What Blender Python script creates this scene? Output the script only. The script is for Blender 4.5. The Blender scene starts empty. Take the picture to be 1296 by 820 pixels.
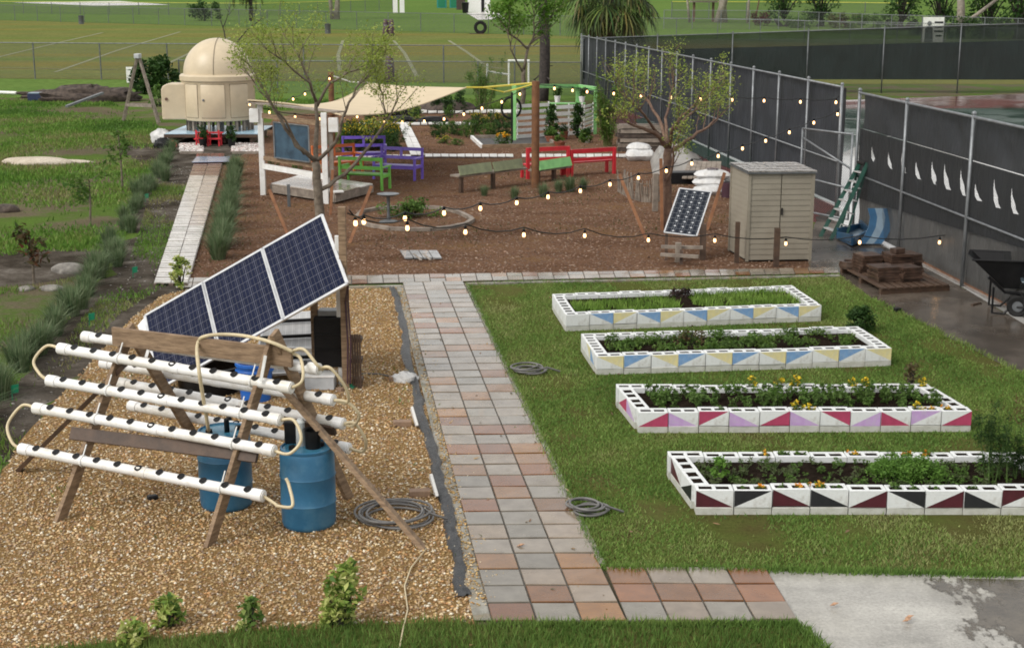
import bpy, math, random
import numpy as np
from mathutils import Vector, Matrix
from mathutils.geometry import tessellate_polygon

random.seed(7)
RNG = np.random.default_rng(11)
PI = math.pi
R = math.radians
SC = bpy.context.scene
COL = SC.collection

# ---------------------------------------------------------------- camera
CAM_H = 5.49
PITCH = math.atan(416.0 / 1800.0)
FPX = 1800.0
cam = bpy.data.cameras.new('camera')
cam.lens = 50.0
cam.sensor_width = 36.0
cam.clip_end = 5000
cam.clip_start = 0.1
camo = bpy.data.objects.new('camera', cam)
camo.location = (0, 0, CAM_H)
camo.rotation_euler = (PI / 2 - PITCH, 0, 0)
COL.objects.link(camo)
SC.camera = camo

# ---------------------------------------------------------------- sky, sun, exposure
SUN_EL, SUN_AZ = 42.0, -128.0          # azimuth from +Y towards +X
wd = bpy.data.worlds.new('World')
SC.world = wd
wd.use_nodes = True
nt = wd.node_tree
bg = nt.nodes['Background']
sky = nt.nodes.new('ShaderNodeTexSky')
sky.sky_type = 'NISHITA'
sky.sun_disc = False
sky.sun_elevation = R(SUN_EL)
sky.sun_rotation = R(SUN_AZ)
sky.air_density = 1.0
sky.dust_density = 4.0
hs = nt.nodes.new('ShaderNodeHueSaturation')
hs.inputs['Saturation'].default_value = 0.22
nt.links.new(sky.outputs[0], hs.inputs['Color'])
ov = nt.nodes.new('ShaderNodeMix')          # thin overcast evens the sky out
ov.data_type = 'RGBA'
ov.inputs[0].default_value = 0.6
ov.inputs[7].default_value = (7.8, 7.7, 7.5, 1)
nt.links.new(hs.outputs[0], ov.inputs[6])
nt.links.new(ov.outputs[2], bg.inputs['Color'])
bg.inputs['Strength'].default_value = 0.11
sun = bpy.data.lights.new('sun', 'SUN')
sun.energy = 1.2
sun.angle = R(25)
sun.color = (1.0, 0.95, 0.87)
suno = bpy.data.objects.new('sun', sun)
sd = Vector((math.sin(R(SUN_AZ)) * math.cos(R(SUN_EL)), math.cos(R(SUN_AZ)) * math.cos(R(SUN_EL)), math.sin(R(SUN_EL))))
suno.rotation_euler = sd.to_track_quat('Z', 'Y').to_euler()
suno.location = (-20, -20, 40)
COL.objects.link(suno)
SC.view_settings.view_transform = 'Standard'
SC.view_settings.look = 'None'
SC.view_settings.gamma = 1
SC.view_settings.use_curve_mapping = False
SC.view_settings.exposure = 0.54
SC.cycles.use_denoising = True
SC.cycles.filter_width = 1.8
SC.cycles.max_bounces = 6
SC.cycles.transparent_max_bounces = 16

# ---------------------------------------------------------------- picture -> world
CP, SP = math.cos(PITCH), math.sin(PITCH)
CAM = Vector((0, 0, CAM_H))
FW = Vector((0, CP, -SP))
UP = Vector((0, SP, CP))
RT = Vector((1, 0, 0))
Y0, SLOPE = 91.0, 0.018                # the sports field rises gently beyond the near fence


def ray(px, py):
    return FW * FPX + RT * (px - 648.0) + UP * (410.0 - py)


def ground_z(y):
    return max(0.0, (y - Y0) * SLOPE)


def G(px, py, z=0.0):
    """ground point seen at photo pixel (px, py)"""
    d = ray(px, py)
    if d.z < -1e-6:
        t = (z - CAM_H) / d.z
        p = CAM + d * t
        if p.y <= Y0:
            return p
    t = (CAM_H - z + SLOPE * Y0) / (SLOPE * d.y - d.z)
    return CAM + d * t


def TOPZ(p, py):
    """height at which a vertical through p passes picture row py"""
    k = (410.0 - py) / FPX
    h = p.y * (k * CP - SP) / (CP + k * SP)
    return CAM_H + h


def AT(px, py, y):
    """point on the pixel's ray at world depth y"""
    d = ray(px, py)
    return CAM + d * (y / d.y)


def ZC(px, py, zc):
    return CAM + ray(px, py) * (zc / FPX)


def ONPLANE(px, py, p0, n):
    d = ray(px, py)
    return CAM + d * ((p0 - CAM).dot(n) / d.dot(n))


# ---------------------------------------------------------------- mesh builder
def ident():
    return Matrix.Identity(3)


class MB:
    def __init__(self):
        self.v, self.f, self.m, self.c = [], [], [], []
        self.col = None

    def _add(self, vs, fs, mi=0):
        o = len(self.v)
        self.v.extend([tuple(x) for x in vs])
        if self.col is not None:
            self.c.extend([self.col] * len(vs))
        else:
            self.c.extend([(1, 1, 1)] * len(vs))
        for f in fs:
            self.f.append([o + i for i in f])
            self.m.append(mi)
        return self

    def poly(self, pts, mi=0):
        return self._add(pts, [list(range(len(pts)))], mi)

    def box(self, c, s, rot=None, mi=0):
        c = Vector(c)
        M = rot if isinstance(rot, Matrix) else (Matrix.Rotation(rot, 3, 'Z') if rot else ident())
        vs = []
        for sx in (-.5, .5):
            for sy in (-.5, .5):
                for sz in (-.5, .5):
                    vs.append(c + M @ Vector((sx * s[0], sy * s[1], sz * s[2])))
        return self._add(vs, [(0, 1, 3, 2), (4, 6, 7, 5), (0, 4, 5, 1), (2, 3, 7, 6), (0, 2, 6, 4), (1, 5, 7, 3)], mi)

    def bar(self, a, b, w, h, up=(0, 0, 1), mi=0):
        a, b = Vector(a), Vector(b)
        x = (b - a)
        L = x.length
        x.normalize()
        up = Vector(up)
        if abs(x.dot(up)) > 0.98:
            up = Vector((0, 1, 0))
        y = up.cross(x).normalized()
        z = x.cross(y)
        M = Matrix((x, y, z)).transposed()
        return self.box((a + b) / 2, (L, w, h), M, mi)

    def tube(self, pts, r, n=8, mi=0, caps=True):
        pts = [Vector(p) for p in pts]
        rs = r if isinstance(r, (list, tuple)) else [r] * len(pts)
        vs, fs = [], []
        prev = None
        for i, p in enumerate(pts):
            if i == 0:
                t = pts[1] - p
            elif i == len(pts) - 1:
                t = p - pts[i - 1]
            else:
                t = pts[i + 1] - pts[i - 1]
            if t.length < 1e-9:
                t = Vector((0, 0, 1))
            t.normalize()
            if prev is None:
                a = Vector((0, 0, 1)) if abs(t.z) < 0.9 else Vector((1, 0, 0))
                u = a.cross(t).normalized()
            else:
                u = (prev - t * prev.dot(t))
                u = u.normalized() if u.length > 1e-6 else Vector((1, 0, 0))
            prev = u
            w = t.cross(u)
            for k in range(n):
                an = 2 * PI * k / n
                vs.append(p + (u * math.cos(an) + w * math.sin(an)) * rs[i])
        for i in range(len(pts) - 1):
            for k in range(n):
                k2 = (k + 1) % n
                fs.append((i * n + k, i * n + k2, (i + 1) * n + k2, (i + 1) * n + k))
        if caps:
            fs.append(tuple(range(n - 1, -1, -1)))
            o = (len(pts) - 1) * n
            fs.append(tuple(range(o, o + n)))
        return self._add(vs, fs, mi)

    def lathe(self, prof, c=(0, 0, 0), n=24, mi=0, rot=None, a0=0, a1=2 * PI):
        c = Vector(c)
        M = rot if rot is not None else ident()
        full = abs(a1 - a0 - 2 * PI) < 1e-6
        cnt = n if full else n + 1
        vs, fs = [], []
        for (r, z) in prof:
            for k in range(cnt):
                an = a0 + (a1 - a0) * k / n
                vs.append(c + M @ Vector((r * math.cos(an), r * math.sin(an), z)))
        for i in range(len(prof) - 1):
            for k in range(n):
                k2 = (k + 1) % cnt
                fs.append((i * cnt + k, i * cnt + k2, (i + 1) * cnt + k2, (i + 1) * cnt + k))
        return self._add(vs, fs, mi)

    def ball(self, c, r, n=10, m=6, mi=0):
        r = r if isinstance(r, (tuple, list)) else (r, r, r)
        prof = [(max(1e-4, math.sin(PI * i / m)), -math.cos(PI * i / m)) for i in range(m + 1)]
        M = Matrix(((r[0], 0, 0), (0, r[1], 0), (0, 0, r[2])))
        return self.lathe(prof, c, n, mi, M)

    def prism(self, poly, ext, mi=0):
        """polygon (3-D points) swept by vector ext"""
        n = len(poly)
        poly = [Vector(p) for p in poly]
        ext = Vector(ext)
        vs = poly + [p + ext for p in poly]
        fs = [tuple(range(n - 1, -1, -1)), tuple(range(n, 2 * n))]
        for i in range(n):
            j = (i + 1) % n
            fs.append((i, j, n + j, n + i))
        return self._add(vs, fs, mi)

    def grid(self, fn, nu, nv, mi=0):
        vs = [fn(i / nu, j / nv) for j in range(nv + 1) for i in range(nu + 1)]
        fs = []
        for j in range(nv):
            for i in range(nu):
                a = j * (nu + 1) + i
                fs.append((a, a + 1, a + nu + 2, a + nu + 1))
        return self._add(vs, fs, mi)

    def holed(self, outer, holes, mi=0):
        loops = [[Vector(p) for p in outer]] + [[Vector(p) for p in h] for h in holes]
        flat = [p for l in loops for p in l]
        tris = tessellate_polygon(loops)
        return self._add(flat, [tuple(t) for t in tris], mi)

    def build(self, name, mats, parent=None, smooth=False, local=False, bevel=0):
        vs = [Vector(p) for p in self.v]
        loc = None
        if parent is not None:
            if not local:
                root = parent
                while root.parent:
                    root = root.parent
                Mi = (Matrix.Translation(root.location) @ root.rotation_euler.to_matrix().to_4x4()).inverted()
                vs = [Mi @ p for p in vs]
        elif not local:
            lo = [min(p[i] for p in vs) for i in range(3)]
            hi = [max(p[i] for p in vs) for i in range(3)]
            loc = Vector(((lo[0] + hi[0]) / 2, (lo[1] + hi[1]) / 2, lo[2]))
            vs = [p - loc for p in vs]
        me = bpy.data.meshes.new(name)
        me.from_pydata([tuple(p) for p in vs], [], self.f)
        for mt in (mats if isinstance(mats, (list, tuple)) else [mats]):
            me.materials.append(mt)
        if any(self.m):
            me.polygons.foreach_set('material_index', self.m)
        if any(c != (1, 1, 1) for c in self.c):
            a = me.color_attributes.new('Col', 'FLOAT_COLOR', 'POINT')
            arr = np.ones((len(vs), 4), dtype=np.float32)
            arr[:, :3] = np.array(self.c, dtype=np.float32)
            a.data.foreach_set('color', arr.ravel())
        if smooth:
            me.polygons.foreach_set('use_smooth', [True] * len(me.polygons))
            if smooth == 'auto':
                me.set_sharp_from_angle(angle=R(40))
        me.update()
        o = bpy.data.objects.new(name, me)
        COL.objects.link(o)
        if loc is not None:
            o.location = loc
        if parent is not None:
            o.parent = parent
        if bevel:
            b = o.modifiers.new('bevel', 'BEVEL')
            b.width = bevel
            b.segments = 2
            b.limit_method = 'ANGLE'
        return o


def np_mesh(name, V, F, mats, cols=None, parent=None, smooth=False):
    """V (n,3), F (m,k) numpy arrays"""
    me = bpy.data.meshes.new(name)
    n, (m, k) = len(V), F.shape
    me.vertices.add(n)
    me.vertices.foreach_set('co', np.ascontiguousarray(V, dtype=np.float32).ravel())
    me.loops.add(m * k)
    me.loops.foreach_set('vertex_index', np.ascontiguousarray(F, dtype=np.int32).ravel())
    me.polygons.add(m)
    me.polygons.foreach_set('loop_start', np.arange(0, m * k, k, dtype=np.int32))
    try:
        me.polygons.foreach_set('loop_total', np.full(m, k, dtype=np.int32))
    except Exception:
        pass
    if smooth:
        me.polygons.foreach_set('use_smooth', np.ones(m, dtype=bool))
    for mt in (mats if isinstance(mats, (list, tuple)) else [mats]):
        me.materials.append(mt)
    me.update(calc_edges=True)
    if cols is not None:
        a = me.color_attributes.new('Col', 'FLOAT_COLOR', 'POINT')
        arr = np.ones((n, 4), dtype=np.float32)
        arr[:, :3] = cols
        a.data.foreach_set('color', arr.ravel())
    o = bpy.data.objects.new(name, me)
    COL.objects.link(o)
    if parent is not None:
        o.parent = parent
    return o


def thing(name, label, cat, loc=(0, 0, 0), group=None, rz=0.0):
    o = bpy.data.objects.new(name, None)
    COL.objects.link(o)
    o.location = Vector(loc)
    o.rotation_euler = (0, 0, rz)
    o.empty_display_size = 0.2
    return tag(o, label, cat, group)


def tag(o, label=None, cat=None, group=None, kind=None):
    if label:
        o['label'] = label
    if cat:
        o['category'] = cat
    if group:
        o['group'] = group
    if kind:
        o['kind'] = kind
    return o


KIDS = {}


def copy_tree(o, parent=None):
    c = o.copy()
    COL.objects.link(c)
    if parent is not None:
        c.parent = parent
    for ch in o.children:
        copy_tree(ch, c)
    return c


def place(o, loc, rz=0.0, s=1.0, label=None, group=None):
    o.location = Vector(loc)
    o.rotation_euler = (0, 0, rz)
    o.scale = (s, s, s) if not isinstance(s, tuple) else s
    if label:
        o['label'] = label
    if group:
        o['group'] = group
    return o


def lerp(a, b, t):
    return a + (b - a) * t
# ---------------------------------------------------------------- materials
def rgb(c):
    return (c[0], c[1], c[2], 1.0)


def base_mat(name):
    m = bpy.data.materials.new(name)
    m.use_nodes = True
    return m, m.node_tree.nodes, m.node_tree.links, m.node_tree.nodes['Principled BSDF']


def noise(N, L, scale, detail=5, coord=None, stretch=None, rough=0.6):
    tc = N.new('ShaderNodeTexCoord')
    n = N.new('ShaderNodeTexNoise')
    n.inputs['Scale'].default_value = scale
    n.inputs['Detail'].default_value = detail
    n.inputs['Roughness'].default_value = rough
    src = tc.outputs[coord or 'Object']
    if stretch:
        mp = N.new('ShaderNodeMapping')
        mp.inputs['Scale'].default_value = stretch
        L.new(src, mp.inputs['Vector'])
        src = mp.outputs[0]
    L.new(src, n.inputs['Vector'])
    return n


def ramp(N, L, src, stops):
    r = N.new('ShaderNodeValToRGB')
    el = r.color_ramp.elements
    while len(el) < len(stops):
        el.new(0.5)
    for e, (p, c) in zip(el, stops):
        e.position = p
        e.color = rgb(c) if len(c) == 3 else c
    L.new(src, r.inputs['Fac'])
    return r


def mixc(N, L, fac, a, b, mode='MIX'):
    m = N.new('ShaderNodeMix')
    m.data_type = 'RGBA'
    m.blend_type = mode
    if isinstance(fac, float):
        m.inputs[0].default_value = fac
    else:
        L.new(fac, m.inputs[0])
    for i, x in ((6, a), (7, b)):
        if isinstance(x, tuple):
            m.inputs[i].default_value = rgb(x)
        else:
            L.new(x, m.inputs[i])
    return m.outputs[2]


def add_bump(N, L, p, h, strength, dist=0.02):
    b = N.new('ShaderNodeBump')
    b.inputs['Strength'].default_value = strength
    b.inputs['Distance'].default_value = dist
    L.new(h, b.inputs['Height'])
    L.new(b.outputs[0], p.inputs['Normal'])


def M(name, col, col2=None, scale=6.0, rough=0.6, rough2=None, bump=0.0, bscale=None, spec=0.5, metal=0.0,
      stretch=None, vcol=False, mid=(0.35, 0.65), coat=0.0, dirt=None, dscale=2.0):
    m, N, L, p = base_mat(name)
    p.inputs['Roughness'].default_value = rough
    p.inputs['Metallic'].default_value = metal
    p.inputs['Specular IOR Level'].default_value = spec
    if coat:
        p.inputs['Coat Weight'].default_value = coat
        p.inputs['Coat Roughness'].default_value = 0.1
    n = noise(N, L, scale, 6, None, stretch)
    c = col if col2 is None else tuple(col2)
    if col2 is None:
        col2 = tuple(x * 0.72 for x in col)
    r = ramp(N, L, n.outputs['Fac'], [(mid[0], col2), (mid[1], col)])
    out = r.outputs[0]
    if dirt:
        n2 = noise(N, L, dscale, 8, None, None, 0.7)
        r2 = ramp(N, L, n2.outputs['Fac'], [(0.48, (0, 0, 0)), (0.68, (0.8, 0.8, 0.8))])
        out = mixc(N, L, r2.outputs[0], out, dirt)
    if vcol:
        a = N.new('ShaderNodeAttribute')
        a.attribute_name = 'Col'
        out = mixc(N, L, 1.0, out, a.outputs['Color'], 'MULTIPLY')
    L.new(out, p.inputs['Base Color'])
    if rough2 is not None:
        n3 = noise(N, L, scale * 0.4, 4)
        mr = N.new('ShaderNodeMapRange')
        mr.inputs[1].default_value = 0.4
        mr.inputs[2].default_value = 0.6
        mr.inputs[3].default_value = rough
        mr.inputs[4].default_value = rough2
        L.new(n3.outputs['Fac'], mr.inputs[0])
        L.new(mr.outputs[0], p.inputs['Roughness'])
    if bump:
        nb = noise(N, L, bscale or scale * 6, 5, None, stretch)
        add_bump(N, L, p, nb.outputs['Fac'], bump)
    return m


def leaf_mat(name, tint=(1, 1, 1), rough=0.5, trans=0.35):
    """leaf colour comes from each leaf's own colour attribute"""
    m, N, L, p = base_mat(name)
    a = N.new('ShaderNodeAttribute')
    a.attribute_name = 'Col'
    out = mixc(N, L, 1.0, a.outputs['Color'], tuple(tint), 'MULTIPLY')
    L.new(out, p.inputs['Base Color'])
    p.inputs['Roughness'].default_value = rough
    p.inputs['Specular IOR Level'].default_value = 0.18
    t = N.new('ShaderNodeBsdfTranslucent')
    L.new(out, t.inputs['Color'])
    mx = N.new('ShaderNodeMixShader')
    mx.inputs[0].default_value = trans
    L.new(p.outputs[0], mx.inputs[1])
    L.new(t.outputs[0], mx.inputs[2])
    L.new(mx.outputs[0], N['Material Output'].inputs[0])
    return m


def glow(name, col, s):
    m, N, L, p = base_mat(name)
    p.inputs['Base Color'].default_value = rgb(col)
    p.inputs['Emission Color'].default_value = rgb(col)
    p.inputs['Emission Strength'].default_value = s
    return m


def chain_mat(name, col=(0.35, 0.37, 0.38), pitch=0.06, wire=0.09):
    """diamond wire netting, open between the wires (mesh carries a UV map in metres)"""
    m, N, L, p = base_mat(name)
    p.inputs['Base Color'].default_value = rgb(col)
    p.inputs['Metallic'].default_value = 0.6
    p.inputs['Roughness'].default_value = 0.5
    uv = N.new('ShaderNodeUVMap')
    sx = N.new('ShaderNodeSeparateXYZ')
    L.new(uv.outputs[0], sx.inputs[0])

    def mth(op, a, b=None):
        n = N.new('ShaderNodeMath')
        n.operation = op
        for i, x in enumerate((a, b)):
            if x is None:
                continue
            if isinstance(x, (int, float)):
                n.inputs[i].default_value = x
            else:
                L.new(x, n.inputs[i])
        return n.outputs[0]
    res = []
    for op in ('ADD', 'SUBTRACT'):
        s = mth(op, sx.outputs[0], sx.outputs[1])
        s = mth('DIVIDE', s, pitch)
        s = mth('FRACT', mth('ADD', s, 1000.0))
        s = mth('ABSOLUTE', mth('SUBTRACT', s, 0.5))
        res.append(mth('GREATER_THAN', s, 0.5 - wire))
    a = mth('MAXIMUM', res[0], res[1])
    t = N.new('ShaderNodeBsdfTransparent')
    mx = N.new('ShaderNodeMixShader')
    L.new(a, mx.inputs[0])
    L.new(t.outputs[0], mx.inputs[1])
    L.new(p.outputs[0], mx.inputs[2])
    L.new(mx.outputs[0], N['Material Output'].inputs[0])
    return m


def veil_mat(name, col, opac, fold=2.0, rough=0.7):
    """woven privacy screen: dark cloth with fine gaps, soft folds"""
    m, N, L, p = base_mat(name)
    n = noise(N, L, 1.2, 6)
    r = ramp(N, L, n.outputs['Fac'], [(0.3, tuple(x * 0.7 for x in col)), (0.7, tuple(min(1, x * 1.25) for x in col))])
    L.new(r.outputs[0], p.inputs['Base Color'])
    p.inputs['Roughness'].default_value = rough
    p.inputs['Specular IOR Level'].default_value = 0.22
    nb = noise(N, L, fold, 4, None, (1.0, 1.0, 0.25))
    add_bump(N, L, p, nb.outputs['Fac'], 1.0, 0.3)
    t = N.new('ShaderNodeBsdfTransparent')
    mx = N.new('ShaderNodeMixShader')
    mx.inputs[0].default_value = opac
    L.new(t.outputs[0], mx.inputs[1])
    L.new(p.outputs[0], mx.inputs[2])
    L.new(mx.outputs[0], N['Material Output'].inputs[0])
    return m


def ground_mat(name, stops, scale, stops2=None, scale2=0.15, fine=30, bump=0.5, rough=0.9, wet=None, stretch2=None, bdist=0.03):
    """two octaves of colour patches over fine grain"""
    m, N, L, p = base_mat(name)
    n1 = noise(N, L, scale, 8, None, None, 0.7)
    c = ramp(N, L, n1.outputs['Fac'], stops).outputs[0]
    if stops2:
        n2 = noise(N, L, scale2, 6, None, stretch2, 0.65)
        r2 = ramp(N, L, n2.outputs['Fac'], stops2)
        c = mixc(N, L, 1.0, c, r2.outputs[0], 'MULTIPLY')
    nf = noise(N, L, fine, 6, None, None, 0.8)
    rf = ramp(N, L, nf.outputs['Fac'], [(0.3, (0.62, 0.62, 0.62)), (0.7, (1.3, 1.3, 1.3))])
    c = mixc(N, L, 1.0, c, rf.outputs[0], 'MULTIPLY')
    L.new(c, p.inputs['Base Color'])
    p.inputs['Roughness'].default_value = rough
    p.inputs['Specular IOR Level'].default_value = 0.0
    if wet:
        nw = noise(N, L, wet[0], 5)
        mr = N.new('ShaderNodeMapRange')
        mr.inputs[1].default_value = wet[1]
        mr.inputs[2].default_value = wet[2]
        mr.inputs[3].default_value = rough
        mr.inputs[4].default_value = wet[3]
        L.new(nw.outputs['Fac'], mr.inputs[0])
        L.new(mr.outputs[0], p.inputs['Roughness'])
        p.inputs['Specular IOR Level'].default_value = 0.5
    if bump:
        add_bump(N, L, p, nf.outputs['Fac'], bump, bdist)
    return m


MT = {}
MT['meadow'] = ground_mat('meadow_ground', [(0.36, (0.12, 0.095, 0.07)), (0.46, (0.13, 0.115, 0.075)), (0.53, (0.085, 0.125, 0.035)), (0.7, (0.09, 0.16, 0.03))], 0.35,
                          [(0.3, (0.8, 0.8, 0.8)), (0.7, (1.2, 1.2, 1.1))], 0.08, 14, 0.7)
MT['dirt'] = ground_mat('dirt', [(0.35, (0.05, 0.043, 0.034)), (0.55, (0.11, 0.095, 0.08)), (0.72, (0.2, 0.185, 0.165))], 1.3,
                        [(0.4, (0.6, 0.58, 0.55)), (0.6, (1.15, 1.15, 1.15))], 0.35, 16, 0.8)
MT['sand'] = ground_mat('sand', [(0.3, (0.42, 0.36, 0.28)), (0.7, (0.62, 0.56, 0.47))], 2.0, None, 1, 20, 0.5)
MT['field'] = ground_mat('field_grass', [(0.3, (0.125, 0.145, 0.048)), (0.7, (0.165, 0.175, 0.06))], 0.25,
                         [(0.38, (1.2, 0.97, 0.85)), (0.5, (1, 1, 1)), (0.65, (0.8, 1.0, 0.75))], 0.06, 3, 0.3, 0.95, None, (0.12, 1.6, 1))
MT['far_grass'] = ground_mat('far_grass', [(0.3, (0.09, 0.155, 0.04)), (0.7, (0.125, 0.19, 0.05))], 0.1, None, 1, 2, 0.3, 0.95)
MT['lawn'] = ground_mat('lawn_soil', [(0.35, (0.1, 0.09, 0.04)), (0.6, (0.1, 0.125, 0.038))], 1.1,
                        [(0.35, (0.85, 0.8, 0.7)), (0.65, (1.1, 1.15, 1.0))], 0.5, 25, 0.8)
MT['mulch'] = ground_mat('mulch', [(0.3, (0.12, 0.068, 0.044)), (0.55, (0.22, 0.128, 0.083)), (0.75, (0.31, 0.2, 0.135))], 14.0,
                         [(0.36, (0.68, 0.66, 0.64)), (0.52, (1, 1, 1)), (0.68, (1.1, 1.12, 0.9))], 0.35, 40, 1.0, 0.85, None, (1, 2.2, 1), 0.05)
MT['chip'] = M('bark_chip', (0.85, 0.85, 0.85), (0.55, 0.55, 0.55), 8, 0.75, vcol=True)
MT['gravel'] = ground_mat('gravel_base', [(0.3, (0.13, 0.08, 0.035)), (0.5, (0.32, 0.2, 0.085)), (0.7, (0.45, 0.32, 0.17))], 35, None, 1, 60, 1.0)
MT['stone'] = M('pebble', (1, 1, 1), (0.72, 0.7, 0.68), 30, 0.42, vcol=True)
MT['slab'] = ground_mat('concrete_slab', [(0.3, (0.23, 0.22, 0.195)), (0.5, (0.36, 0.345, 0.31)), (0.7, (0.47, 0.455, 0.41))], 1.2,
                        [(0.35, (0.8, 0.8, 0.8)), (0.65, (1.1, 1.1, 1.1))], 0.6, 30, 0.1, 0.42, (0.45, 0.5, 0.6, 0.04), (0.5, 3, 1))
MT['wetpad'] = ground_mat('wet_concrete', [(0.3, (0.055, 0.045, 0.036)), (0.5, (0.10, 0.082, 0.066)), (0.7, (0.17, 0.14, 0.115))], 0.8,
                          [(0.4, (0.75, 0.75, 0.75)), (0.6, (1.15, 1.15, 1.15))], 0.4, 30, 0.06, 0.35, (0.35, 0.44, 0.54, 0.03))
MT['court'] = ground_mat('tennis_court_paint', [(0.3, (0.02, 0.05, 0.035)), (0.7, (0.03, 0.065, 0.045))], 0.5, None, 1, 20, 0.05, 0.25, (0.3, 0.42, 0.55, 0.04))
MT['courtred'] = ground_mat('tennis_court_surround', [(0.3, (0.11, 0.03, 0.025)), (0.7, (0.16, 0.045, 0.035))], 0.5, None, 1, 20, 0.05, 0.25, (0.3, 0.42, 0.55, 0.04))
MT['paint'] = M('white_field_paint', (0.21, 0.21, 0.12), (0.15, 0.165, 0.07), 1.0, 0.8)
MT['tile'] = M('paving_tile', (1, 1, 1), (0.66, 0.64, 0.62), 5, 0.3, 0.13, 0.06, 60, vcol=True, mid=(0.3, 0.7), coat=0.35)
MT['mortar'] = M('mortar', (0.11, 0.1, 0.085), (0.05, 0.046, 0.04), 9, 0.8, bump=0.4, bscale=40)
MT['kerb'] = M('grey_mortar_edge', (0.36, 0.35, 0.31), (0.16, 0.15, 0.12), 4, 0.8, bump=1.0, bscale=25, dirt=(0.3, 0.22, 0.12), dscale=3)
MT['whiteslab'] = M('pale_paving', (0.7, 0.68, 0.64), (0.45, 0.43, 0.4), 3, 0.4, 0.2)
MT['cinder'] = M('painted_cinder_block', (0.77, 0.79, 0.79), (0.66, 0.68, 0.68), 7, 0.55, bump=0.35, bscale=90, dirt=(0.44, 0.43, 0.4), dscale=7)
PAINT = {
    'w': MT['cinder'],
    'b': M('pale_blue_paint', (0.19, 0.36, 0.62), (0.16, 0.30, 0.53), 8, 0.5, bump=0.3, bscale=90, dirt=(0.3, 0.4, 0.55), dscale=12),
    'y': M('pale_yellow_paint', (0.75, 0.66, 0.33), (0.62, 0.56, 0.30), 8, 0.5, bump=0.3, bscale=90, dirt=(0.6, 0.57, 0.42), dscale=12),
    'p': M('crimson_pink_paint', (0.44, 0.055, 0.13), (0.34, 0.045, 0.1), 8, 0.5, bump=0.3, bscale=90),
    'l': M('lilac_paint', (0.55, 0.35, 0.66), (0.47, 0.31, 0.56), 8, 0.5, bump=0.3, bscale=90, dirt=(0.5, 0.42, 0.55), dscale=12),
    'm': M('maroon_paint', (0.085, 0.012, 0.022), (0.06, 0.01, 0.016), 8, 0.45, bump=0.3, bscale=90),
    'k': M('black_paint', (0.012, 0.013, 0.016), (0.02, 0.02, 0.024), 8, 0.45, bump=0.3, bscale=90),
}
MT['soil'] = ground_mat('dark_soil', [(0.3, (0.012, 0.009, 0.007)), (0.6, (0.03, 0.022, 0.017)), (0.8, (0.07, 0.052, 0.04))], 12, None, 1, 40, 1.0)
MT['pvc'] = M('white_pvc', (0.82, 0.82, 0.82), (0.76, 0.75, 0.73), 4, 0.32, dirt=(0.55, 0.5, 0.39), dscale=2.2)
MT['black'] = M('black_plastic', (0.009, 0.009, 0.01), (0.014, 0.014, 0.015), 6, 0.42, spec=0.2)
MT['wood'] = M('weathered_timber', (0.3, 0.205, 0.125), (0.15, 0.095, 0.055), 5, 0.75, bump=0.4, bscale=14, stretch=(1, 1, 6))
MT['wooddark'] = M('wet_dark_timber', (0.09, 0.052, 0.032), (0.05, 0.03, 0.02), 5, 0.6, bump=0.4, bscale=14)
MT['woodred'] = M('reddish_timber', (0.32, 0.15, 0.07), (0.2, 0.085, 0.04), 5, 0.7, bump=0.3, bscale=14)
MT['woodgrey'] = M('grey_timber', (0.3, 0.255, 0.21), (0.16, 0.13, 0.105), 5, 0.7, bump=0.4, bscale=14)
MT['post'] = M('round_brown_post', (0.20, 0.09, 0.035), (0.11, 0.045, 0.018), 6, 0.7, bump=0.3, bscale=20)
MT['hose'] = M('cream_hose', (0.62, 0.52, 0.33), (0.5, 0.42, 0.27), 8, 0.4)
MT['greyhose'] = M('grey_hose', (0.16, 0.155, 0.15), (0.1, 0.097, 0.095), 8, 0.45)
MT['barrel'] = M('blue_drum_plastic', (0.035, 0.16, 0.29), (0.025, 0.12, 0.23), 3, 0.38, dirt=(0.08, 0.2, 0.3), dscale=3)
MT['barrellid'] = M('blue_drum_lid', (0.06, 0.22, 0.33), (0.04, 0.15, 0.24), 6, 0.2)
MT['bluebright'] = M('bright_blue_plastic', (0.02, 0.14, 0.52), (0.016, 0.1, 0.4), 3, 0.35)
MT['alu'] = M('aluminium', (0.72, 0.73, 0.74), (0.6, 0.61, 0.62), 5, 0.35, metal=0.5)
MT['galv'] = M('galvanised_steel', (0.26, 0.275, 0.29), (0.17, 0.18, 0.19), 5, 0.5, metal=0.6)
MT['galvdark'] = M('dull_steel', (0.16, 0.17, 0.18), (0.1, 0.11, 0.115), 5, 0.5, metal=0.4)
MT['tarp'] = M('black_weed_fabric', (0.045, 0.047, 0.05), (0.014, 0.015, 0.017), 6, 0.4, bump=1.0, bscale=14)
MT['white'] = M('white_paint', (0.8, 0.8, 0.79), (0.72, 0.72, 0.7), 5, 0.45, dirt=(0.62, 0.6, 0.55), dscale=6)
MT['bag'] = M('white_bag', (0.68, 0.68, 0.67), (0.5, 0.5, 0.5), 5, 0.45, bump=1.0, bscale=10, dirt=(0.4, 0.38, 0.35), dscale=3)
MT['brick'] = M('tan_paver', (0.3, 0.2, 0.13), (0.2, 0.13, 0.09), 8, 0.7, bump=0.3)
MT['beige'] = M('beige_fibreglass', (0.6, 0.5, 0.35), (0.53, 0.44, 0.305), 2.0, 0.38, dirt=(0.5, 0.42, 0.3), dscale=1.2)
MT['beigedark'] = M('beige_seam', (0.28, 0.23, 0.16), (0.22, 0.18, 0.13), 5, 0.6)
MT['deckblue'] = M('pale_blue_deck', (0.4, 0.58, 0.7), (0.3, 0.46, 0.58), 3, 0.25)
MT['red'] = M('red_paint', (0.62, 0.03, 0.045), (0.5, 0.025, 0.035), 5, 0.4)
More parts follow.
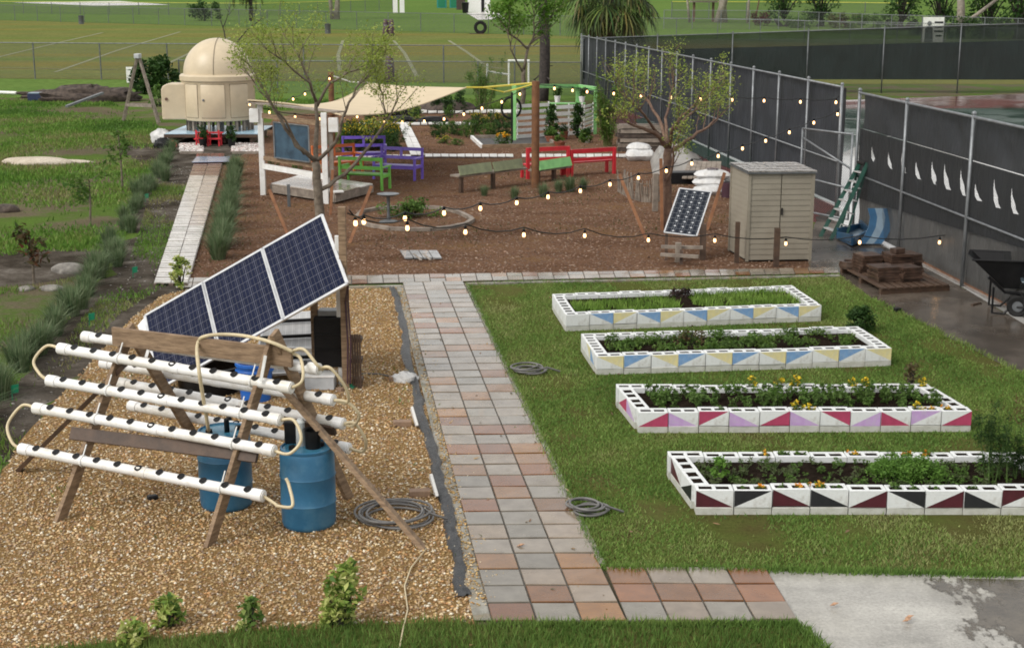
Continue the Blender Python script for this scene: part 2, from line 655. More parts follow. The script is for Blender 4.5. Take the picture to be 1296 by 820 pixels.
MT['purple'] = M('purple_paint', (0.2, 0.13, 0.62), (0.16, 0.1, 0.52), 5, 0.35)
MT['green'] = M('lime_green_paint', (0.2, 0.56, 0.1), (0.16, 0.47, 0.08), 5, 0.35)
MT['orange'] = M('orange_paint', (0.72, 0.2, 0.05), (0.6, 0.15, 0.04), 5, 0.4)
MT['mint'] = M('mint_green_paint', (0.27, 0.6, 0.22), (0.2, 0.48, 0.17), 5, 0.4)
MT['olive'] = M('pale_olive_paint', (0.24, 0.27, 0.15), (0.17, 0.19, 0.11), 5, 0.5)
MT['sail'] = M('cream_sail_cloth', (0.6, 0.49, 0.33), (0.55, 0.45, 0.3), 1.5, 0.7)
MT['chalk'] = M('blue_grey_board', (0.05, 0.095, 0.14), (0.03, 0.06, 0.095), 3, 0.4, dirt=(0.015, 0.025, 0.04), dscale=2.5)
MT['siding'] = M('taupe_vinyl', (0.27, 0.245, 0.195), (0.245, 0.22, 0.175), 2, 0.5, dirt=(0.21, 0.19, 0.15), dscale=1.5)
MT['shingle'] = M('grey_shingle', (0.34, 0.32, 0.3), (0.12, 0.11, 0.1), 14, 0.25, bump=0.6, bscale=20)
MT['screen'] = veil_mat('dark_windscreen_cloth', (0.03, 0.033, 0.04), 0.98, 0.9)
MT['screenlow'] = veil_mat('grey_translucent_cloth', (0.085, 0.082, 0.078), 0.96, 1.2, 0.5)
MT['screenband'] = veil_mat('black_windscreen_band', (0.014, 0.016, 0.02), 0.99, 0.9)
MT['screengreen'] = veil_mat('dark_green_windscreen', (0.006, 0.016, 0.016), 0.985, 0.8, 0.5)
MT['screenthin'] = veil_mat('thin_green_windscreen', (0.016, 0.026, 0.02), 0.8, 0.8)
MT['chain'] = chain_mat('chain_link_wire')
MT['chaindark'] = chain_mat('dull_chain_link_wire', (0.1, 0.105, 0.105), 0.07, 0.06)
MT['bark'] = M('grey_bark', (0.2, 0.165, 0.125), (0.09, 0.07, 0.052), 7, 0.85, bump=0.7, bscale=25)
MT['barkred'] = M('reddish_bark', (0.2, 0.125, 0.085), (0.1, 0.055, 0.04), 7, 0.8, bump=0.6, bscale=25)
MT['barkdark'] = M('dark_bark', (0.065, 0.052, 0.048), (0.025, 0.02, 0.019), 7, 0.85, bump=0.9, bscale=12)
MT['barkpale'] = M('pale_bark', (0.35, 0.31, 0.26), (0.2, 0.17, 0.14), 3, 0.85, bump=0.5, bscale=9)
MT['leaf'] = leaf_mat('leaf')
MT['blade'] = leaf_mat('grass_blade', (1, 1, 1), 0.6, 0.25)
MT['petal'] = leaf_mat('petal', (1, 1, 1), 0.5, 0.2)
MT['tyre'] = M('black_rubber', (0.011, 0.011, 0.011), (0.017, 0.017, 0.017), 5, 0.6, spec=0.2)
MT['dummy'] = M('maroon_vinyl', (0.075, 0.035, 0.05), (0.055, 0.025, 0.037), 5, 0.45)
MT['teal'] = M('teal_plastic', (0.02, 0.25, 0.22), (0.015, 0.19, 0.17), 5, 0.4)
MT['ladder'] = M('dark_green_fibreglass', (0.012, 0.07, 0.05), (0.01, 0.05, 0.035), 5, 0.35)
MT['poolblue'] = M('blue_slide_plastic', (0.035, 0.12, 0.23), (0.028, 0.09, 0.18), 4, 0.3)
MT['poolgrey'] = M('pale_blue_plastic', (0.22, 0.3, 0.37), (0.16, 0.22, 0.28), 4, 0.3)
MT['barrowblue'] = M('blue_grey_steel_tray', (0.1, 0.14, 0.17), (0.06, 0.09, 0.11), 4, 0.35)
MT['rust'] = M('stacked_wet_tile', (0.09, 0.052, 0.036), (0.035, 0.022, 0.016), 6, 0.3, 0.6)
MT['bulb'] = glow('warm_bulb', (1.0, 0.56, 0.24), 3.2)
MT['yellow'] = M('yellow_strap', (0.6, 0.5, 0.06), (0.5, 0.42, 0.05), 5, 0.5)
MT['fenceyellow'] = M('yellow_fence_cap', (0.62, 0.58, 0.08), (0.52, 0.48, 0.06), 5, 0.5)
MT['terracotta'] = M('terracotta', (0.28, 0.09, 0.05), (0.2, 0.065, 0.035), 5, 0.6)
MT['rock'] = M('grey_rock', (0.3, 0.28, 0.25), (0.12, 0.11, 0.1), 5, 0.8, bump=0.8, bscale=12)
MT['shell'] = M('pale_shell_pebble', (0.7, 0.66, 0.62), (0.3, 0.26, 0.24), 9, 0.6, vcol=True)
MT['debris'] = M('brown_debris', (0.1, 0.075, 0.06), (0.035, 0.026, 0.022), 5, 0.9, bump=1.0, bscale=9)
MT['cyan'] = M('pale_board', (0.55, 0.57, 0.58), (0.38, 0.4, 0.42), 4, 0.4)
MT['greencap'] = M('green_plastic', (0.01, 0.2, 0.1), (0.008, 0.14, 0.07), 5, 0.4)


def solar_mat(name, cell_col, nx, ny, line, bus=3, dots=False):
    """UV 0..1 over one module: cells, thin gaps and busbars"""
    m, N, L, p = base_mat(name)
    uv = N.new('ShaderNodeUVMap')
    sp = N.new('ShaderNodeSeparateXYZ')
    L.new(uv.outputs[0], sp.inputs[0])

    def mth(op, a, b=None):
        n = N.new('ShaderNodeMath')
        n.operation = op
        for i, x in enumerate((a, b)):
            if x is None:
                continue
            if isinstance(x, (int, float)):
                n.inputs[i].default_value = x
            else:
                L.new(x, n.inputs[i])
        return n.outputs[0]

    def near(c, cnt, w):
        f = mth('FRACT', mth('MULTIPLY', c, cnt))
        return mth('GREATER_THAN', mth('ABSOLUTE', mth('SUBTRACT', f, 0.5)), 0.5 - w)
    gx = near(sp.outputs[0], nx, 0.018)
    gy = near(sp.outputs[1], ny, 0.018)
    gap = mth('MAXIMUM', gx, gy)
    bs = near(mth('ADD', sp.outputs[0], 0.5 / (nx * bus)), nx * bus, 0.045)
    n = noise(N, L, 3.0, 4)
    c0 = ramp(N, L, n.outputs['Fac'], [(0.3, tuple(x * 0.75 for x in cell_col)), (0.7, cell_col)]).outputs[0]
    c1 = mixc(N, L, bs, c0, tuple(line[i] * 0.55 for i in range(3)))
    c2 = mixc(N, L, gap, c1, tuple(line))
    if dots:
        d = mth('MULTIPLY', near(sp.outputs[0], nx, 0.13), near(mth('ADD', sp.outputs[1], 0.5 / ny), ny, 0.10))
        c2 = mixc(N, L, d, c2, (0.6, 0.62, 0.65))
    L.new(c2, p.inputs['Base Color'])
    p.inputs['Roughness'].default_value = 0.12
    p.inputs['Specular IOR Level'].default_value = 0.1
    return m


MT['pv'] = solar_mat('blue_solar_cells', (0.006, 0.0095, 0.032), 6, 10, (0.12, 0.125, 0.16))
MT['pvmono'] = solar_mat('grey_solar_cells', (0.025, 0.03, 0.042), 4, 9, (0.25, 0.27, 0.3), 2, True)
MT['pvwhite'] = solar_mat('pale_solar_cells', (0.5, 0.5, 0.5), 8, 5, (0.7, 0.7, 0.7), 1)  # pale cell colour paints the sky's glare on the glass

MT['apron'] = M('wet_pale_court_apron', (0.5, 0.49, 0.47), (0.4, 0.39, 0.37), 0.6, 0.05)
MT['puddle'] = ground_mat('wet_dark_stain', [(0.35, (0.05, 0.04, 0.028)), (0.6, (0.1, 0.083, 0.06))], 2.5, None, 1, 9, 0.03, 0.07, (0.4, 0.42, 0.5, 0.05))  # wet patch whose dark base paints in the reflected trees
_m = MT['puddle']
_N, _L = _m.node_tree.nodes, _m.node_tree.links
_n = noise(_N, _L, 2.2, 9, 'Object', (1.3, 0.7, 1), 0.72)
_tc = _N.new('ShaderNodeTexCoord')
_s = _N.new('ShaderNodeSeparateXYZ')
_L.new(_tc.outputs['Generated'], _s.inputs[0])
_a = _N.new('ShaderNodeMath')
_a.operation = 'MULTIPLY_ADD'                # the patch breaks up towards its left end
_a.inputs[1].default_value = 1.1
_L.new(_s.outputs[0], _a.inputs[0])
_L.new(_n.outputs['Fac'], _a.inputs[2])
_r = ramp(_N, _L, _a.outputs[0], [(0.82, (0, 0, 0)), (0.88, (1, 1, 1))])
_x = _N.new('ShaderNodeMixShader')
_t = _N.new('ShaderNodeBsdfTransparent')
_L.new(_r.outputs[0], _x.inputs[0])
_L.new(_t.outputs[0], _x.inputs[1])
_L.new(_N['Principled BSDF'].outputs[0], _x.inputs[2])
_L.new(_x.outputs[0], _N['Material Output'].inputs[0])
MT['cinderlow'] = M('soil_splashed_block', (0.66, 0.67, 0.64), (0.4, 0.4, 0.35), 5, 0.7, bump=0.4, bscale=70, dirt=(0.24, 0.22, 0.16), dscale=5)
# ---------------------------------------------------------------- ground
def struct(name, mb, mt, **k):
    o = mb.build(name, mt, **k)
    o['kind'] = 'structure'
    return o


def inpoly(P, poly):
    x, y = P[:, 0], P[:, 1]
    ins = np.zeros(len(P), bool)
    n = len(poly)
    for i in range(n):
        x1, y1 = poly[i][0], poly[i][1]
        x2, y2 = poly[(i + 1) % n][0], poly[(i + 1) % n][1]
        c = ((y1 > y) != (y2 > y)) & (x < (x2 - x1) * (y - y1) / (y2 - y1 + 1e-12) + x1)
        ins ^= c
    return ins


def wpoly(px, z=0.0):
    return [G(x, y, z) for x, y in px]


def jag(pts, step=0.4, amp=0.12, seed=1):
    rr = random.Random(seed)
    out = []
    n = len(pts)
    for i in range(n):
        a, b = pts[i], pts[(i + 1) % n]
        L = (b - a).length
        k = min(80, max(1, int(L / step)))
        nr = Vector((-(b - a).y, (b - a).x, 0)).normalized() if L > 0 else Vector((0, 0, 0))
        for j in range(k):
            p = a.lerp(b, j / k)
            if j:
                p = p + nr * rr.uniform(-amp, amp)
            out.append(p)
    return out


def sheet(name, px, mt, z, jagged=None, seed=1):
    pts = wpoly(px, z)
    if jagged:
        pts = jag(pts, jagged[0], jagged[1], seed)
    return struct(name, MB().holed(pts, []), mt)


def sample(poly, n, near=None, avoid=()):
    """random points in a world polygon; near=(y0,k) thins them out with distance"""
    xs = [p[0] for p in poly]
    ys = [p[1] for p in poly]
    out = []
    got = 0
    for _ in range(60):
        P = np.stack([RNG.uniform(min(xs), max(xs), n), RNG.uniform(min(ys), max(ys), n)], 1)
        k = inpoly(P, poly)
        if near:
            k &= RNG.random(n) < np.clip((near[0] / np.maximum(P[:, 1], 1)) ** near[1], 0, 1)
        for a in avoid:
            k &= ~inpoly(P, a)
        out.append(P[k])
        got += k.sum()
        if got >= n:
            break
    return np.concatenate(out)[:n]


def gz(Y):
    return np.maximum(0, (Y - Y0) * SLOPE)


def fnoise(P, s, seed=0):
    """cheap smooth 2-D noise in 0..1"""
    r = np.random.default_rng(seed)
    out = np.zeros(len(P))
    for _ in range(7):
        a = r.uniform(0, 2 * PI)
        f = s * r.uniform(0.5, 2.2)
        out += np.sin((P[:, 0] * math.cos(a) + P[:, 1] * math.sin(a)) * f + r.uniform(0, 6.28))
    return np.clip(0.5 + out / 7, 0, 1)


def blades(name, P, h, w, lean, cols, zbase=0.0, kind='stuff', wgrow=0.0, patch=0.5):
    n = len(P)
    H = RNG.uniform(h[0], h[1], n)
    W = RNG.uniform(w[0], w[1], n) * (1 + wgrow * P[:, 1])
    a = RNG.uniform(0, 2 * PI, n)
    l = RNG.uniform(0, lean, n) * H
    b = RNG.uniform(0, 2 * PI, n)
    z = gz(P[:, 1]) + zbase
    V = np.zeros((n, 3, 3))
    V[:, 0] = np.stack([P[:, 0] - np.cos(a) * W, P[:, 1] - np.sin(a) * W, z], 1)
    V[:, 1] = np.stack([P[:, 0] + np.cos(a) * W, P[:, 1] + np.sin(a) * W, z], 1)
    V[:, 2] = np.stack([P[:, 0] + np.cos(b) * l, P[:, 1] + np.sin(b) * l, z + H], 1)
    cols = np.array(cols)
    t = np.clip((fnoise(P, patch, 5) * .6 + fnoise(P, patch * 3.7, 6) * .4 - .5) * 1.5 + .5 + RNG.normal(0, 0.17, n), 0, 0.999) * (len(cols) - 1)
    i = t.astype(int)
    C = cols[i] + (cols[i + 1] - cols[i]) * (t - i)[:, None]
    C *= RNG.uniform(0.75, 1.25, (n, 1))
    o = np_mesh(name, V.reshape(-1, 3), np.arange(3 * n).reshape(-1, 3), MT['blade'], np.repeat(C, 3, axis=0))
    o['kind'] = kind
    return o


OCT_V = np.array([(1, 0, 0), (-1, 0, 0), (0, 1, 0), (0, -1, 0), (0, 0, 1), (0, 0, -1)], float)
OCT_F = np.array([(0, 2, 4), (2, 1, 4), (1, 3, 4), (3, 0, 4), (2, 0, 5), (1, 2, 5), (3, 1, 5), (0, 3, 5)])
BOX_V = np.array([(x, y, z) for x in (-1, 1) for y in (-1, 1) for z in (-1, 1)], float)
BOX_F = np.array([(0, 1, 3, 2), (4, 6, 7, 5), (0, 4, 5, 1), (2, 3, 7, 6), (0, 2, 6, 4), (1, 5, 7, 3)])


def bits(name, P, size, cols, mt, flat=0.6, z=0.0, tv=OCT_V, tf=OCT_F, smooth=True, aniso=0.5, kind='stuff', zs=None):
    n = len(P)
    k = len(tv)
    s = RNG.uniform(size[0], size[1], n)
    S = np.stack([s * RNG.uniform(1 - aniso * .6, 1 + aniso, n), s * RNG.uniform(1 - aniso, 1, n), s * flat * RNG.uniform(.7, 1.2, n)], 1)
    a = RNG.uniform(0, 2 * PI, n)
    V = tv[None] * S[:, None, :]
    tilt = RNG.normal(0, 0.35, (n, 1))
    x, y, zz = V[..., 0], V[..., 1], V[..., 2]
    x, zz = x * np.cos(tilt) - zz * np.sin(tilt), x * np.sin(tilt) + zz * np.cos(tilt)
    ca, sa = np.cos(a)[:, None], np.sin(a)[:, None]
    X = x * ca - y * sa + P[:, 0:1]
    Y = x * sa + y * ca + P[:, 1:2]
    base = gz(P[:, 1]) if zs is None else zs
    Z = zz + (base + z + S[:, 2] * 0.4)[:, None]
    V = np.stack([X, Y, Z], 2).reshape(-1, 3)
    F = (tf[None] + (np.arange(n) * k)[:, None, None]).reshape(-1, tf.shape[1])
    cols = np.array(cols)
    C = cols[RNG.integers(0, len(cols), n)] * RNG.uniform(0.7, 1.2, (n, 1)) * (.78 + .44 * (.5 * fnoise(P, .7, 61) + .5 * fnoise(P, 2.3, 62)))[:, None]
    o = np_mesh(name, V, F, mt, np.repeat(C, k, axis=0), smooth=smooth)
    if kind:
        o['kind'] = kind
    return o


# one sheet to the horizon; it is flat, then rises gently under the sports field
gm = MB()
ys = [-60, Y0, 480, 900, 3000]
zs = [0, 0, (480 - Y0) * SLOPE, (480 - Y0) * SLOPE, (480 - Y0) * SLOPE]
for i in range(4):
    gm.poly([(-1500, ys[i], zs[i]), (1500, ys[i], zs[i]), (1500, ys[i + 1], zs[i + 1]), (-1500, ys[i + 1], zs[i + 1])])
struct('ground', gm, MT['meadow'], local=True)


def yrow(py):
    return G(648, py).y


# sports field and the grass beyond it
def strip(name, pxl, mt, z):
    """strip on the rising field"""
    struct(name, MB().poly([G(x, y) + Vector((0, 0, z)) for x, y in pxl]), mt)


def band(name, px, mt, z):
    """field polygon clipped to the sloping part; corners given in the picture"""
    pts = [G(x, y) + Vector((0, 0, z)) for x, y in px]
    struct(name, MB().poly(pts), mt)


FA0, FA1 = G(-400, 96), G(742, 107)      # line of the near field fence
f1, f2 = G(0, 26), G(735, 46.5)
d = (f2 - f1)
fa, fb = f1 - d * 1.6, f2 + d * 1.2
for p in (fa, fb):
    p.z = ground_z(p.y)
up1 = Vector((0, 0, .01))
FA2 = FA0 + (FA1 - FA0) * 2.2
FA2.y = max(FA2.y, Y0 + .05)
FA2.z = ground_z(FA2.y)
FA1.y = max(FA1.y, Y0 + .05)
FA1.z = ground_z(FA1.y)
struct('sports_field', MB().holed([FA0 + up1, FA1 + up1, FA2 + up1, fb + up1, fa + up1], []), MT['field'])
f3, f4 = Vector((-260, 478, ground_z(478))), Vector((260, 478, ground_z(478)))
e = Vector((0, .12, .01 + .12 * SLOPE))
struct('far_grass', MB().poly([fa + e, fb + e, f4 + up1, f3 + up1]), MT['far_grass'])
sg = MB()
sg.poly([G(-400, 122, .006), G(735, 128, .006), Vector((18, Y0, .006)), Vector((FA0.x, Y0, .006))])
sg.poly([Vector((FA0.x, Y0, .006)), Vector((18, Y0, .006)), FA1 + Vector((0, -.05, .006)), FA0 + Vector((0, -.05, .006))])
struct('strip_grass', sg, MT['far_grass'])


def fline(name, pts, w=0.22, z=.03):
    mb = MB()
    P = [G(x, y) + Vector((0, 0, z)) for x, y in pts]
    for a, b in zip(P, P[1:]):
        dd = b - a
        s = Vector((-dd.y, dd.x, 0)).normalized() * w * .5
        mb.poly([a - s, b - s, b + s, a + s])
    return mb


fm = MB()
for pts in ([(-60, 87), (60, 58), (130, 42)], [(70, 92), (150, 64), (228, 41)], [(190, 92), (240, 68), (292, 48)],
            [(498, 52), (512, 68), (528, 98)], [(568, 52), (590, 66), (612, 82)], [(640, 88), (608, 84)], [(430, 90), (428, 70), (434, 52)],
            [(-40, 86), (150, 89)]):
    q = fline('x', pts, 0.3)
    fm._add(q.v, q.f)
struct('field_line_marking', fm, MT['paint'])
struct('infield_sand', MB().poly([G(15, 4) + Vector((0, 0, .06)), G(150, 2) + Vector((0, 0, .06)), G(216, 7) + Vector((0, 0, .06)), G(120, 8) + Vector((0, 0, .06))]), MT['whiteslab'])
struct('field_slab', MB().poly([G(x, y) + Vector((0, 0, .05)) for x, y in ((590, 17), (628, 15), (640, 25), (605, 26))]), MT['whiteslab'])

# courtyard sheets
TRK = [(-60, 330), (30, 318), (120, 320), (190, 250), (262, 190), (232, 186), (216, 262), (186, 365), (232, 392), (150, 420), (90, 470), (0, 620), (-80, 640), (-60, 480), (20, 420), (90, 350)]
sheet('bare_dirt', [(150, 330), (182, 245), (205, 205), (262, 205), (250, 262), (222, 362), (232, 392), (168, 420), (110, 470), (40, 560), (-60, 640), (-60, 560), (40, 470), (95, 390)], MT['dirt'], .003, (0.5, 0.25), 3)
sheet('dirt_track', [(-80, 330), (60, 312), (135, 318), (118, 345), (40, 360), (-80, 372)], MT['dirt'], .0035, (0.5, 0.3), 4)
sheet('dirt_patch', [(150, 195), (205, 165), (330, 160), (330, 212), (262, 205), (215, 208), (190, 212)], MT['dirt'], .0037, (0.7, 0.4), 5)
MULCH = [(222, 362), (252, 258), (272, 205), (330, 190), (345, 148), (480, 138), (600, 140), (700, 146), (765, 160), (840, 195), (900, 225), (1000, 262), (1032, 335), (1062, 343), (700, 350), (445, 353), (400, 362)]
sheet('mulch_bed', MULCH, MT['mulch'], .004, (0.6, 0.12), 6)
GRAVEL = [(600, 786), (575, 640), (545, 520), (520, 420), (509, 361.5), (235, 367), (205, 374), (168, 402), (132, 440), (60, 520), (20, 570), (0, 606), (-60, 690), (-160, 830), (-420, 1100), (150, 1100), (600, 1000)]
sheet('gravel_bed', GRAVEL, MT['gravel'], .008, (0.3, 0.05), 7)
LAWN = [(588, 357), (760, 355), (920, 352), (1062, 347), (1102, 377), (1296, 473), (1700, 690), (1700, 800), (1296, 729), (970, 722), (763, 720), (736, 668)]
sheet('lawn', LAWN, MT['lawn'], .006, (0.4, 0.05), 8)
FRONT = [(-420, 1000), (-160, 860), (60, 822), (150, 812), (240, 806), (330, 797), (440, 791), (560, 786), (608, 790), (640, 793), (990, 791), (1008, 790), (1042, 824), (1110, 900), (1240, 1060), (600, 1100), (-300, 1100)]
sheet('front_grass', FRONT, MT['lawn'], .012, (0.3, 0.05), 9)
sheet('concrete_slab', [(970, 721.5), (1296, 729), (1800, 740), (2100, 1100), (1240, 1060), (1110, 900), (1042, 824), (1011, 789)], MT['slab'], .016)
sheet('wet_concrete_pad', [(1022, 342), (1060, 345), (1104, 378), (1296, 474), (1700, 690), (1900, 640), (1300, 412), (1217, 364), (1140, 319), (1079, 291), (1062, 262), (1032, 275)], MT['wetpad'], .011, (0.6, 0.05), 10)
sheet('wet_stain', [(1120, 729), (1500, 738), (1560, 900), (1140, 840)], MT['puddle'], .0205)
# the tennis courts behind the windscreens
sheet('tennis_court_surround', [(735, 134), (1010, 272), (1062, 296), (1079, 291), (1217, 363), (1296, 410), (2200, 700), (2600, 300), (1800, 124), (1296, 119), (1040, 128), (860, 131)], MT['courtred'], .0035)
sheet('tennis_court', [(800, 152), (900, 205), (1120, 280), (1296, 372), (1900, 560), (2000, 250), (1296, 137), (1040, 138), (860, 141)], MT['court'], .008)
sheet('court_apron', [(1062, 292), (1079, 291), (1217, 363), (1296, 410), (1900, 640), (2300, 420), (1296, 190), (1100, 178), (1062, 196)], MT['apron'], .012)
cl = MB()
for a, b in (((830, 160), (1500, 190)), ((1010, 200), (1500, 300)), ((1000, 148), (1700, 178))):
    q = fline('x', [a, b], .08, .013)
    cl._add(q.v, q.f)
struct('court_line_marking', cl, MT['white'])

# ---------------------------------------------------------------- paving tiles
TILEC = [(0.255, 0.215, 0.165), (0.275, 0.235, 0.185), (0.24, 0.21, 0.17), (0.215, 0.195, 0.16), (0.265, 0.21, 0.155)]
TILEB = [(0.2, 0.083, 0.023), (0.23, 0.088, 0.026), (0.16, 0.082, 0.036), (0.28, 0.13, 0.035), (0.18, 0.072, 0.028), (0.25, 0.13, 0.055)]


def tiles(mb, c00, c10, c11, c01, nu, nv, browns, z, seed=0):
    """bilinear grid of pavers; browns = set of (column,row) or a probability"""
    rr = random.Random(seed)

    def q(u, v):
        return c00.lerp(c10, u).lerp(c01.lerp(c11, u), v)
    for j in range(nv):
        for i in range(nu):
            br = (i, j) in browns if isinstance(browns, set) else rr.random() < browns
            c = rr.choice(TILEB if br else TILEC)
            k = rr.uniform(0.85, 1.1)
            mb.col = tuple(x * k for x in c)
            g = 0.02
            u0, u1 = (i + g) / nu, (i + 1 - g) / nu
            gv = .042 if nv > 3 else .03
            v0, v1 = (j + gv) / nv, (j + 1 - gv) / nv
            P = [q(u0, v0), q(u1, v0), q(u1, v1), q(u0, v1)]
            dz = rr.uniform(-.003, .004)
            tl = [rr.uniform(-.004, .004) for _ in range(4)]
            top = [Vector((p.x, p.y, z + dz + t)) for p, t in zip(P, tl)]
            ctr = sum(top, Vector()) / 4
            inn = [p + (ctr - p).normalized() * .006 for p in top]
            low = [Vector((p.x, p.y, z - .02)) for p in P]
            edge = [Vector((p.x, p.y, p.z - .005)) for p in top]
            mb._add(inn + edge + low, [(0, 1, 2, 3)] + [(4 + k2, 4 + (k2 + 1) % 4, (k2 + 1) % 4, k2) for k2 in range(4)] + [(8 + k2, 8 + (k2 + 1) % 4, 4 + (k2 + 1) % 4, 4 + k2) for k2 in range(4)])


tm = MB()
A0, A1 = G(622.5, 790), G(794, 789)
A3, A2 = G(509.5, 359), G(586, 357.8)
br = {(0, 0), (2, 0), (2, 2), (0, 3), (2, 3), (0, 7), (2, 7), (1, 8), (1, 9), (0, 10), (2, 10), (2, 11), (0, 12), (2, 12), (1, 14), (0, 15), (0, 16), (2, 19), (2, 21), (0, 24), (1, 25), (2, 25), (1, 28), (0, 29), (1, 33), (0, 35), (2, 36), (1, 1), (1, 12), (2, 14), (1, 18), (0, 20), (2, 28), (1, 30), (0, 31)}
tiles(tm, A0, A1, A2, A3, 3, 39, br, .035, 5)
# the short arm to the concrete slab
uu = (A1 - A0) / 3
vv = (A3 - A0) / 39
B0 = A1 + uu * .0
B1 = G(1010, 788)
B3 = A0 + uu * 3 + vv * 3 * 1.0
B3 = G(765, 720.5)
B2 = G(969, 721.5)
tiles(tm, B0, B1, B2, B3, 4, 3, {(0, 1), (3, 1), (2, 1), (3, 2), (1, 1), (0, 2)}, .035, 9)
# the cross path at the back
C0, C1 = G(222, 366), G(1062, 347)
C3, C2 = G(225, 354), G(1060, 340.5)
tiles(tm, C0, C1, C2, C3, 43, 2, 0.25, .035, 12)
tp = tm.build('tile_path', MT['tile'])
tp['kind'] = 'structure'
mo = MB()
mo.poly([Vector((p.x, p.y, .022)) for p in (A0, A1, A2, A3)])
mo.poly([Vector((p.x, p.y, .022)) for p in (B0 + Vector((0.004, 0, 0)), B1, B2, B3 + Vector((0.004, 0, 0)))])
mo.poly([Vector((p.x, p.y, .0225)) for p in (C0, C1, C2, C3)])
struct('path_mortar', mo, MT['mortar'])
# rough mortar edging along the path
kb = MB()
for (L, wd_, off) in (([G(507, 362), G(523, 420), G(549.5, 520), G(578, 640), G(601, 740), G(613, 787)], .19, 0), ([G(590, 360), G(633, 450), G(680, 545), (G(730, 650)), G(762, 716)], .07, 0)):
    rr = random.Random(3)
    pts = []
    for a, b in zip(L, L[1:]):
        for k in range(8):
            pts.append(a.lerp(b, k / 8))
    pts.append(L[-1])
    for a, b in zip(pts, pts[1:]):
        dd = (b - a)
        s = Vector((-dd.y, dd.x, 0)).normalized()
        w1 = wd_ * rr.uniform(.9, 1.15)
        kb.poly([Vector((q.x, q.y, zz)) for q, zz in ((a + s * w1 * .5, .014), (a - s * wd_ * .5, .026), (b - s * wd_ * .5, .026), (b + s * w1 * .5, .014))])
struct('path_edging', kb, MT['kerb'])
ke = MB()
ke.bar(G(235, 368.5, .02), G(508, 362.8, .02), .12, .05)
ke.bar(G(590, 359.5, .02), G(1062, 349, .02), .1, .04)
struct('back_path_edging', ke, MT['kerb'])

# black weed fabric rucked up along the gravel edge
wf = MB()
rr = random.Random(8)
L = [G(500, 366), G(512, 398), G(518, 440), G(531, 500), G(549, 560), G(566, 625), G(580, 680), G(589, 730), G(593, 762)]
pts = []
for a, b in zip(L, L[1:]):
    for k in range(7):
        pts.append(a.lerp(b, k / 7))
prof = []
for i, p in enumerate(pts):
    w = rr.uniform(.1, .17)
    h = [0.012, rr.uniform(.025, .07), rr.uniform(.0, .03) + .016, rr.uniform(.035, .08), .014]
    x = .02 * math.sin(i * .7) + rr.uniform(-.015, .015)
    p = p - Vector((.05, 0, 0))
    prof.append([Vector((p.x + x - w / 2 + w * k / 4, p.y, h[k])) for k in range(5)])
vs = [v for row in prof for v in row]
fs = [(i * 5 + k, i * 5 + k + 1, i * 5 + k + 6, i * 5 + k + 5) for i in range(len(prof) - 1) for k in range(4)]
wf._add(vs, fs)
o = wf.build('weed_fabric', MT['tarp'], smooth=True)
tag(o, 'rucked strip of black weed fabric between the gravel and the paved path', 'weed fabric')

# gravel stones
gp = [(p.x, p.y) for p in wpoly(GRAVEL)]
gp = [(x, max(y, 7.0)) for x, y in gp]
P = sample(gp, 62000, (14, 1.2), [[(p.x, p.y) for p in wpoly(FRONT)]])
bits('gravel', P, (.009, .026), [(0.5, 0.34, 0.14), (0.58, 0.42, 0.21), (0.7, 0.57, 0.36), (0.4, 0.24, 0.1), (0.82, 0.75, 0.6), (0.56, 0.37, 0.17), (0.45, 0.31, 0.19), (0.3, 0.21, 0.14), (0.52, 0.28, 0.11), (0.6, 0.42, 0.22), (0.36, 0.2, 0.09), (0.5, 0.35, 0.18)], MT['stone'], .6, .008)
# mulch chips
mp = [(p.x, p.y) for p in wpoly(MULCH)]
P = sample(mp, 42000, (24, 1.3))
bits('bark_chips', P, (.009, .026), [(0.26, 0.145, 0.095), (0.18, 0.1, 0.065), (0.32, 0.2, 0.135), (0.4, 0.28, 0.2), (0.28, 0.16, 0.1)], MT['chip'], .22, .005, BOX_V, BOX_F, False, .7)

# grass
LG = [(0.095, 0.175, 0.036), (0.13, 0.225, 0.048), (0.165, 0.255, 0.058), (0.2, 0.27, 0.072), (0.265, 0.285, 0.11)]
lp = [(p.x, p.y) for p in wpoly(LAWN)]
lp = [(min(x, 16), y) for x, y in lp]
BEDS_XY = []


def lawn_blades():
    P = sample(lp, 26000, (15, 1.0), BEDS_XY)
    k = fnoise(P, .8, 41) * .6 + fnoise(P, 2.6, 42) * .4 + RNG.normal(0, .06, len(P)) > .58
    blades('lawn_tufts', P[k], (.03, .062), (.005, .009), 1.0, LG[:3], .006, wgrow=.02, patch=1.5)
    P = sample(lp, 210000, (15, 1.0), BEDS_XY)
    k = fnoise(P, 1.1, 43) * .5 + fnoise(P, 3.1, 44) * .5 + RNG.normal(0, .09, len(P)) > .36
    blades('lawn_grass', P[k], (.016, .042), (.004, .008), 1.1, LG, .006, wgrow=.02, patch=.9)


fp = [(p.x, p.y) for p in wpoly(FRONT)]
P = sample(fp, 60000)
blades('front_lawn_grass', P, (.04, .1), (.004, .007), .8, [tuple(c * .88 for c in q) for q in LG[:4]], .012, patch=1.2)
EDGE = []
for (a, b, n) in (((763, 722), (970, 724), 900), ((970, 724), (1290, 731), 1400), ((592, 362), (762, 718), 1500), ((592, 361), (1060, 350), 700), ((620, 792), (1005, 792), 1200), ((1104, 379), (1296, 474), 500), ((1010, 792), (1045, 826), 300)):
    A, B = G(*a), G(*b)
    t = RNG.random(n)[:, None]
    EDGE.append(np.array([[A.x, A.y]]) * (1 - t) + np.array([[B.x, B.y]]) * t + RNG.normal(0, .035, (n, 2)))
blades('edge_grass', np.concatenate(EDGE), (.04, .09), (.005, .009), 1.0, LG[:4], .012)

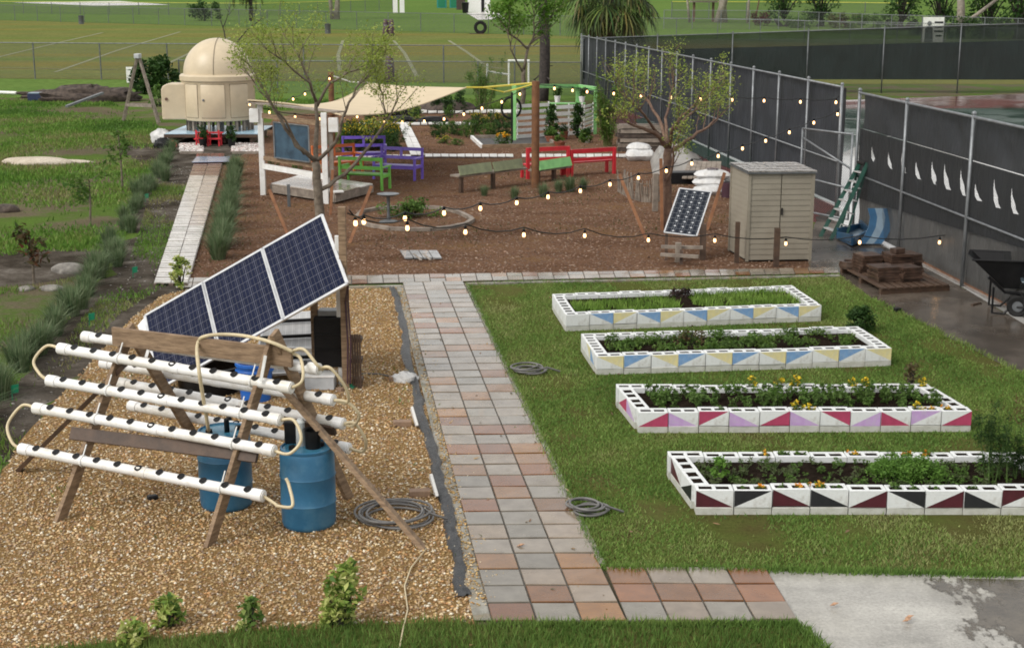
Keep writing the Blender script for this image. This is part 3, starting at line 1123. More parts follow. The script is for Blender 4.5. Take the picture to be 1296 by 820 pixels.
# rough meadow on the left
MEA = [(-200, 118), (130, 124), (200, 160), (215, 190), (175, 260), (150, 320), (60, 318), (-80, 335), (-300, 340)]
mpz = [(p.x, p.y) for p in wpoly(MEA)]
P = sample(mpz, 110000, (30, 1.0))
k = fnoise(P, .55, 21) + RNG.normal(0, .13, len(P)) > .43
MG = [(0.07, 0.15, 0.024), (0.1, 0.205, 0.03), (0.135, 0.245, 0.04), (0.17, 0.23, 0.058), (0.24, 0.22, 0.1)]
blades('meadow_grass', P[k], (.05, .14), (.012, .022), .8, MG, 0, wgrow=.012, patch=.35)
MEB = [(-300, 365), (40, 365), (115, 350), (95, 395), (40, 470), (-60, 560), (-300, 600)]
P = sample([(p.x, p.y) for p in wpoly(MEB)], 26000)
k = fnoise(P, .8, 22) + RNG.normal(0, .12, len(P)) > .5
blades('verge_grass', P[k], (.04, .14), (.008, .014), .9, MG, 0, patch=.6)
DIRTW = [(165, 330), (190, 250), (210, 205), (250, 215), (235, 290), (222, 355), (150, 400), (80, 480), (0, 600), (-60, 600), (60, 460)]
P = sample([(p.x, p.y) for p in wpoly(DIRTW)], 16000)
k = fnoise(P, .9, 23) + RNG.normal(0, .1, len(P)) > .58
blades('weeds', P[k], (.03, .1), (.008, .014), 1.0, MG[1:], .004, patch=.8)
P = sample([(p.x, p.y) for p in wpoly(DIRTW)], 700)
bits('dirt_stones', P, (.01, .035), [(0.2, 0.185, 0.165), (0.34, 0.32, 0.29), (0.12, 0.105, 0.09)], MT['stone'], .6, .003)
P = sample([(p.x, p.y) for p in wpoly([(735, 134), (560, 126), (330, 128), (330, 140), (500, 136), (700, 142)])], 9000)
blades('verge_far_grass', P, (.08, .22), (.03, .05), .8, MG[:4], 0, patch=.3)
P = sample(mp, 9000)
k = fnoise(P, .7, 31) + RNG.normal(0, .1, len(P)) > .66
blades('mulch_weeds', P[k], (.03, .09), (.01, .016), 1.0, [(0.06, 0.07, 0.02), (0.09, 0.09, 0.03), (0.12, 0.1, 0.04)], .005)

# leaf litter lying about on gravel, mulch, paving and lawn
LIT = []
for poly, n_ in ((gp, 260), (mp, 500), (lp, 130), ([(p.x, p.y) for p in (A0, A1, A2, A3)], 45)):
    LIT.append(sample(poly, n_))
P = np.concatenate(LIT)
LEAF_V = np.array([(-1, 0, .1), (0, -.5, .35), (1, .1, .2), (0, .5, .5)], float)
bits('leaf_litter', P, (.018, .045), [(.3, .17, .08), (.4, .26, .12), (.2, .11, .06), (.14, .16, .05)], MT['chip'], .4, .03, LEAF_V, np.array([(0, 1, 2, 3)]), False, .5)
P = sample(gp, 2600)
k = fnoise(P, .8, 71) * .6 + fnoise(P, 3.0, 72) * .4 > .69
blades('gravel_weeds', P[k], (.03, .08), (.005, .009), 1.1, MG[1:], .012)
GE = []
for a, b, n_ in (((503, 370), (545, 520), 500), ((545, 520), (594, 770), 900)):
    a, b = G(*a), G(*b)
    t = RNG.random(n_)[:, None]
    GE.append(np.array([[a.x, a.y]]) * (1 - t) + np.array([[b.x, b.y]]) * t + np.abs(RNG.normal(0, .13, (n_, 1))) * np.array([[1, 0]]))
bits('spilled_gravel', np.concatenate(GE), (.008, .02), [(0.5, 0.33, 0.11), (0.58, 0.4, 0.17), (0.4, 0.22, 0.07), (0.66, 0.55, 0.38)], MT['stone'], .6, .024)
# ---------------------------------------------------------------- fences
def netting(name, a, b, z0, z1, mt, parent, za=None, zb=None):
    """flat wire net from a to b; UV in metres"""
    L = (b - a).length
    root = parent
    o = root.location
    me = bpy.data.meshes.new(name)
    v = [a + Vector((0, 0, z0)) - o, b + Vector((0, 0, z0)) - o, b + Vector((0, 0, z1)) - o, a + Vector((0, 0, z1)) - o]
    me.from_pydata([tuple(x) for x in v], [], [(0, 1, 2, 3)])
    uv = me.uv_layers.new(name='UVMap')
    for i, c in enumerate(((0, z0), (L, z0), (L, z1), (0, z1))):
        uv.data[i].uv = c
    me.materials.append(mt)
    ob = bpy.data.objects.new(name, me)
    COL.objects.link(ob)
    ob.parent = parent
    return ob


def chain_fence(name, label, pts, h, step, rpost, mt, net, cat='fence', group=None, rails=(1.0,), cap=None):
    root = thing(name, label, cat, pts[0], group)
    for a, b in zip(pts, pts[1:]):
        n = max(1, int(round((b - a).length / step)))
        for i in range(n + (1 if b is pts[-1] else 0)):
            p = a.lerp(b, i / n)
            MB().tube([p + Vector((0, 0, -.1)), p + Vector((0, 0, h + .03))], rpost, 8).build('post', mt, root)
        for k in rails:
            MB().tube([a + Vector((0, 0, h * k)), b + Vector((0, 0, h * k))], rpost * .75, 6).build('rail', cap or mt, root)
        if net:
            netting('wire_mesh', a, b, .03, h, net, root)
    return root


def gp3(px, py):
    return G(px, py)


chain_fence('chain_link_fence', 'grey chain link fence along the near edge of the sports field', [G(-120, 99), G(742, 107)], 2.35, 4.4, .045, MT['galvdark'], MT['chaindark'])
chain_fence('chain_link_fence', 'lower grey chain link fence starting behind the domed observatory', [G(228, 118), G(735, 122)], 1.85, 5.2, .04, MT['galvdark'], MT['chaindark'])
chain_fence('chain_link_fence', 'low grey chain link fence along the far edge of the sports field', [fa.lerp(fb, .3), fa.lerp(fb, .95)], 2.1, 4.6, .04, MT['galvdark'], MT['chaindark'])
YF = [G(-40, 17), G(330, 21), G(425, 17), G(497, 13)]
chain_fence('outfield_fence', 'distant outfield fence with a yellow cap curving behind the willow', YF, 1.9, 5.0, .05, MT['galvdark'], MT['chaindark'], cap=MT['fenceyellow'])
chain_fence('outfield_fence', 'distant fence with a yellow cap behind the palm and the pale trunks', [G(850, 24), G(1040, 25), G(1150, 27)], 2.4, 6.0, .06, MT['galvdark'], MT['chaindark'], cap=MT['fenceyellow'])
chain_fence('chain_link_fence', 'grey chain link fence on the grass behind the tennis court', [G(840, 37), G(985, 38), G(1090, 44), G(1166, 47), G(1330, 54)], 2.2, 3.4, .04, MT['galv'], MT['chaindark'], rails=(1.0, .55))


def screen_fence(name, label, a, b, ha, hb, bands, posts, mtp, holes=(), off=.05, rails=(), hz=None, net=None):
    """posts and rails with cloth hung behind them; bands = (z0a,z0b,z1a,z1b,material,name)"""
    root = thing(name, label, 'fence', a)
    d = (b - a)
    nrm = Vector((-d.y, d.x, 0)).normalized()
    if nrm.dot(a - CAM) < 0:
        nrm = -nrm
    up = Vector((0, 0, 1))
    for t in posts:
        p = a.lerp(b, t)
        h = lerp(ha, hb, t)
        pb = MB().tube([p + up * -.1, p + up * (h + .06)], .038, 10)
        pb.ball(p + up * (h + .07), .05, 8, 5)
        pb.build('post', mtp, root, smooth=True)
    MB().tube([a + up * ha, b + up * hb], .03, 8).build('top_rail', mtp, root, smooth=True)
    for za, zb in rails:
        MB().tube([a + up * za, b + up * zb], .024, 8).build('rail', mtp, root, smooth=True)
    for (z0a, z0b, z1a, z1b, mt, nm, hs) in bands:
        A, B = a + nrm * off, b + nrm * off
        outer = [A + up * z0a, B + up * z0b, B + up * z1b, A + up * z1a]
        hol = []
        for h in hs:
            hol.append([ONPLANE(x, y, A, nrm) for x, y in h])
        mb = MB()
        if hol:
            mb.holed(outer, hol)
        else:
            N = 24
            rr = random.Random(hash(nm) % 99)
            ph = [rr.uniform(0, 6) for _ in range(4)]

            def fn(u, v):
                base = outer[0].lerp(outer[1], u).lerp(outer[3].lerp(outer[2], u), v)
                w = math.sin(PI * v) * (.05 * math.sin(u * 37 + ph[0]) + .05 * math.sin(u * 61 + v * 3 + ph[1]) + .04 * math.sin(u * 97 + v * 5 + ph[2]) + .06 * max(0, math.sin(u * 53 + v * 2.5 + ph[3])) ** 6)
                return base + nrm * (w * .45 + .07)
            mb.grid(fn, 140, 6)
        mb.build(nm, mt, root, smooth=not hol)
    if net:
        A, B = a + nrm * .01, b + nrm * .01
        netting('wire_mesh', A, B, .02, min(ha, hb), net, root)
    return root


def crescent(x, y0, x1, y1, w):
    """a torn flap: tip (x,y0) sweeping down to (x1,y1)"""
    xm = x - 1.2
    return [(x, y0), (xm + .2, y0 + (y1 - y0) * .35), (xm + .6, y0 + (y1 - y0) * .72), (xm + 3.4, y1 - 1.2), (x1, y1), (x1 - 1.6, y1 - 1.8), (xm + w * 1.2 + 1.4, y1 - 6), (xm + w * 1.2 + .5, y0 + (y1 - y0) * .6), (x + .8, y0 + (y1 - y0) * .3)]


z6 = lambda x, y: (1000 + x / 3.155, 160 + y / 3.155)
SL = []
for (tx, ty, bx, by, w) in ((327, 78, 338, 148, 3), (393, 103, 410, 172, 3), (447, 103, 464, 187, 3.4), (503, 140, 524, 213, 3.2), (567, 140, 584, 234, 4.5), (617, 148, 644, 255, 4.5), (682, 172, 704, 279, 4), (740, 228, 768, 300, 3.5), (815, 210, 843, 328, 4.2), (885, 246, 914, 352, 4.2)):
    a, b = z6(tx, ty), z6(bx, by)
    SL.append(crescent(a[0], a[1], b[0], b[1], w))
RA, RB = G(1079, 291), G(1217, 363)
RE = RA + (RB - RA) * 2.6
dl = (RE - RA).length
tb = (RB - RA).length / dl
hR = 3.25
screen_fence('windscreen_fence', 'tall tennis court fence with a torn black windscreen beside the wheelbarrow', RA, RE, hR, hR,
             [(.78, 1.55, 2.42, 2.42, MT['screenband'], 'dark_windscreen', SL), (2.42, 2.42, hR - .02, hR - .02, MT['screen'], 'upper_windscreen', ()), (.06, .06, .78, 1.55, MT['screenlow'], 'grey_lower_screen', ())],
             [0, tb * .47, tb, tb * 1.52, tb * 2.05], MT['galv'], rails=((1.35, 1.35),), net=MT['chaindark'])
LA, LB = G(735, 116), G(1058, 262)
sl2 = [crescent(1013, 192, 1016, 203, 1.2), crescent(1028, 195, 1031, 207, 1.2), crescent(1044, 199, 1048, 212, 1.4)]
screen_fence('windscreen_fence', 'tall tennis court fence with a charcoal windscreen running back from the open gate', LA, LB, 3.2, 3.15,
             [(.05, .05, 3.17, 3.12, MT['screen'], 'dark_windscreen', ())],
             [i / 16 for i in range(17)], MT['galv'], rails=((1.2, 1.2),))
BA, BB = G(737, 117), G(1296, 119)
BE = BA + (BB - BA) * 1.7
hA, hB = TOPZ(BA, 49), TOPZ(BB, 30)
hE = hA + (hB - hA) * 1.7
screen_fence('windscreen_fence', 'dark green windscreen fence along the far side of the tennis court', BA, BE, hA, hE,
             [(.75, .8, hA * .76, hE * .76, MT['screengreen'], 'green_windscreen', ()), (hA * .76, hE * .76, hA - .02, hE - .02, MT['screenthin'], 'thin_upper_screen', ())],
             [0, .1, .2, .3, .4, .5, .6, .7, .8, 1], MT['galvdark'], net=MT['chaindark'])

# the gate between the two near fences
gr = thing('chain_link_gate', 'galvanised chain link gate leaf standing open beside the shed', 'gate', G(1062, 286))
ga, gb = G(1011, 272), G(1073, 284)
gh = 2.2
g = MB()
up = Vector((0, 0, 1))
for a, b in ((ga + up * .1, ga + up * gh), (gb + up * .1, gb + up * (gh + .05)), (ga + up * gh, gb + up * gh), (ga + up * .12, gb + up * .12), (ga + up * (gh * .45), gb + up * (gh * .4)), (ga + up * (gh * .9), gb + up * (gh * .62))):
    g.tube([a, b], .026, 8)
g.build('gate_frame', MT['galv'], gr, smooth=True)
netting('wire_mesh', ga, gb, .1, gh, MT['chaindark'], gr)
mm = G(1112, 262)
tag(MB().bar(G(1140, 318, .05) + Vector((.1, .25, 0)), RE + Vector((.2, .35, .05)), .12, .1).build('base_board', MT['woodred']), 'low wet reddish board along the foot of the near windscreen', 'board')

# banner on the fence behind the court
sgn = thing('banner', 'white banner with a dark player figure above the green windscreen', 'banner', G(1180, 54))
bo = sgn.location
wB = 2.9
s0 = AT(1166, 52, bo.y - .1)
s1 = AT(1194, 50, bo.y - .1)
zt = TOPZ(bo, 22)
b0, b1 = Vector((s0.x, bo.y - .1, 0)), Vector((s1.x, bo.y - .1, 0))
zb = bo.z - .1
MB().box(((b0.x + b1.x) / 2, bo.y - .1, (zt + zb) / 2), (b1.x - b0.x, .03, zt - zb)).build('cloth', MT['white'], sgn)
f = MB()
cx = lerp(b0.x, b1.x, .32)
W = b1.x - b0.x
Hh = zt - zb
f.lathe([(.001, -.02), (.1 * W, -.02), (.1 * W, .02), (.001, .02)], (cx, bo.y - .14, zt - Hh * .24), 14, 0, Matrix.Rotation(PI / 2, 3, 'X'))
f.prism([(cx - .2 * W, bo.y - .13, zb), (cx + .2 * W, bo.y - .13, zb), (cx + .16 * W, bo.y - .13, zt - Hh * .45), (cx + .05 * W, bo.y - .13, zt - Hh * .33), (cx - .05 * W, bo.y - .13, zt - Hh * .33), (cx - .18 * W, bo.y - .13, zt - Hh * .45)], (0, -.01, 0))
f.build('player_figure', MT['galvdark'], sgn)
f = MB()
for k, (u0, u1) in enumerate(((.55, .95), (.6, .9), (.55, .95), (.62, .9))):
    zz = zt - Hh * (.2 + .17 * k)
    f.box((lerp(b0.x, b1.x, (u0 + u1) / 2), bo.y - .13, zz), (W * (u1 - u0), .01, Hh * .07))
f.build('printed_bars', MT['black'], sgn)
MB().tube([b0 + up * (bo.z - .2), b0 + up * (zt + .1)], .05, 8).build('post', MT['galvdark'], sgn)
MB().tube([b1 + up * (bo.z - .2), b1 + up * (zt + .1)], .05, 8).build('post', MT['galvdark'], sgn)

# ---------------------------------------------------------------- far buildings and field things
def px_box(mb, x0, x1, base, top, dep, mi=0, inset=0):
    a, b = G(x0, base), G(x1, base)
    h = TOPZ(a, top) - a.z
    mb.box(((a.x + b.x) / 2, a.y + dep / 2, a.z + h / 2 - .05), (b.x - a.x - inset, dep, h + .1), 0, mi)
    return a, b, h


for i, (x0, x1) in enumerate(((553, 565), (569, 579))):
    t = thing('portable_toilet', ['teal portable toilet nearer the outfield fence posts', 'green portable toilet next to the white shed'][i], 'portable toilet', G((x0 + x1) / 2, 10.5))
    m = MB()
    a, b, h = px_box(m, x0, x1, 10.5, -16, 1.8)
    m.build('cabin', MT['teal'], t)
    MB().lathe([(.9, 0), (.75, .25), (.001, .4)], (t.location.x, a.y + .9, a.z + h - .02), 4, 0, Matrix.Rotation(PI / 4, 3, 'Z')).build('roof', MT['white'], t)
    MB().box((t.location.x, a.y - .03, a.z + h * .45), ((b.x - a.x) * .7, .04, h * .8)).build('door', MT['greencap'], t)
t = thing('white_shed', 'white shed with a dark doorway on a pale slab across the field', 'shed', G(608, 16))
m = MB()
a, b, h = px_box(m, 592, 620, 16, -24, 6)
m.build('wall', MT['white'], t)
MB().box((lerp(a.x, b.x, .68), a.y - .03, a.z + h * .42), (.5, .06, h * .84)).build('door', MT['black'], t)
MB().box(((a.x + b.x) / 2, a.y + 3, a.z + h + .15), (b.x - a.x + .8, 6.8, .3)).build('roof', MT['galvdark'], t)
tag(MB().lathe([(.45, 0), (.6, 1.6), (.64, 1.65), (.6, 1.7), (.001, 1.75)], G(589, 17), 14).build('rubbish_bin', MT['black'], smooth='auto'), 'black rubbish bin standing beside the white shed', 'bin')
tag(MB().box(G(583, 13) + Vector((0, 1, 1.3)), (1.5, 1.2, 2.6)).build('cabinet', MT['debris'], bevel=.05), 'brown utility cabinet between the green toilet and the black bin', 'cabinet')
t = thing('white_arch', 'white concrete posts standing at the end of the yellow capped fence', 'posts', G(505, 17))
for x in (500.5, 509):
    a = G(x, 17)
    MB().box(a + Vector((0, 0, 2.2)), (.75, .6, 4.4)).build('post', MT['white'], t)
a, b = G(500.5, 17), G(509, 17)
MB().box((a + b) / 2 + Vector((0, 0, 4.6)), ((b - a).length + .9, .8, .4)).build('beam', MT['white'], t)

for (x, y, lab) in ((103, 31, 'grey round rubbish bin by the far fence near the sand infield'), (415, 43, 'grey round rubbish bin by the far fence near the pale tree trunk')):
    t = thing('rubbish_bin', lab, 'bin', G(x, y))
    MB().lathe([(.001, 0), (.32, .0), (.34, .95), (.36, .98), (.36, 1.02)], t.location, 16).build('drum', MT['galvdark'], t, smooth='auto')
    MB().lathe([(.36, 1.02), (.3, 1.1), (.001, 1.14)], t.location, 16).build('lid', MT['black'], t, smooth='auto')

t = thing('tractor_tyre', 'black tractor tyre standing upright by the far field fence', 'tyre', G(608, 43.5))
ty = MB()
prof = [(.38, -.16), (.62, -.2), (.7, -.16), (.72, 0), (.7, .16), (.62, .2), (.38, .16), (.36, 0), (.38, -.16)]
ty.lathe(prof, t.location + Vector((0, 0, .72)), 28, 0, Matrix.Rotation(PI / 2, 3, 'X'))
for k in range(20):
    an = 2 * PI * k / 20
    ty.box(t.location + Vector((math.cos(an) * .72, 0, .72 + math.sin(an) * .72)), (.05, .36, .1), Matrix.Rotation(-an, 3, 'Y'))
ty.build('tread', MT['tyre'], t)
MB().box(t.location + Vector((-.4, 0, .04)), (1.6, .5, .08)).build('chock', MT['wooddark'], t)


def dummy(px, py, lab, h=1.75):
    t = thing('tackling_dummy', lab, 'tackling dummy', G(px, py))
    p = t.location
    MB().lathe([(.001, 0), (.36, 0), (.38, .08), (.33, .6), (.27, 1.3), (.24, h - .12), (.18, h - .02), (.001, h)], p, 16).build('body', MT['dummy'], t, smooth='auto')
    MB().lathe([(.395, .0), (.4, .06), (.38, .1)], p, 16).build('base_ring', MT['black'], t, smooth=True)
    MB().lathe([(.302, 1.05), (.296, 1.15)], p, 16, 0, None, -2.3, -.9).build('printed_patch', MT['galv'], t, smooth=True)
    return t


dummy(488.5, 45.5, 'left maroon tackling dummy of the pair at the far fence')
dummy(495.5, 45.5, 'right maroon tackling dummy of the pair at the far fence')
dummy(493.5, 104.5, 'single maroon tackling dummy near the cream shade sail')

t = thing('football_goal', 'small white pipe goal on the field behind the green frame', 'goal', G(657, 109))
gy = t.location.y
m = MB()
a, b, c = AT(644, 108, gy), AT(669, 108, gy), None
zt = TOPZ(t.location, 77)
for p in (a, b):
    m.tube([(p.x, gy, p.z - .3), (p.x, gy, zt)], .06, 8)
m.tube([(a.x - .06, gy, zt), (b.x + .06, gy, zt)], .06, 8)
m.build('goal_frame', MT['white'], t)
m = MB()
for p in (a, b):
    m.tube([(p.x, gy, zt), (p.x, gy + 1.2, a.z)], .035, 6)
m.build('back_stay', MT['galv'], t)
tag(MB().tube([G(622, 105) + Vector((-.3, 0, .0)), G(622, 105) + Vector((-.25, 0, 1.2)), G(622, 105) + Vector((-.2, 0, .7)), G(622, 105) + Vector((1.2, 0, .5))], .07, 6).build('white_pipe', MT['white']), 'bent white pipe lying on the field beside the goal', 'pipe')
tag(MB().box(G(168.5, 105) + Vector((0, -.2, .5)), (.7, .06, 1.0)).build('white_board', MT['white'], bevel=.02), 'white board propped on the field fence behind the wooden A-frame', 'board')

# ---------------------------------------------------------------- domed observatory
ob = thing('observatory', 'beige fibreglass observatory with a round dome on a pale blue deck', 'observatory', G(278, 170))
OC = Vector(((278 - 648) / 1800 * 57.0, 55.6, 0))
OC.x = AT(278.5, 150, 55.6).x
ob.location = (OC.x, OC.y, 0)
zb, zt = .82, 2.28
ro = 1.36
m = MB()
m.lathe([(ro - .06, zb - .02), (ro, zb), (ro + .02, zb + .06), (ro + .015, zt - .1), (ro + .05, zt)], OC, 64)
m.build('wall', MT['beige'], ob, smooth='auto')
MB().lathe([(.001, zb + .02), (ro - .03, zb + .02)], OC, 48).build('floor_panel', MT['beigedark'], ob)
m = MB()
m.lathe([(ro + .06, zt - .0), (ro + .1, zt + .04), (ro + .1, zt + .2), (ro + .04, zt + .26), (1.3, zt + .27)], OC, 64)
m.build('rim', MT['beige'], ob, smooth='auto')
m = MB()
rd = 1.31
m.lathe([(rd * math.cos(a), zt + .27 + rd * 1.02 * math.sin(a)) for a in [R(x) for x in range(0, 91, 6)][:-1]] + [(.001, zt + .27 + rd * 1.02)], OC, 64)
dm = m.build('dome', MT['beige'], ob, smooth='auto')
m = MB()
arc = [OC + Vector((.08 + .012, -(rd + .006) * math.cos(R(a)), zt + .27 + (rd + .006) * 1.02 * math.sin(R(a)))) for a in range(0, 180, 6)]
m.tube(arc, .014, 5)
m.build('seam', MT['beigedark'], dm)


def wallpanel(name, d0, d1, z0, z1, out, parent):
    """curved panel on the round wall, angles in degrees from facing the lens"""
    a0, a1 = R(-90 + d0), R(-90 + d1)
    r = ro + .02
    m = MB()
    m.lathe([(r, z0), (r + out, z0 + .05), (r + out, z1 - .05), (r, z1)], OC, 16, 0, None, a0, a1)
    o = m.build(name, MT['beige'], parent, smooth='auto')
    e = MB()
    ring = []
    for zz in (z0, z1):
        pts = [OC + Vector(((r + .006) * math.cos(lerp(a0, a1, k / 10)), (r + .006) * math.sin(lerp(a0, a1, k / 10)), zz)) for k in range(11)]
        e.tube(pts, .012, 4)
    for aa in (a0, a1):
        e.tube([OC + Vector(((r + .006) * math.cos(aa), (r + .006) * math.sin(aa), zz)) for zz in (z0, z1)], .012, 4)
    e.build('seam', MT['beigedark'], o)
    return o


dr = wallpanel('door', -17, 20, zb + .12, zt - .08, .03, ob)
MB().ball(OC + Vector(((ro + .07) * math.sin(R(-13)), -(ro + .07) * math.cos(R(-13)), zb + .8)), .045, 8, 6).build('handle', MT['galv'], dr)
wallpanel('panel', -52, -24, zb + .12, zt - .08, .02, ob)
wallpanel('panel', 29, 62, zb + .12, zt - .08, .02, ob)
m = MB()
pa = -90 - 68
bx = OC + Vector((-1.55, -.35, 0))
pr = [(-.5, 0), (.45, 0), (.45, 1.36), (-.25, 1.36), (-.43, 1.27), (-.5, 1.12)]
m.prism([bx + Vector((x, -.45, zb + .02 + z)) for x, z in pr], (0, .9, 0))
bay = m.build('equipment_bay', MT['beige'], ob, bevel=.04)
MB().lathe([(.001, 0), (.06, 0), (.06, .02), (.001, .02)], bx + Vector((-.3, -.46, zb + .8)), 12, 0, Matrix.Rotation(PI / 2, 3, 'X')).build('lock', MT['barkred'], bay)
for k in range(22):
    an = 2 * PI * k / 22
    q = OC + Vector((math.cos(an) * (ro - .12), math.sin(an) * (ro - .12), .42 + .2))
    MB().box(q, (.1, .1, .42), an).build('support_post', MT['woodgrey'], ob)
MB().box(OC + Vector((0, 0, .6)), (.25, .25, .4)).build('pier', MT['galv'], ob)
dw, dd = 3.5, 3.5
dy = OC.y - 1.9
m = MB()
for k in range(14):
    m.box((OC.x + .02, dy + .12 + k * .25, .39), (dw, .235, .035))
m.build('deck', MT['deckblue'], ob)
m = MB()
m.box((OC.x, dy, .33), (dw, .05, .12))
m.box((OC.x, dy + 3.5, .3), (dw, .05, .12))
for x in (-1.5, -.5, .5, 1.5):
    m.box((OC.x + x, dy + 1.7, .2), (.1, 3.2, .3))
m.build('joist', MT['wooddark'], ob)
for dx in (-1.25, 1.25):
    pass
st = thing('red_step', 'red painted step frame in front of the observatory deck', 'step', (OC.x + .02, dy - .5, 0))
m = MB()
for x in (-.42, 0.0, .42):
    m.box(st.location + Vector((x, -.12, .3)), (.06, .06, .6))
    m.box(st.location + Vector((x, .3, .25)), (.06, .06, .5))
m.build('frame', MT['red'], st)
m = MB()
m.box(st.location + Vector((0, .28, .47)), (1.0, .3, .04))
m.box(st.location + Vector((0, -.08, .28)), (1.0, .26, .04))
m.build('tread', MT['red'], st)

# deck side beds of pale pebbles
for i, (x0, x1) in enumerate(((228, 257), (294, 328))):
    poly = [(p.x, p.y) for p in (G(x0, 193), G(x1, 193), G(x1, 182.5), G(x0, 182.5))]
    P = sample(poly, 2200)
    o = bits('pebbles', P, (.03, .075), [(.85, .83, .8), (.6, .55, .52), (.9, .9, .88), (.3, .22, .2), (.7, .55, .52)], MT['stone'], .6, .01)
    k = MB()
    k.bar(G(x0, 193.5, .04), G(x1, 193.5, .04), .09, .1)
    tag(k.build('edging_board', MT['woodgrey']), ['timber edging board in front of the pebbles left of the red step', 'timber edging board in front of the pebbles right of the red step'][i], 'board')

# boardwalk of slatted panels in two lanes
bw = MB()
rr = random.Random(4)
W0, W1 = G(195, 362, 0), G(238, 362, 0)
T0, T1 = G(249, 197, 0), G(285, 197, 0)
NS = 92
for i in range(NS):
    for lane in (0, 1):
        u0, u1 = (.015, .485) if lane == 0 else (.515, .985)
        v0, v1 = (i + .13) / NS, (i + .87) / NS
        q = lambda u, v: W0.lerp(W1, u).lerp(T0.lerp(T1, u), v)
        z = .075 + rr.uniform(-.006, .006)
        P = [q(u0, v0), q(u1, v0), q(u1, v1), q(u0, v1)]
        t = i / NS
        k = rr.uniform(.82, 1.1)
        if t > .72:
            cc = (0.2, 0.1, 0.075)
        else:
            cc = (.66, .63, .59) if (lane == 0 or t < .3) else (.55, .48, .43)
        bw.col = tuple(c * k for c in cc)
        bw.prism([(p.x, p.y, z) for p in P], (0, 0, -.025))
for u in (.03, .25, .47, .53, .75, .97):
    bw.col = (.2, .15, .12)
    for s in range(6):
        a, b = W0.lerp(W1, u).lerp(T0.lerp(T1, u), s / 6), W0.lerp(W1, u).lerp(T0.lerp(T1, u), (s + .98) / 6)
        bw.bar(a + Vector((0, 0, .026)), b + Vector((0, 0, .026)), .05, .045)
MT['slat'] = M('boardwalk_slat', (1, 1, 1), (.7, .68, .66), 6, .32, .18, .2, 30, vcol=True, coat=0.4)
o = bw.build('boardwalk', MT['slat'])
o['kind'] = 'structure'
wm = MB()
a, b, c, d2 = G(243, 210), G(292, 209), G(291, 203), G(249, 203)
wm.prism([Vector((p.x, p.y, .1)) for p in (a, b, c, d2)], (0, 0, .03))  # board whose pale blue colour holds the glare of standing water
tag(wm.build('wet_board', M('wet_pale_board', (.38, .42, .55), (.3, .34, .46), 3, .08), bevel=.01), 'shiny wet pale board lying across the boardwalk below the red step', 'board')
# ---------------------------------------------------------------- white sign frame with a board
def stick(px, py, top, lab, cat='post', name='wooden_post', r=.05, mt=None, lean=(0, 0), square=False, group=None):
    b = G(px, py)
    z = TOPZ(b, top)
    m = MB()
    t = b + Vector((lean[0], lean[1], z))
    if square:
        m.bar(b - Vector((0, 0, .1)), t, r * 2, r * 2, (0, 1, 0))
    else:
        m.tube([b - Vector((0, 0, .1)), b.lerp(t, .5), t], [r, r, r * .97], 12)
    return tag(m.build(name, mt or MT['post'], smooth=False if square else 'auto'), lab, cat, group)


sf = thing('sign_frame', 'white painted post frame holding a blue grey board by the shade sail', 'sign frame', G(334, 247))
a, b = G(333.5, 247), G(413, 258)
za, zb_ = TOPZ(a, 131), TOPZ(b, 143)
for p, z in ((a, za), (b, zb_)):
    MB().box(p + Vector((0, 0, z / 2 - .05)), (.15, .15, z + .1)).build('post', MT['white'], sf, bevel=.01)
MB().bar(b + Vector((.16, .05, -.05)), b + Vector((.16, .05, zb_ - .3)), .12, .12).build('back_post', MT['woodgrey'], sf)
ba = (b - a).normalized()


def fr(u, z, off=0.0):
    p = a.lerp(b, u)
    return Vector((p.x, p.y - off, z))


MB().bar(fr(.02, za * .87, .0), fr(.98, zb_ * .88, .0), .05, .13).build('cross_rail', MT['wood'], sf)
MB().bar(fr(.02, za * .41, .0), fr(.98, zb_ * .405, .0), .05, .12).build('cross_rail', MT['wood'], sf)
MB().bar(fr(.0, za * .32, .0), fr(1.0, zb_ * .30, .0), .1, .14).build('bottom_rail', MT['white'], sf)
m = MB()
m.prism([fr(.23, za * .44, .1), fr(.76, za * .43, .1), fr(.76, za * .80, .1), fr(.23, za * .81, .1)], (0, .03, 0))
bd = m.build('board', MT['chalk'], sf)
m = MB()
for c0, c1 in (((.22, .435), (.77, .425)), ((.77, .425), (.77, .805)), ((.77, .805), (.22, .815)), ((.22, .815), (.22, .435))):
    m.bar(fr(c0[0], za * c0[1], .12), fr(c1[0], za * c1[1], .12), .035, .03)
m.build('frame', MT['galv'], bd)
for p, z, dx in ((a, za, -.16), (b, zb_, .26)):
    MB().box(p + Vector((dx, -.03, z * .87)), (.26, .2, .38)).build('light_box', MT['white'], sf, bevel=.015)
m = MB()
m.bar(a + Vector((-.25, 0, za + .02)), b + Vector((.45, 0, zb_ + .02)), .3, .04)
m.build('top_board', MT['woodgrey'], sf)
MB().bar(G(366, 262), G(366, 262) + up * .6, .08, .06, (0, 1, 0)).build('brace', MT['galvdark'], sf)

# ---------------------------------------------------------------- shade sail
sl = thing('shade_sail', 'cream triangular shade sail stretched above the coloured benches', 'shade sail', G(470, 225))
A = AT(314, 127, a.y - .1)
D = AT(432, 146, b.y - .4)
B = AT(468, 105, G(500, 190).y)
C = AT(590, 111, G(600, 215).y)


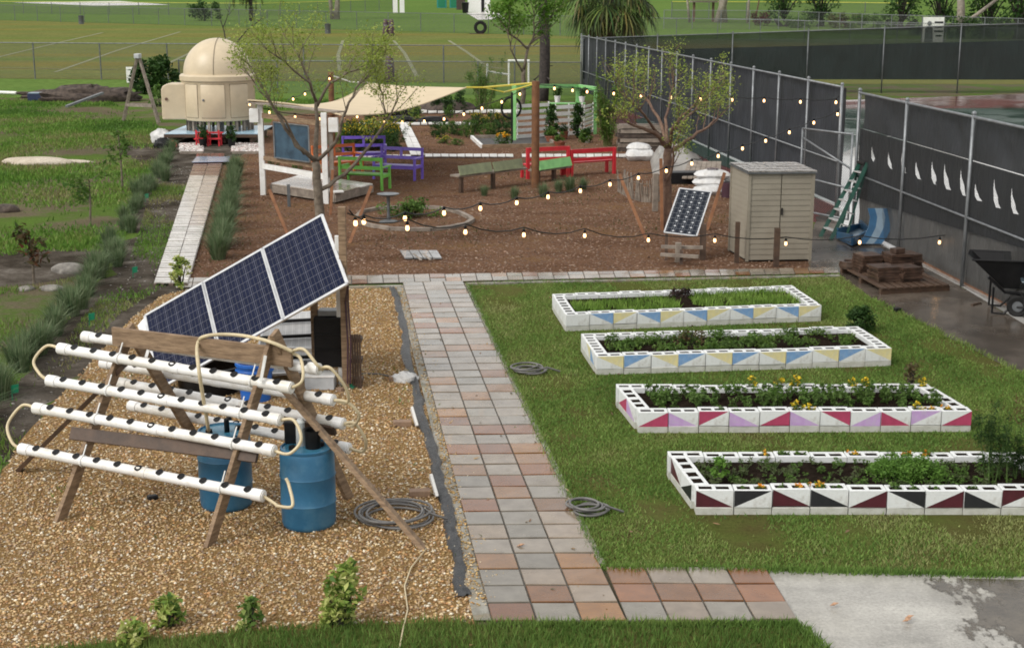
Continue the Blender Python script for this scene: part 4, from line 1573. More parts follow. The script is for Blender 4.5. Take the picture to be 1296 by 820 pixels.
def sfn(u, v):
    # A-B along the back, D-C along the front
    p = A.lerp(B, u).lerp(D.lerp(C, u), v)
    e = 4 * u * (1 - u)
    q = 4 * v * (1 - v)
    ctr = (A + B + C + D) / 4
    pull = (ctr - p)
    pull.z *= .25
    k = .13 * e * (abs(v - .5) * 2) ** 2 + .12 * q * (abs(u - .5) * 2) ** 2
    return p + pull * k + Vector((0, 0, -.3 * e * (v ** 2) - .42 * e * ((1 - v) ** 2) + .05 * math.sin(u * 16) * e * q * .3))


m = MB()
m.grid(sfn, 28, 20)
m.build('cloth', MT['sail'], sl, smooth=True)
m = MB()
m.tube([sfn(i / 28, 1) for i in range(29)], .022, 5)
m.tube([sfn(i / 28, 0) for i in range(29)], .022, 5)
m.tube([sfn(0, i / 20) for i in range(21)], .022, 5)
m.build('hem', MT['sail'], sl)
PP = G(677.5, 238)
ptop = TOPZ(PP, 103)
pt = Vector((PP.x, PP.y, ptop - .05))
m = MB()
m.tube([C, AT(612, 111, C.y + .1), pt], .03, 5)
m.tube([AT(612, 111, C.y + .1), AT(638, 117, C.y + .4), AT(650, 114, PP.y), pt + Vector((-.1, 0, -.05))], .025, 5)
m.build('strap', MT['yellow'], sl)
P2 = G(421.5, 196)
p2t = TOPZ(P2, 92)
m = MB()
m.tube([B, B.lerp(Vector((P2.x, P2.y, p2t - .1)), .5) + Vector((0, 0, -.1)), Vector((P2.x, P2.y, p2t - .1))], .025, 5)
m.build('strap', MT['white'], sl)

stick(677.5, 238, 103, 'tall round brown post between the olive bench and the red bench', r=.115)
stick(421.5, 196, 92, 'round brown post behind the leafy tree at the cream sail', r=.1)

# ---------------------------------------------------------------- timber platform
pf = thing('platform', 'low timber platform with wet pale boards beside the white frame', 'platform', G(410, 250))
p0, p1, p2, p3 = G(343, 246), G(424, 259), G(472, 246), G(384, 233)
m = MB()
n = 15
for i in range(n):
    t0, t1 = (i + .05) / n, (i + .95) / n
    m.col = (.85, .83, .8) if i > 9 else (.42, .36, .3)  # rear boards paler: wet sheen painted into their colour
    q = [p0.lerp(p3, t0), p1.lerp(p2, t0), p1.lerp(p2, t1), p0.lerp(p3, t1)]
    m.prism([(p.x, p.y, .27) for p in q], (0, 0, .035))
m.build('deck_board', MT['slat'], pf)
m = MB()
for (u, v) in ((p0, p1), (p1, p2), (p2, p3), (p3, p0)):
    m.bar(u + Vector((0, 0, .16)), v + Vector((0, 0, .16)), .05, .2)
m.build('skirt', MT['woodgrey'], pf)
tag(MB().box(G(428, 244, .305) + Vector((0, 0, .03)), (.28, .2, .05), .3).build('lamp_block', MT['white'], bevel=.01), 'small white block lying on the timber platform', 'block')


# ---------------------------------------------------------------- benches
def bench(name, lab, mt, base, rz, w=1.35, group=None):
    t = thing(name, lab, 'bench', base, group, rz)
    hw = w / 2
    bx = lambda c, s, nm, tilt=0: MB().box(c, s, Matrix.Rotation(tilt, 3, 'X') if tilt else None).build(nm, mt, t, local=True, bevel=.006)
    m = MB()
    for y in (-.42, -.31, -.20, -.09):
        m.box((0, y, .44), (w - .06, .1, .028))
    m.build('seat', mt, t, local=True)
    m = MB()
    for z in (.9, .64):
        m.box((0, .045 + (z - .45) * .18, z), (w, .03, .1), Matrix.Rotation(-.18, 3, 'X'))
    m.box((0, .075, .77), (.08, .03, .3), Matrix.Rotation(-.18, 3, 'X'))
    m.build('backrest', mt, t, local=True)
    for sx in (-1, 1):
        MB().bar((sx * (hw - .035), -.44, 0), (sx * (hw - .035), -.42, .66), .06, .07, (0, 1, 0)).build('leg', mt, t, local=True)
        MB().bar((sx * (hw - .035), .1, 0), (sx * (hw - .035), .12, .95), .06, .07, (0, 1, 0)).build('leg', mt, t, local=True)
        MB().box((sx * (hw - .03), -.18, .67), (.09, .62, .035)).build('armrest', mt, t, local=True)
        MB().box((sx * (hw - .035), -.18, .4), (.045, .5, .08)).build('side_rail', mt, t, local=True)
    MB().box((0, -.43, .385), (w - .1, .03, .08)).build('apron', mt, t, local=True)
    return t


bench('garden_bench', 'purple wooden bench facing the lens beside the white stepping path', MT['purple'], G(507, 226), R(-22), 1.45)
bench('garden_bench', 'purple wooden bench half hidden behind the green and orange benches', MT['purple'], G(461, 209), R(8), 1.45)
bench('garden_bench', 'orange wooden bench partly hidden behind the green bench', MT['orange'], G(425, 222), R(34), 1.5)
bench('garden_bench', 'lime green wooden bench standing beside the timber platform', MT['green'], G(459, 240), R(160), 1.4)


def rail_bench(name, lab, mt, pL, pR, h):
    """bench seen from behind: back rails between posts, seat plank beyond"""
    t = thing(name, lab, 'bench', (pL + pR) / 2)
    d = (pR - pL).normalized()
    nn = Vector((-d.y, d.x, 0))
    for p in (pL, pR):
        MB().bar(p, p + up * h, .09, .09, nn).build('post', mt, t)
        MB().bar(p + nn * .42, p + nn * .42 + up * .42, .08, .08, nn).build('leg', mt, t)
    for z, hh in ((h - .06, .13), (h * .62, .1)):
        MB().bar(pL + up * z + d * .02, pR + up * z - d * .02, .04, hh).build('back_rail', mt, t)
    MB().bar(pL + nn * .24 + up * .42, pR + nn * .24 + up * .42, .42, .04).build('seat', mt, t)
    return t


r0, r1, r2 = G(668, 227), G(721, 224), G(777, 220)
dr_ = (r1 - r0).normalized()
rail_bench('red_bench', 'red slatted bench behind the tall brown post', MT['red'], r0, r1 - dr_ * .06, TOPZ(r0, 187.5))
rail_bench('red_bench', 'red slatted bench at the right end by the stick fence', MT['red'], r1 + dr_ * .06, r2, TOPZ(r2, 186.5))


def plank_bench(lab, mt, q0, q1, ztop, planks):
    t = thing('plank_bench', lab, 'bench', (q0 + q1) / 2)
    d = (q1 - q0).normalized()
    nn = Vector((-d.y, d.x, 0))
    for u in (.04, .5):
        p = q0.lerp(q1, u)
        MB().bar(p, p + up * (ztop - .3), .1, .1, nn).build('leg', MT['wooddark'], t)
    MB().bar(q0 + up * (ztop - .28) + nn * .15, q1 + up * (ztop - .28) + nn * .15, .4, .05).build('seat', MT['woodgrey'], t)
    for u0, u1 in planks:
        MB().bar(q0.lerp(q1, u0) + up * (ztop - .12) - nn * .05, q0.lerp(q1, u1) + up * (ztop - .1) - nn * .05, .04, .28, (nn * .35 + up).normalized()).build('back_plank', mt, t)
    return t


q0, q1 = G(580, 245), G(666, 234)
plank_bench('long low bench with two pale olive back planks left of the brown post', MT['olive'], q0, q1, TOPZ(q0, 211), ((0, .46), (.49, .92)))
q0, q1 = G(679, 232), G(722, 226)
plank_bench('low bench with one mint green plank in front of the red bench', MT['mint'], q0, q1, TOPZ(q0, 205), ((.03, .97),))

# ---------------------------------------------------------------- green frame and white pallets
gf = thing('garden_pergola', 'light green timber frame standing round the white pallet wall', 'pergola', G(700, 176))
fl_, fr_ = G(650.5, 178), G(753, 170)
fm_ = G(731, 166)
zl = TOPZ(fl_, 109)
zr = TOPZ(fm_, 109.5)
z3 = TOPZ(fr_, 112.5)
for p, z, w in ((fl_, zl, .17), (fm_, zr, .18), (fr_, z3, .13)):
    MB().bar(p, p + up * z, w, w, (0, 1, 0)).build('post', MT['mint'], gf)
MB().bar(fl_ + up * zl, fm_ + up * zr, .16, .15).build('beam', MT['mint'], gf)
MB().bar(fm_ + up * zr, fr_ + up * z3, .16, .15).build('beam', MT['mint'], gf)
m0, m1 = Vector((fm_.x - 1.2, fm_.y, TOPZ(fm_, 131))), Vector((fm_.x + .3, fm_.y, TOPZ(fm_, 131)))
MB().bar(m0, m1, .3, .05).build('shelf', MT['mint'], gf)


def pallet_wall(lab, pL, pR, ht, rows, ups):
    t = thing('upright_pallet', lab, 'pallet', (pL + pR) / 2)
    for k in range(rows):
        z = ht * (k + .5) / rows
        MB().bar(pL + up * z, pR + up * z, .03, ht / rows * .55).build('slat', MT['white'], t)
    for u in ups:
        p = pL.lerp(pR, u)
        MB().bar(p + Vector((0, .06, .02)), p + Vector((0, .06, ht)), .05, .09, (0, 1, 0)).build('upright', MT['white'], t)
    return t


pa_, pb_ = G(654, 177), G(695, 174)
pallet_wall('white upright pallet left of the two hanging plants under the green frame', pa_, pb_, TOPZ(pa_, 131), 6, (.02, .5, .98))
pa_, pb_ = G(702, 174), G(737, 172)
pallet_wall('white upright pallet between the two climbing plants under the green frame', pa_, pb_, TOPZ(pa_, 132), 5, (.02, .5, .98))
pa_, pb_ = G(738.5, 172), G(751, 168)
pallet_wall('narrow white pallet with holes at the right end of the green frame', pa_, pb_, TOPZ(pa_, 133), 7, (.05, .95))
tag(MB().lathe([(.36, -.03), (.42, -.03), (.44, 0), (.42, .03), (.36, .03), (.36, -.03)], G(647, 178) + up * 1.25, 26, 0, Matrix.Rotation(PI / 2, 3, 'X') @ Matrix.Rotation(.35, 3, 'Y')).build('bicycle_rim', MT['tyre'], smooth=True), 'dark bicycle wheel rim hanging at the left post of the green frame', 'wheel rim')
tag(MB().tube([G(648, 181), G(648, 181) + up * 1.9], .04, 8).build('black_pipe', MT['black']), 'thin black upright pipe beside the hanging wheel rim', 'pipe')


def pot(px, py, z, lab, mt, r=.14, h=.26, name='plant_pot', plant=None):
    b = G(px, py) + up * z
    t = thing(name, lab, 'pot', b)
    MB().lathe([(.001, 0), (r * .75, 0), (r, h * .85), (r * 1.08, h * .86), (r * 1.08, h), (r * .9, h), (r * .85, h * .8)], b, 16).build('pot', mt, t, smooth='auto')
    MB().lathe([(.001, h * .82), (r * .87, h * .82)], b, 14).build('soil', MT['soil'], t)
    return t


pot(714, 176, 0, 'terracotta pot standing below the gap between the white pallets', MT['terracotta'], .16, .3)
pot(743, 181, 0, 'small white pot on the ground by the narrow pallet', MT['white'], .12, .26)
pot(697, 180, 0, 'wide terracotta bowl at the left of the pallet garden', MT['terracotta'], .2, .22)
pot(708, 186, 0, 'wide terracotta bowl in front of the pallet garden', MT['terracotta'], .22, .2)
tp_ = TOPZ(G(705, 174), 131)
pot(705, 173.5, tp_ + .02, 'white pot standing on top of the middle pallet', MT['white'], .12, .26)
pot(736, 171, tp_ - .02, 'white pot standing at the right end of the middle pallet', MT['white'], .12, .22)

# timber framed plot
pl = thing('timber_plot', 'low timber framed plot of dark grit in front of the white pallets', 'garden plot', G(650, 185))
c0, c1, c2, c3 = G(610, 188), G(703, 186), G(690, 174), G(597, 176)
m = MB()
m.poly([Vector((p.x, p.y, .02)) for p in (c0, c1, c2, c3)])
m.build('grit', M('dark_grit', (.09, .085, .085), (.04, .04, .04), 15, .8), pl)
for u, v, mt in ((c0, c1, 'wood'), (c1, c2, 'woodgrey'), (c2, c3, 'woodgrey'), (c3, c0, 'white')):
    MB().bar(u + up * .07, v + up * .07, .1, .13).build('edge_board', MT[mt], pl)

# white stepping path and its cross row
sp = MB()
rr = random.Random(2)
for lane in (0, 1):
    for k in range(6):
        a_, b_ = G(520 + lane * 9, 198.5), G(504 + lane * 6.5, 157)
        c_, d_ = G(528.5 + lane * 9, 198.5), G(510 + lane * 7, 157)
        q = [a_.lerp(b_, (k + .03) / 6), c_.lerp(d_, (k + .03) / 6), c_.lerp(d_, (k + .97) / 6), a_.lerp(b_, (k + .97) / 6)]
        sp.prism([(p.x, p.y, .03 + rr.uniform(0, .012)) for p in q], (0, 0, .03))
for k in range(25):
    x0 = 538 + k * 10.2
    if 648 < x0 < 652:
        continue
    q = [G(x0 + .3, 200.5), G(x0 + 9.6, 200.5), G(x0 + 9.3, 197.3), G(x0, 197.3)]
    sp.prism([(p.x, p.y, .03 + rr.uniform(0, .015)) for p in q], (0, 0, .03))
for k in range(12):
    x0 = 425 + k * 8
    q = [G(x0, 200.5), G(x0 + 7, 200.5), G(x0 + 7, 198), G(x0, 198)]
    sp.prism([(p.x, p.y, .03) for p in q], (0, 0, .03))
for (y0, y1, xa, xb) in ((159.5, 157.5, 450, 600), (144.5, 141.5, 500, 660)):
    k = xa
    while k < xb:
        w = rr.uniform(8, 14)
        q = [G(k, y0), G(k + w - 1.5, y0), G(k + w - 1.5, y1), G(k, y1)]
        sp.prism([(p.x, p.y, .03 + rr.uniform(0, .03)) for p in q], (0, 0, .05))
        k += w
struct('stepping_path', sp, M('pale_stepping_slab', (.78, .77, .74), (.6, .58, .55), 3, .3))

# dark sacks and rocks in the rear garden
def lump(name, px, py, r, mt, lab, cat, sd=1, z=0.0, rz=0.0, group=None, crump=0.0):
    rr = random.Random(sd)
    b = G(px, py)
    m = MB()
    ph = [rr.uniform(0, 6) for _ in range(6)]
    nu, nv = 18, 9
    vs, fs = [], []
    for j in range(nv + 1):
        th = PI * .62 * j / nv
        for i in range(nu):
            an = 2 * PI * i / nu
            k = 1 + .14 * math.sin(2 * an + ph[0]) + .1 * math.sin(3 * an + ph[1] + th * 2) + .06 * math.sin(5 * an + ph[2] + th * 4)
            s = math.sin(th) ** .75
            v = Vector((math.cos(an) * s * k * r[0], math.sin(an) * s * k * r[1], 0))
            v.rotate(Matrix.Rotation(rz, 3, 'Z'))
            v.z = z + r[2] * (math.cos(th) + .25) / 1.25
            if crump:
                v *= 1 + rr.uniform(-crump, crump)
            vs.append(b + v)
    for j in range(nv):
        for i in range(nu):
            i2 = (i + 1) % nu
            fs.append((j * nu + i, (j + 1) * nu + i, (j + 1) * nu + i2, j * nu + i2))
    m._add(vs, fs)
    o = m.build(name, mt, smooth=True)
    return tag(o, lab, cat, group) if lab else tag(o, None, None, None, 'structure')


lump('black_sack', 508, 155, (.55, .3, .3), MT['black'], 'low black sack at the head of the white stepping path', 'sack', 3)
lump('black_sack', 548, 156.5, (.6, .3, .32), MT['black'], 'black sack with a wet top right of the white stepping path', 'sack', 4)
lump('mulch_heap', 565, 141, (1.5, .8, .55), MT['debris'], 'dark mulch heap beyond the shrubs below the sail tip', 'heap', 5)
lump('mulch_heap', 498, 147, (1.3, .7, .6), MT['black'], 'black covered heap beneath the tip of the cream sail', 'heap', 6)

# ---------------------------------------------------------------- pedestal dish, flagstones, hose ring
bb = thing('pedestal_dish', 'small round metal dish on a pedestal beside the rope ring', 'bird bath', G(492, 281))
p = bb.location
h = TOPZ(p, 246)
MB().lathe([(.001, 0), (.24, .0), (.22, .03), (.06, .06)], p, 20).build('foot', MT['galvdark'], bb, smooth='auto')
MB().lathe([(.05, .05), (.035, .3), (.045, h - .08), (.06, h - .04)], p, 14).build('stem', MT['galvdark'], bb, smooth=True)
m = MB()
m.lathe([(.001, h - .05), (.15, h - .045), (.27, h), (.28, h + .015), (.25, h + .0), (.14, h - .02), (.001, h - .025)], p, 26)
m.build('dish', MT['galv'], bb, smooth='auto')
m = MB()
ctr_ = [(452, 277), (458, 270), (478, 266), (505, 264.5), (530, 264.5), (552, 265), (570, 268), (583, 272), (595, 278), (598, 281), (590, 286), (570, 290), (545, 293), (520, 293), (495, 292), (470, 288), (455, 284), (452, 279)]
rr = random.Random(3)
segs = []
pp = [G(x, y) for x, y in ctr_]
for i, (u, v) in enumerate(zip(pp, pp[1:])):
    m.bar(u + up * .05, v + up * .05, .11, .08)
tag(m.build('log_ring', MT['woodgrey']), 'ring of thin grey logs laid on the mulch around the dish', 'log ring')
m = MB()
for k in range(4):
    x0, x1 = 508 + k * 12, 521 + k * 12
    q = [G(x0 + 4, 329.5), G(x1 + 2, 329.5), G(x1 - 4, 320), G(x0 - 2, 320)]
    m.prism([(p.x, p.y, .03) for p in q], (0, 0, .03))
fs_ = thing('flagstones', 'patch of wet grey flagstones sunk in the mulch', 'flagstones', G(532, 325))
m.build('slab', M('wet_flag', (.3, .3, .3), (.15, .15, .15), 3, .12), fs_)
m = MB()
for k in range(2):
    m.bar(G(523 + k * 12, 321, .061), G(533 + k * 12, 329.2, .061), .05, .008)
m.build('batten', MT['woodgrey'], fs_)

# ---------------------------------------------------------------- shed
sh = thing('garden_shed', 'taupe vinyl clad shed with a low shingled roof near the open gate', 'shed', G(985, 330))
s0, s1, s3 = G(945, 332), G(1024.5, 331), G(923, 318.5)
s2 = s1 + (s3 - s0)
zf = TOPZ(s0, 220)
zbk = TOPZ(s3, 209)


def clad(mb, p, q, z0a, ztop_a, ztop_b, out, pitch=.115):
    """lapped boards on a wall whose top slopes from ztop_a to ztop_b"""
    n = int(max(ztop_a, ztop_b) / pitch) + 1
    for k in range(n):
        z = z0a + k * pitch
        t0a = min(z + pitch, ztop_a)
        t0b = min(z + pitch, ztop_b)
        if z >= max(ztop_a, ztop_b):
            break
        za_, zb2 = min(z, ztop_a), min(z, ztop_b)
        o1, o0 = out * .013, out * .003
        v = [p + o1 + up * za_, q + o1 + up * zb2, q + o0 + up * t0b, p + o0 + up * t0a]
        mb._add(v, [(0, 1, 2, 3)])
        mb._add([p + up * za_, q + up * zb2, q + o1 + up * zb2, p + o1 + up * za_], [(0, 1, 2, 3)])


fo = Vector((s1 - s0).cross(up)).normalized()
if fo.y > 0:
    fo = -fo
so = Vector((s3 - s0).cross(up)).normalized()
if so.x > 0:
    so = -so
m = MB()
clad(m, s0, s0.lerp(s1, .5) - (s1 - s0).normalized() * .008, .05, zf, zf, fo)
m.build('door', MT['siding'], sh)
m = MB()
clad(m, s0.lerp(s1, .5) + (s1 - s0).normalized() * .008, s1, .05, zf, zf, fo)
dd_ = m.build('door', MT['siding'], sh)
m = MB()
clad(m, s3, s0, .05, zbk, zf, so)
clad(m, s1, s2, .05, zf, zbk, -so)
clad(m, s2, s3, .05, zbk, zbk, -fo)
m.build('wall', MT['siding'], sh)
for p, z in ((s0, zf), (s1, zf), (s3, zbk), (s2, zbk)):
    MB().bar(p + up * .02, p + up * z, .06, .06, fo).build('corner_trim', MT['siding'], sh)
m = MB()
m.poly([p + up * .02 for p in (s0, s1, s2, s3)])
m.build('floor_panel', MT['black'], sh)
MB().bar(s0.lerp(s1, .52) + fo * .03 + up * 1.0, s0.lerp(s1, .52) + fo * .03 + up * 1.15, .03, .02, fo).build('handle', MT['black'], dd_)
m = MB()
ex = (s1 - s0).normalized() * .06
e0, e1, e2, e3 = s0 - ex + fo * .07 + up * zf, s1 + ex + fo * .07 + up * zf, s2 + ex - fo * .05 + up * (zbk + .0), s3 - ex - fo * .05 + up * zbk
m.prism([e0, e1, e2, e3], (0, 0, .035))
ro_ = m.build('roof', MT['galvdark'], sh)
m = MB()
rr = random.Random(5)
for row in range(4):
    x = 0
    while x < .999:
        w = rr.uniform(.05, .1)
        x1 = min(1, x + w)
        v0, v1 = row / 4, min(1, (row + 1.1) / 4)
        q = lambda u, v: e0.lerp(e1, u).lerp(e3.lerp(e2, u), v)
        z = .052 - row * .0 + rr.uniform(-.004, .004)
        m._add([q(x, v0) + up * (z + .01), q(x1 - .004, v0) + up * (z + .01), q(x1 - .004, v1) + up * z, q(x, v1) + up * z, q(x, v0) + up * .036, q(x1 - .004, v0) + up * .036], [(0, 1, 2, 3), (4, 5, 1, 0)])
        x = x1
m.build('shingles', MT['shingle'], ro_)
stick(932, 333, 281, 'short dark stake at the left corner of the shed', name='wooden_stake', r=.045, mt=MT['wooddark'], square=True)
stick(982, 338, 289, 'short dark stake in front of the shed doors', name='wooden_stake', r=.055, mt=MT['wooddark'], square=True)

# ---------------------------------------------------------------- small solar panel on its stand
sv = thing('small_solar_panel', 'single grey solar panel tilted on a timber stand beside the shed', 'solar panel', G(868, 328))
yb = sv.location.y
zc0 = (sv.location - CAM).dot(FW)
tl, tr = ZC(860, 238.5, zc0 + .12), ZC(900, 243, zc0 + .18)
brr, bl = ZC(881.5, 299, zc0 - .32), ZC(840.5, 294, zc0 - .40)


def panel(parent, tl, tr, br, bl, mt, th=.035, fw_=.03):
    n = (tr - tl).cross(bl - tl).normalized()
    if n.dot(CAM - tl) < 0:
        n = -n
    me = bpy.data.meshes.new('cells')
    o = parent.location
    me.from_pydata([tuple(p + n * .004 - o) for p in (tl, tr, br, bl)], [], [(0, 1, 2, 3)])
    uv = me.uv_layers.new(name='UVMap')
    for i, c in enumerate(((0, 0), (1, 0), (1, 1), (0, 1))):
        uv.data[i].uv = c
    me.materials.append(mt)
    c = bpy.data.objects.new('cells', me)
    COL.objects.link(c)
    c.parent = parent
    m = MB()
    m.prism([p - n * th for p in (tl, tr, br, bl)], n * (th - .004))
    for u, v in ((tl, tr), (tr, br), (br, bl), (bl, tl)):
        m.bar(u, v, fw_, .016, n)
    m.build('frame', MT['alu'], parent)
    return n


panel(sv, tl, tr, brr, bl, MT['pvmono'])
m = MB()
gs = lambda x, y, z: G(x, y) + up * z
m.bar(gs(836, 330, .3), gs(889, 331, .3), .1, .06)
m.bar(gs(836, 334, .2), gs(884, 337, .2), .1, .06)
m.bar(gs(858, 332, .0), gs(858, 332, .42), .12, .1, (0, 1, 0))
m.build('shelf', MT['woodgrey'], sv)
for q_ in ((gs(889, 329, 0), gs(889, 328, .75), .12), (gs(843, 329, 0), gs(843, 326, .5), .06), (gs(862, 335, 0), gs(862, 334, .3), .06)):
    MB().bar(q_[0], q_[1], q_[2], q_[2], (0, 1, 0)).build('leg', MT['wooddark'], sv)
m = MB()
m.bar(gs(888, 328, .72), (tr + brr) / 2 + Vector((0, .06, 0)), .05, .05)
m.bar(gs(843, 326, .48), (tl + bl) / 2 + Vector((0, .06, 0)), .05, .05)
m.build('strut', MT['wooddark'], sv)

# stakes round the right tree
def lean_stake(p0, p1, dy, lab, r=.035, mt='woodred'):
    a = G(*p0)
    b = AT(p1[0], p1[1], a.y + dy)
    m = MB()
    m.bar(a - up * .1, b, r * 2, r * 2, (0, 1, 0))
    return tag(m.build('tree_stake', MT[mt]), lab, 'stake')


lean_stake((820, 303), (784, 221), .3, 'reddish stake leaning left of the bare branched tree')
lean_stake((838, 292), (836.5, 201), 0, 'upright reddish stake close to the trunk of the bare branched tree')
lean_stake((893, 292), (917, 219), .5, 'reddish stake leaning right behind the small solar panel')
lean_stake((366, 296), (341, 240), .2, 'reddish stake leaning left of the leafy tree by the platform')
lean_stake((440, 308), (470, 236), .6, 'reddish stake leaning right of the leafy tree')
lean_stake((418, 272), (421, 215), 0, 'thin upright reddish stake behind the leafy tree')
stick(438.5, 492, 262, 'pale timber post topped by string lights beside the solar array', r=.05, mt=MT['wood'], square=True)

# ---------------------------------------------------------------- ladder
ld = thing('step_ladder', 'dark green step ladder leaning at the open gate', 'ladder', G(1045, 303))
l0, l1 = G(1038, 300), G(1051, 305)
t0, t1 = AT(1089, 205, l0.y + .9), AT(1098, 207, l1.y + .9)
for u, v in ((l0, t0), (l1, t1)):
    MB().bar(u, v, .04, .09, (1, 0, 0)).build('side_rail', MT['ladder'], ld)
m = MB()
for k in range(1, 8):
    m.bar(l0.lerp(t0, k / 8), l1.lerp(t1, k / 8), .1, .03)
m.build('step', MT['alu'], ld)
k0, k1 = G(1061, 300), G(1070, 303)
MB().bar(k0, t0 + Vector((0, .06, -.1)), .03, .05, (1, 0, 0)).build('rear_leg', MT['ladder'], ld)
MB().bar(k1, t1 + Vector((0, .06, -.1)), .03, .05, (1, 0, 0)).build('rear_leg', MT['ladder'], ld)
MB().bar(t0, t1, .16, .06).build('top_cap', MT['black'], ld, bevel=.01)
m = MB()
for k in range(1, 5):
    m.bar(k0.lerp(t0, k / 6), k1.lerp(t1, k / 6), .03, .03)
m.build('rear_brace', MT['alu'], ld)

# slide pieces
sd_ = thing('slide_chute', 'curved blue slide chute leaning against the windscreen fence', 'slide', G(1102, 312))
yb = sd_.location.y
cl_ = [(1101, 312, 0), (1108, 300, .1), (1114, 288, .2), (1116, 275, .28), (1113, 264, .33)]
m, m2 = MB(), MB()
row = []
for x, y, dy in cl_:
    c = AT(x, y, yb + dy)
    if x == 1101:
        c.z = .06
    row.append(c)
for (off0, off1, mb) in ((-.26, -.1, m), (-.1, .08, m2), (.08, .26, m)):
    vs = []
    for c in row:
        vs += [c + Vector((off0, 0, 0)), c + Vector((off1, 0, 0)), c + Vector((off1, .04, 0)), c + Vector((off0, .04, 0))]
    fs = []
    for i in range(len(row) - 1):
        for k in range(4):
            fs.append((i * 4 + k, i * 4 + (k + 1) % 4, i * 4 + 4 + (k + 1) % 4, i * 4 + 4 + k))
    mb._add(vs, fs)
m.build('rail', MT['poolblue'], sd_, smooth='auto')
m2.build('trough', MT['poolgrey'], sd_, smooth='auto')
tr_ = thing('blue_tray', 'shallow blue plastic tray lying beside the slide chute', 'tray', G(1080, 308))
q = [G(1059, 304), G(1078, 313), G(1104, 303), G(1088, 293)]
m = MB()
m.prism([(p.x, p.y, .03) for p in q], (0, 0, .05))
m.build('base', MT['poolblue'], tr_)
m = MB()
for u, v in zip(q, q[1:] + q[:1]):
    m.bar(u + up * .12, v + up * .2, .05, .16)
m.build('rim', MT['poolblue'], tr_)
m = MB()
m.poly([Vector((p.x, p.y, .085)) for p in q])
m.build('inner_face', MT['poolgrey'], tr_)

# ---------------------------------------------------------------- pallet with stacked paving
pk = thing('wooden_pallet', 'dark wet pallet loaded with paving stacks on the wet concrete', 'pallet', G(1130, 355))
c0, c1, c3 = G(1115, 374), G(1202, 369), G(1063, 345)
c2 = c1 + (c3 - c0)
m = MB()
for k in range(9):
    a_, b_ = c0.lerp(c1, (k + .1) / 9), c0.lerp(c1, (k + .85) / 9)
    m.prism([(p.x, p.y, .11) for p in (a_, b_, b_ + (c3 - c0), a_ + (c3 - c0))], (0, 0, .025))
m.build('deck_board', MT['wooddark'], pk)
m = MB()
for v in (0.03, .5, .97):
    m.bar(c0.lerp(c3, v) + up * .055, c1.lerp(c2, v) + up * .055, .09, .1)
m.build('bearer', MT['wooddark'], pk)
W_ = (c1 - c0).length
D_ = (c3 - c0).length
ang = math.atan2((c1 - c0).y, (c1 - c0).x)
rr = random.Random(11)
for i, (u, v, n_, s_, lab) in enumerate(((.62, .62, 5, .46, 'tallest stack of wet paving slabs on the dark pallet'), (.25, .75, 4, .44, 'left rear stack of wet paving slabs on the dark pallet'), (.24, .33, 3, .46, 'front left low stack of wet paving slabs on the dark pallet'),
                                         (.84, .72, 4, .46, 'right rear stack of wet paving slabs on the dark pallet'), (.55, .28, 3, .42, 'front middle stack of wet paving slabs on the dark pallet'))):
    c = c0 + (c1 - c0) * u + (c3 - c0) * v
    t = thing('slab_stack', lab, 'slab stack', c + up * .14)
    for k in range(n_ + 2):
        MB().box(c + Vector((rr.uniform(-.03, .03), rr.uniform(-.03, .03), .14 + .025 + k * .055)), (s_, s_, .048), ang + rr.uniform(-.08, .08)).build('slab', MT['rust'], t)
t = thing('ring_block', 'small round wet ring lying on the left of the pallet', 'ring', c0 + (c1 - c0) * .08 + (c3 - c0) * .9 + up * .14)
MB().lathe([(.12, 0), (.2, 0), (.2, .14), (.12, .14), (.12, 0)], t.location, 18).build('ring', MT['rust'], t, smooth='auto')
MB().lathe([(.21, .03), (.215, .06), (.21, .09)], t.location, 18).build('band', MT['wooddark'], t, smooth=True)
tag(MB().box(c0 + (c1 - c0) * .62 + (c3 - c0) * .62 + up * .57, (.22, .2, .09), .4).build('wet_brick', MT['rust'], bevel=.008), 'wet brick on top of the tallest slab stack', 'brick')
tag(MB().box(G(1136, 395) + up * .04, (.12, .09, .08), .3).build('small_box', MT['black'], bevel=.01), 'tiny black box lying on the lawn edge near the bush', 'box')
tag(MB().bar(G(1230, 386, .02), G(1241, 383.5, .02), .05, .03).build('wood_offcut', MT['wooddark']), 'short dark offcut lying on the wet concrete', 'offcut')


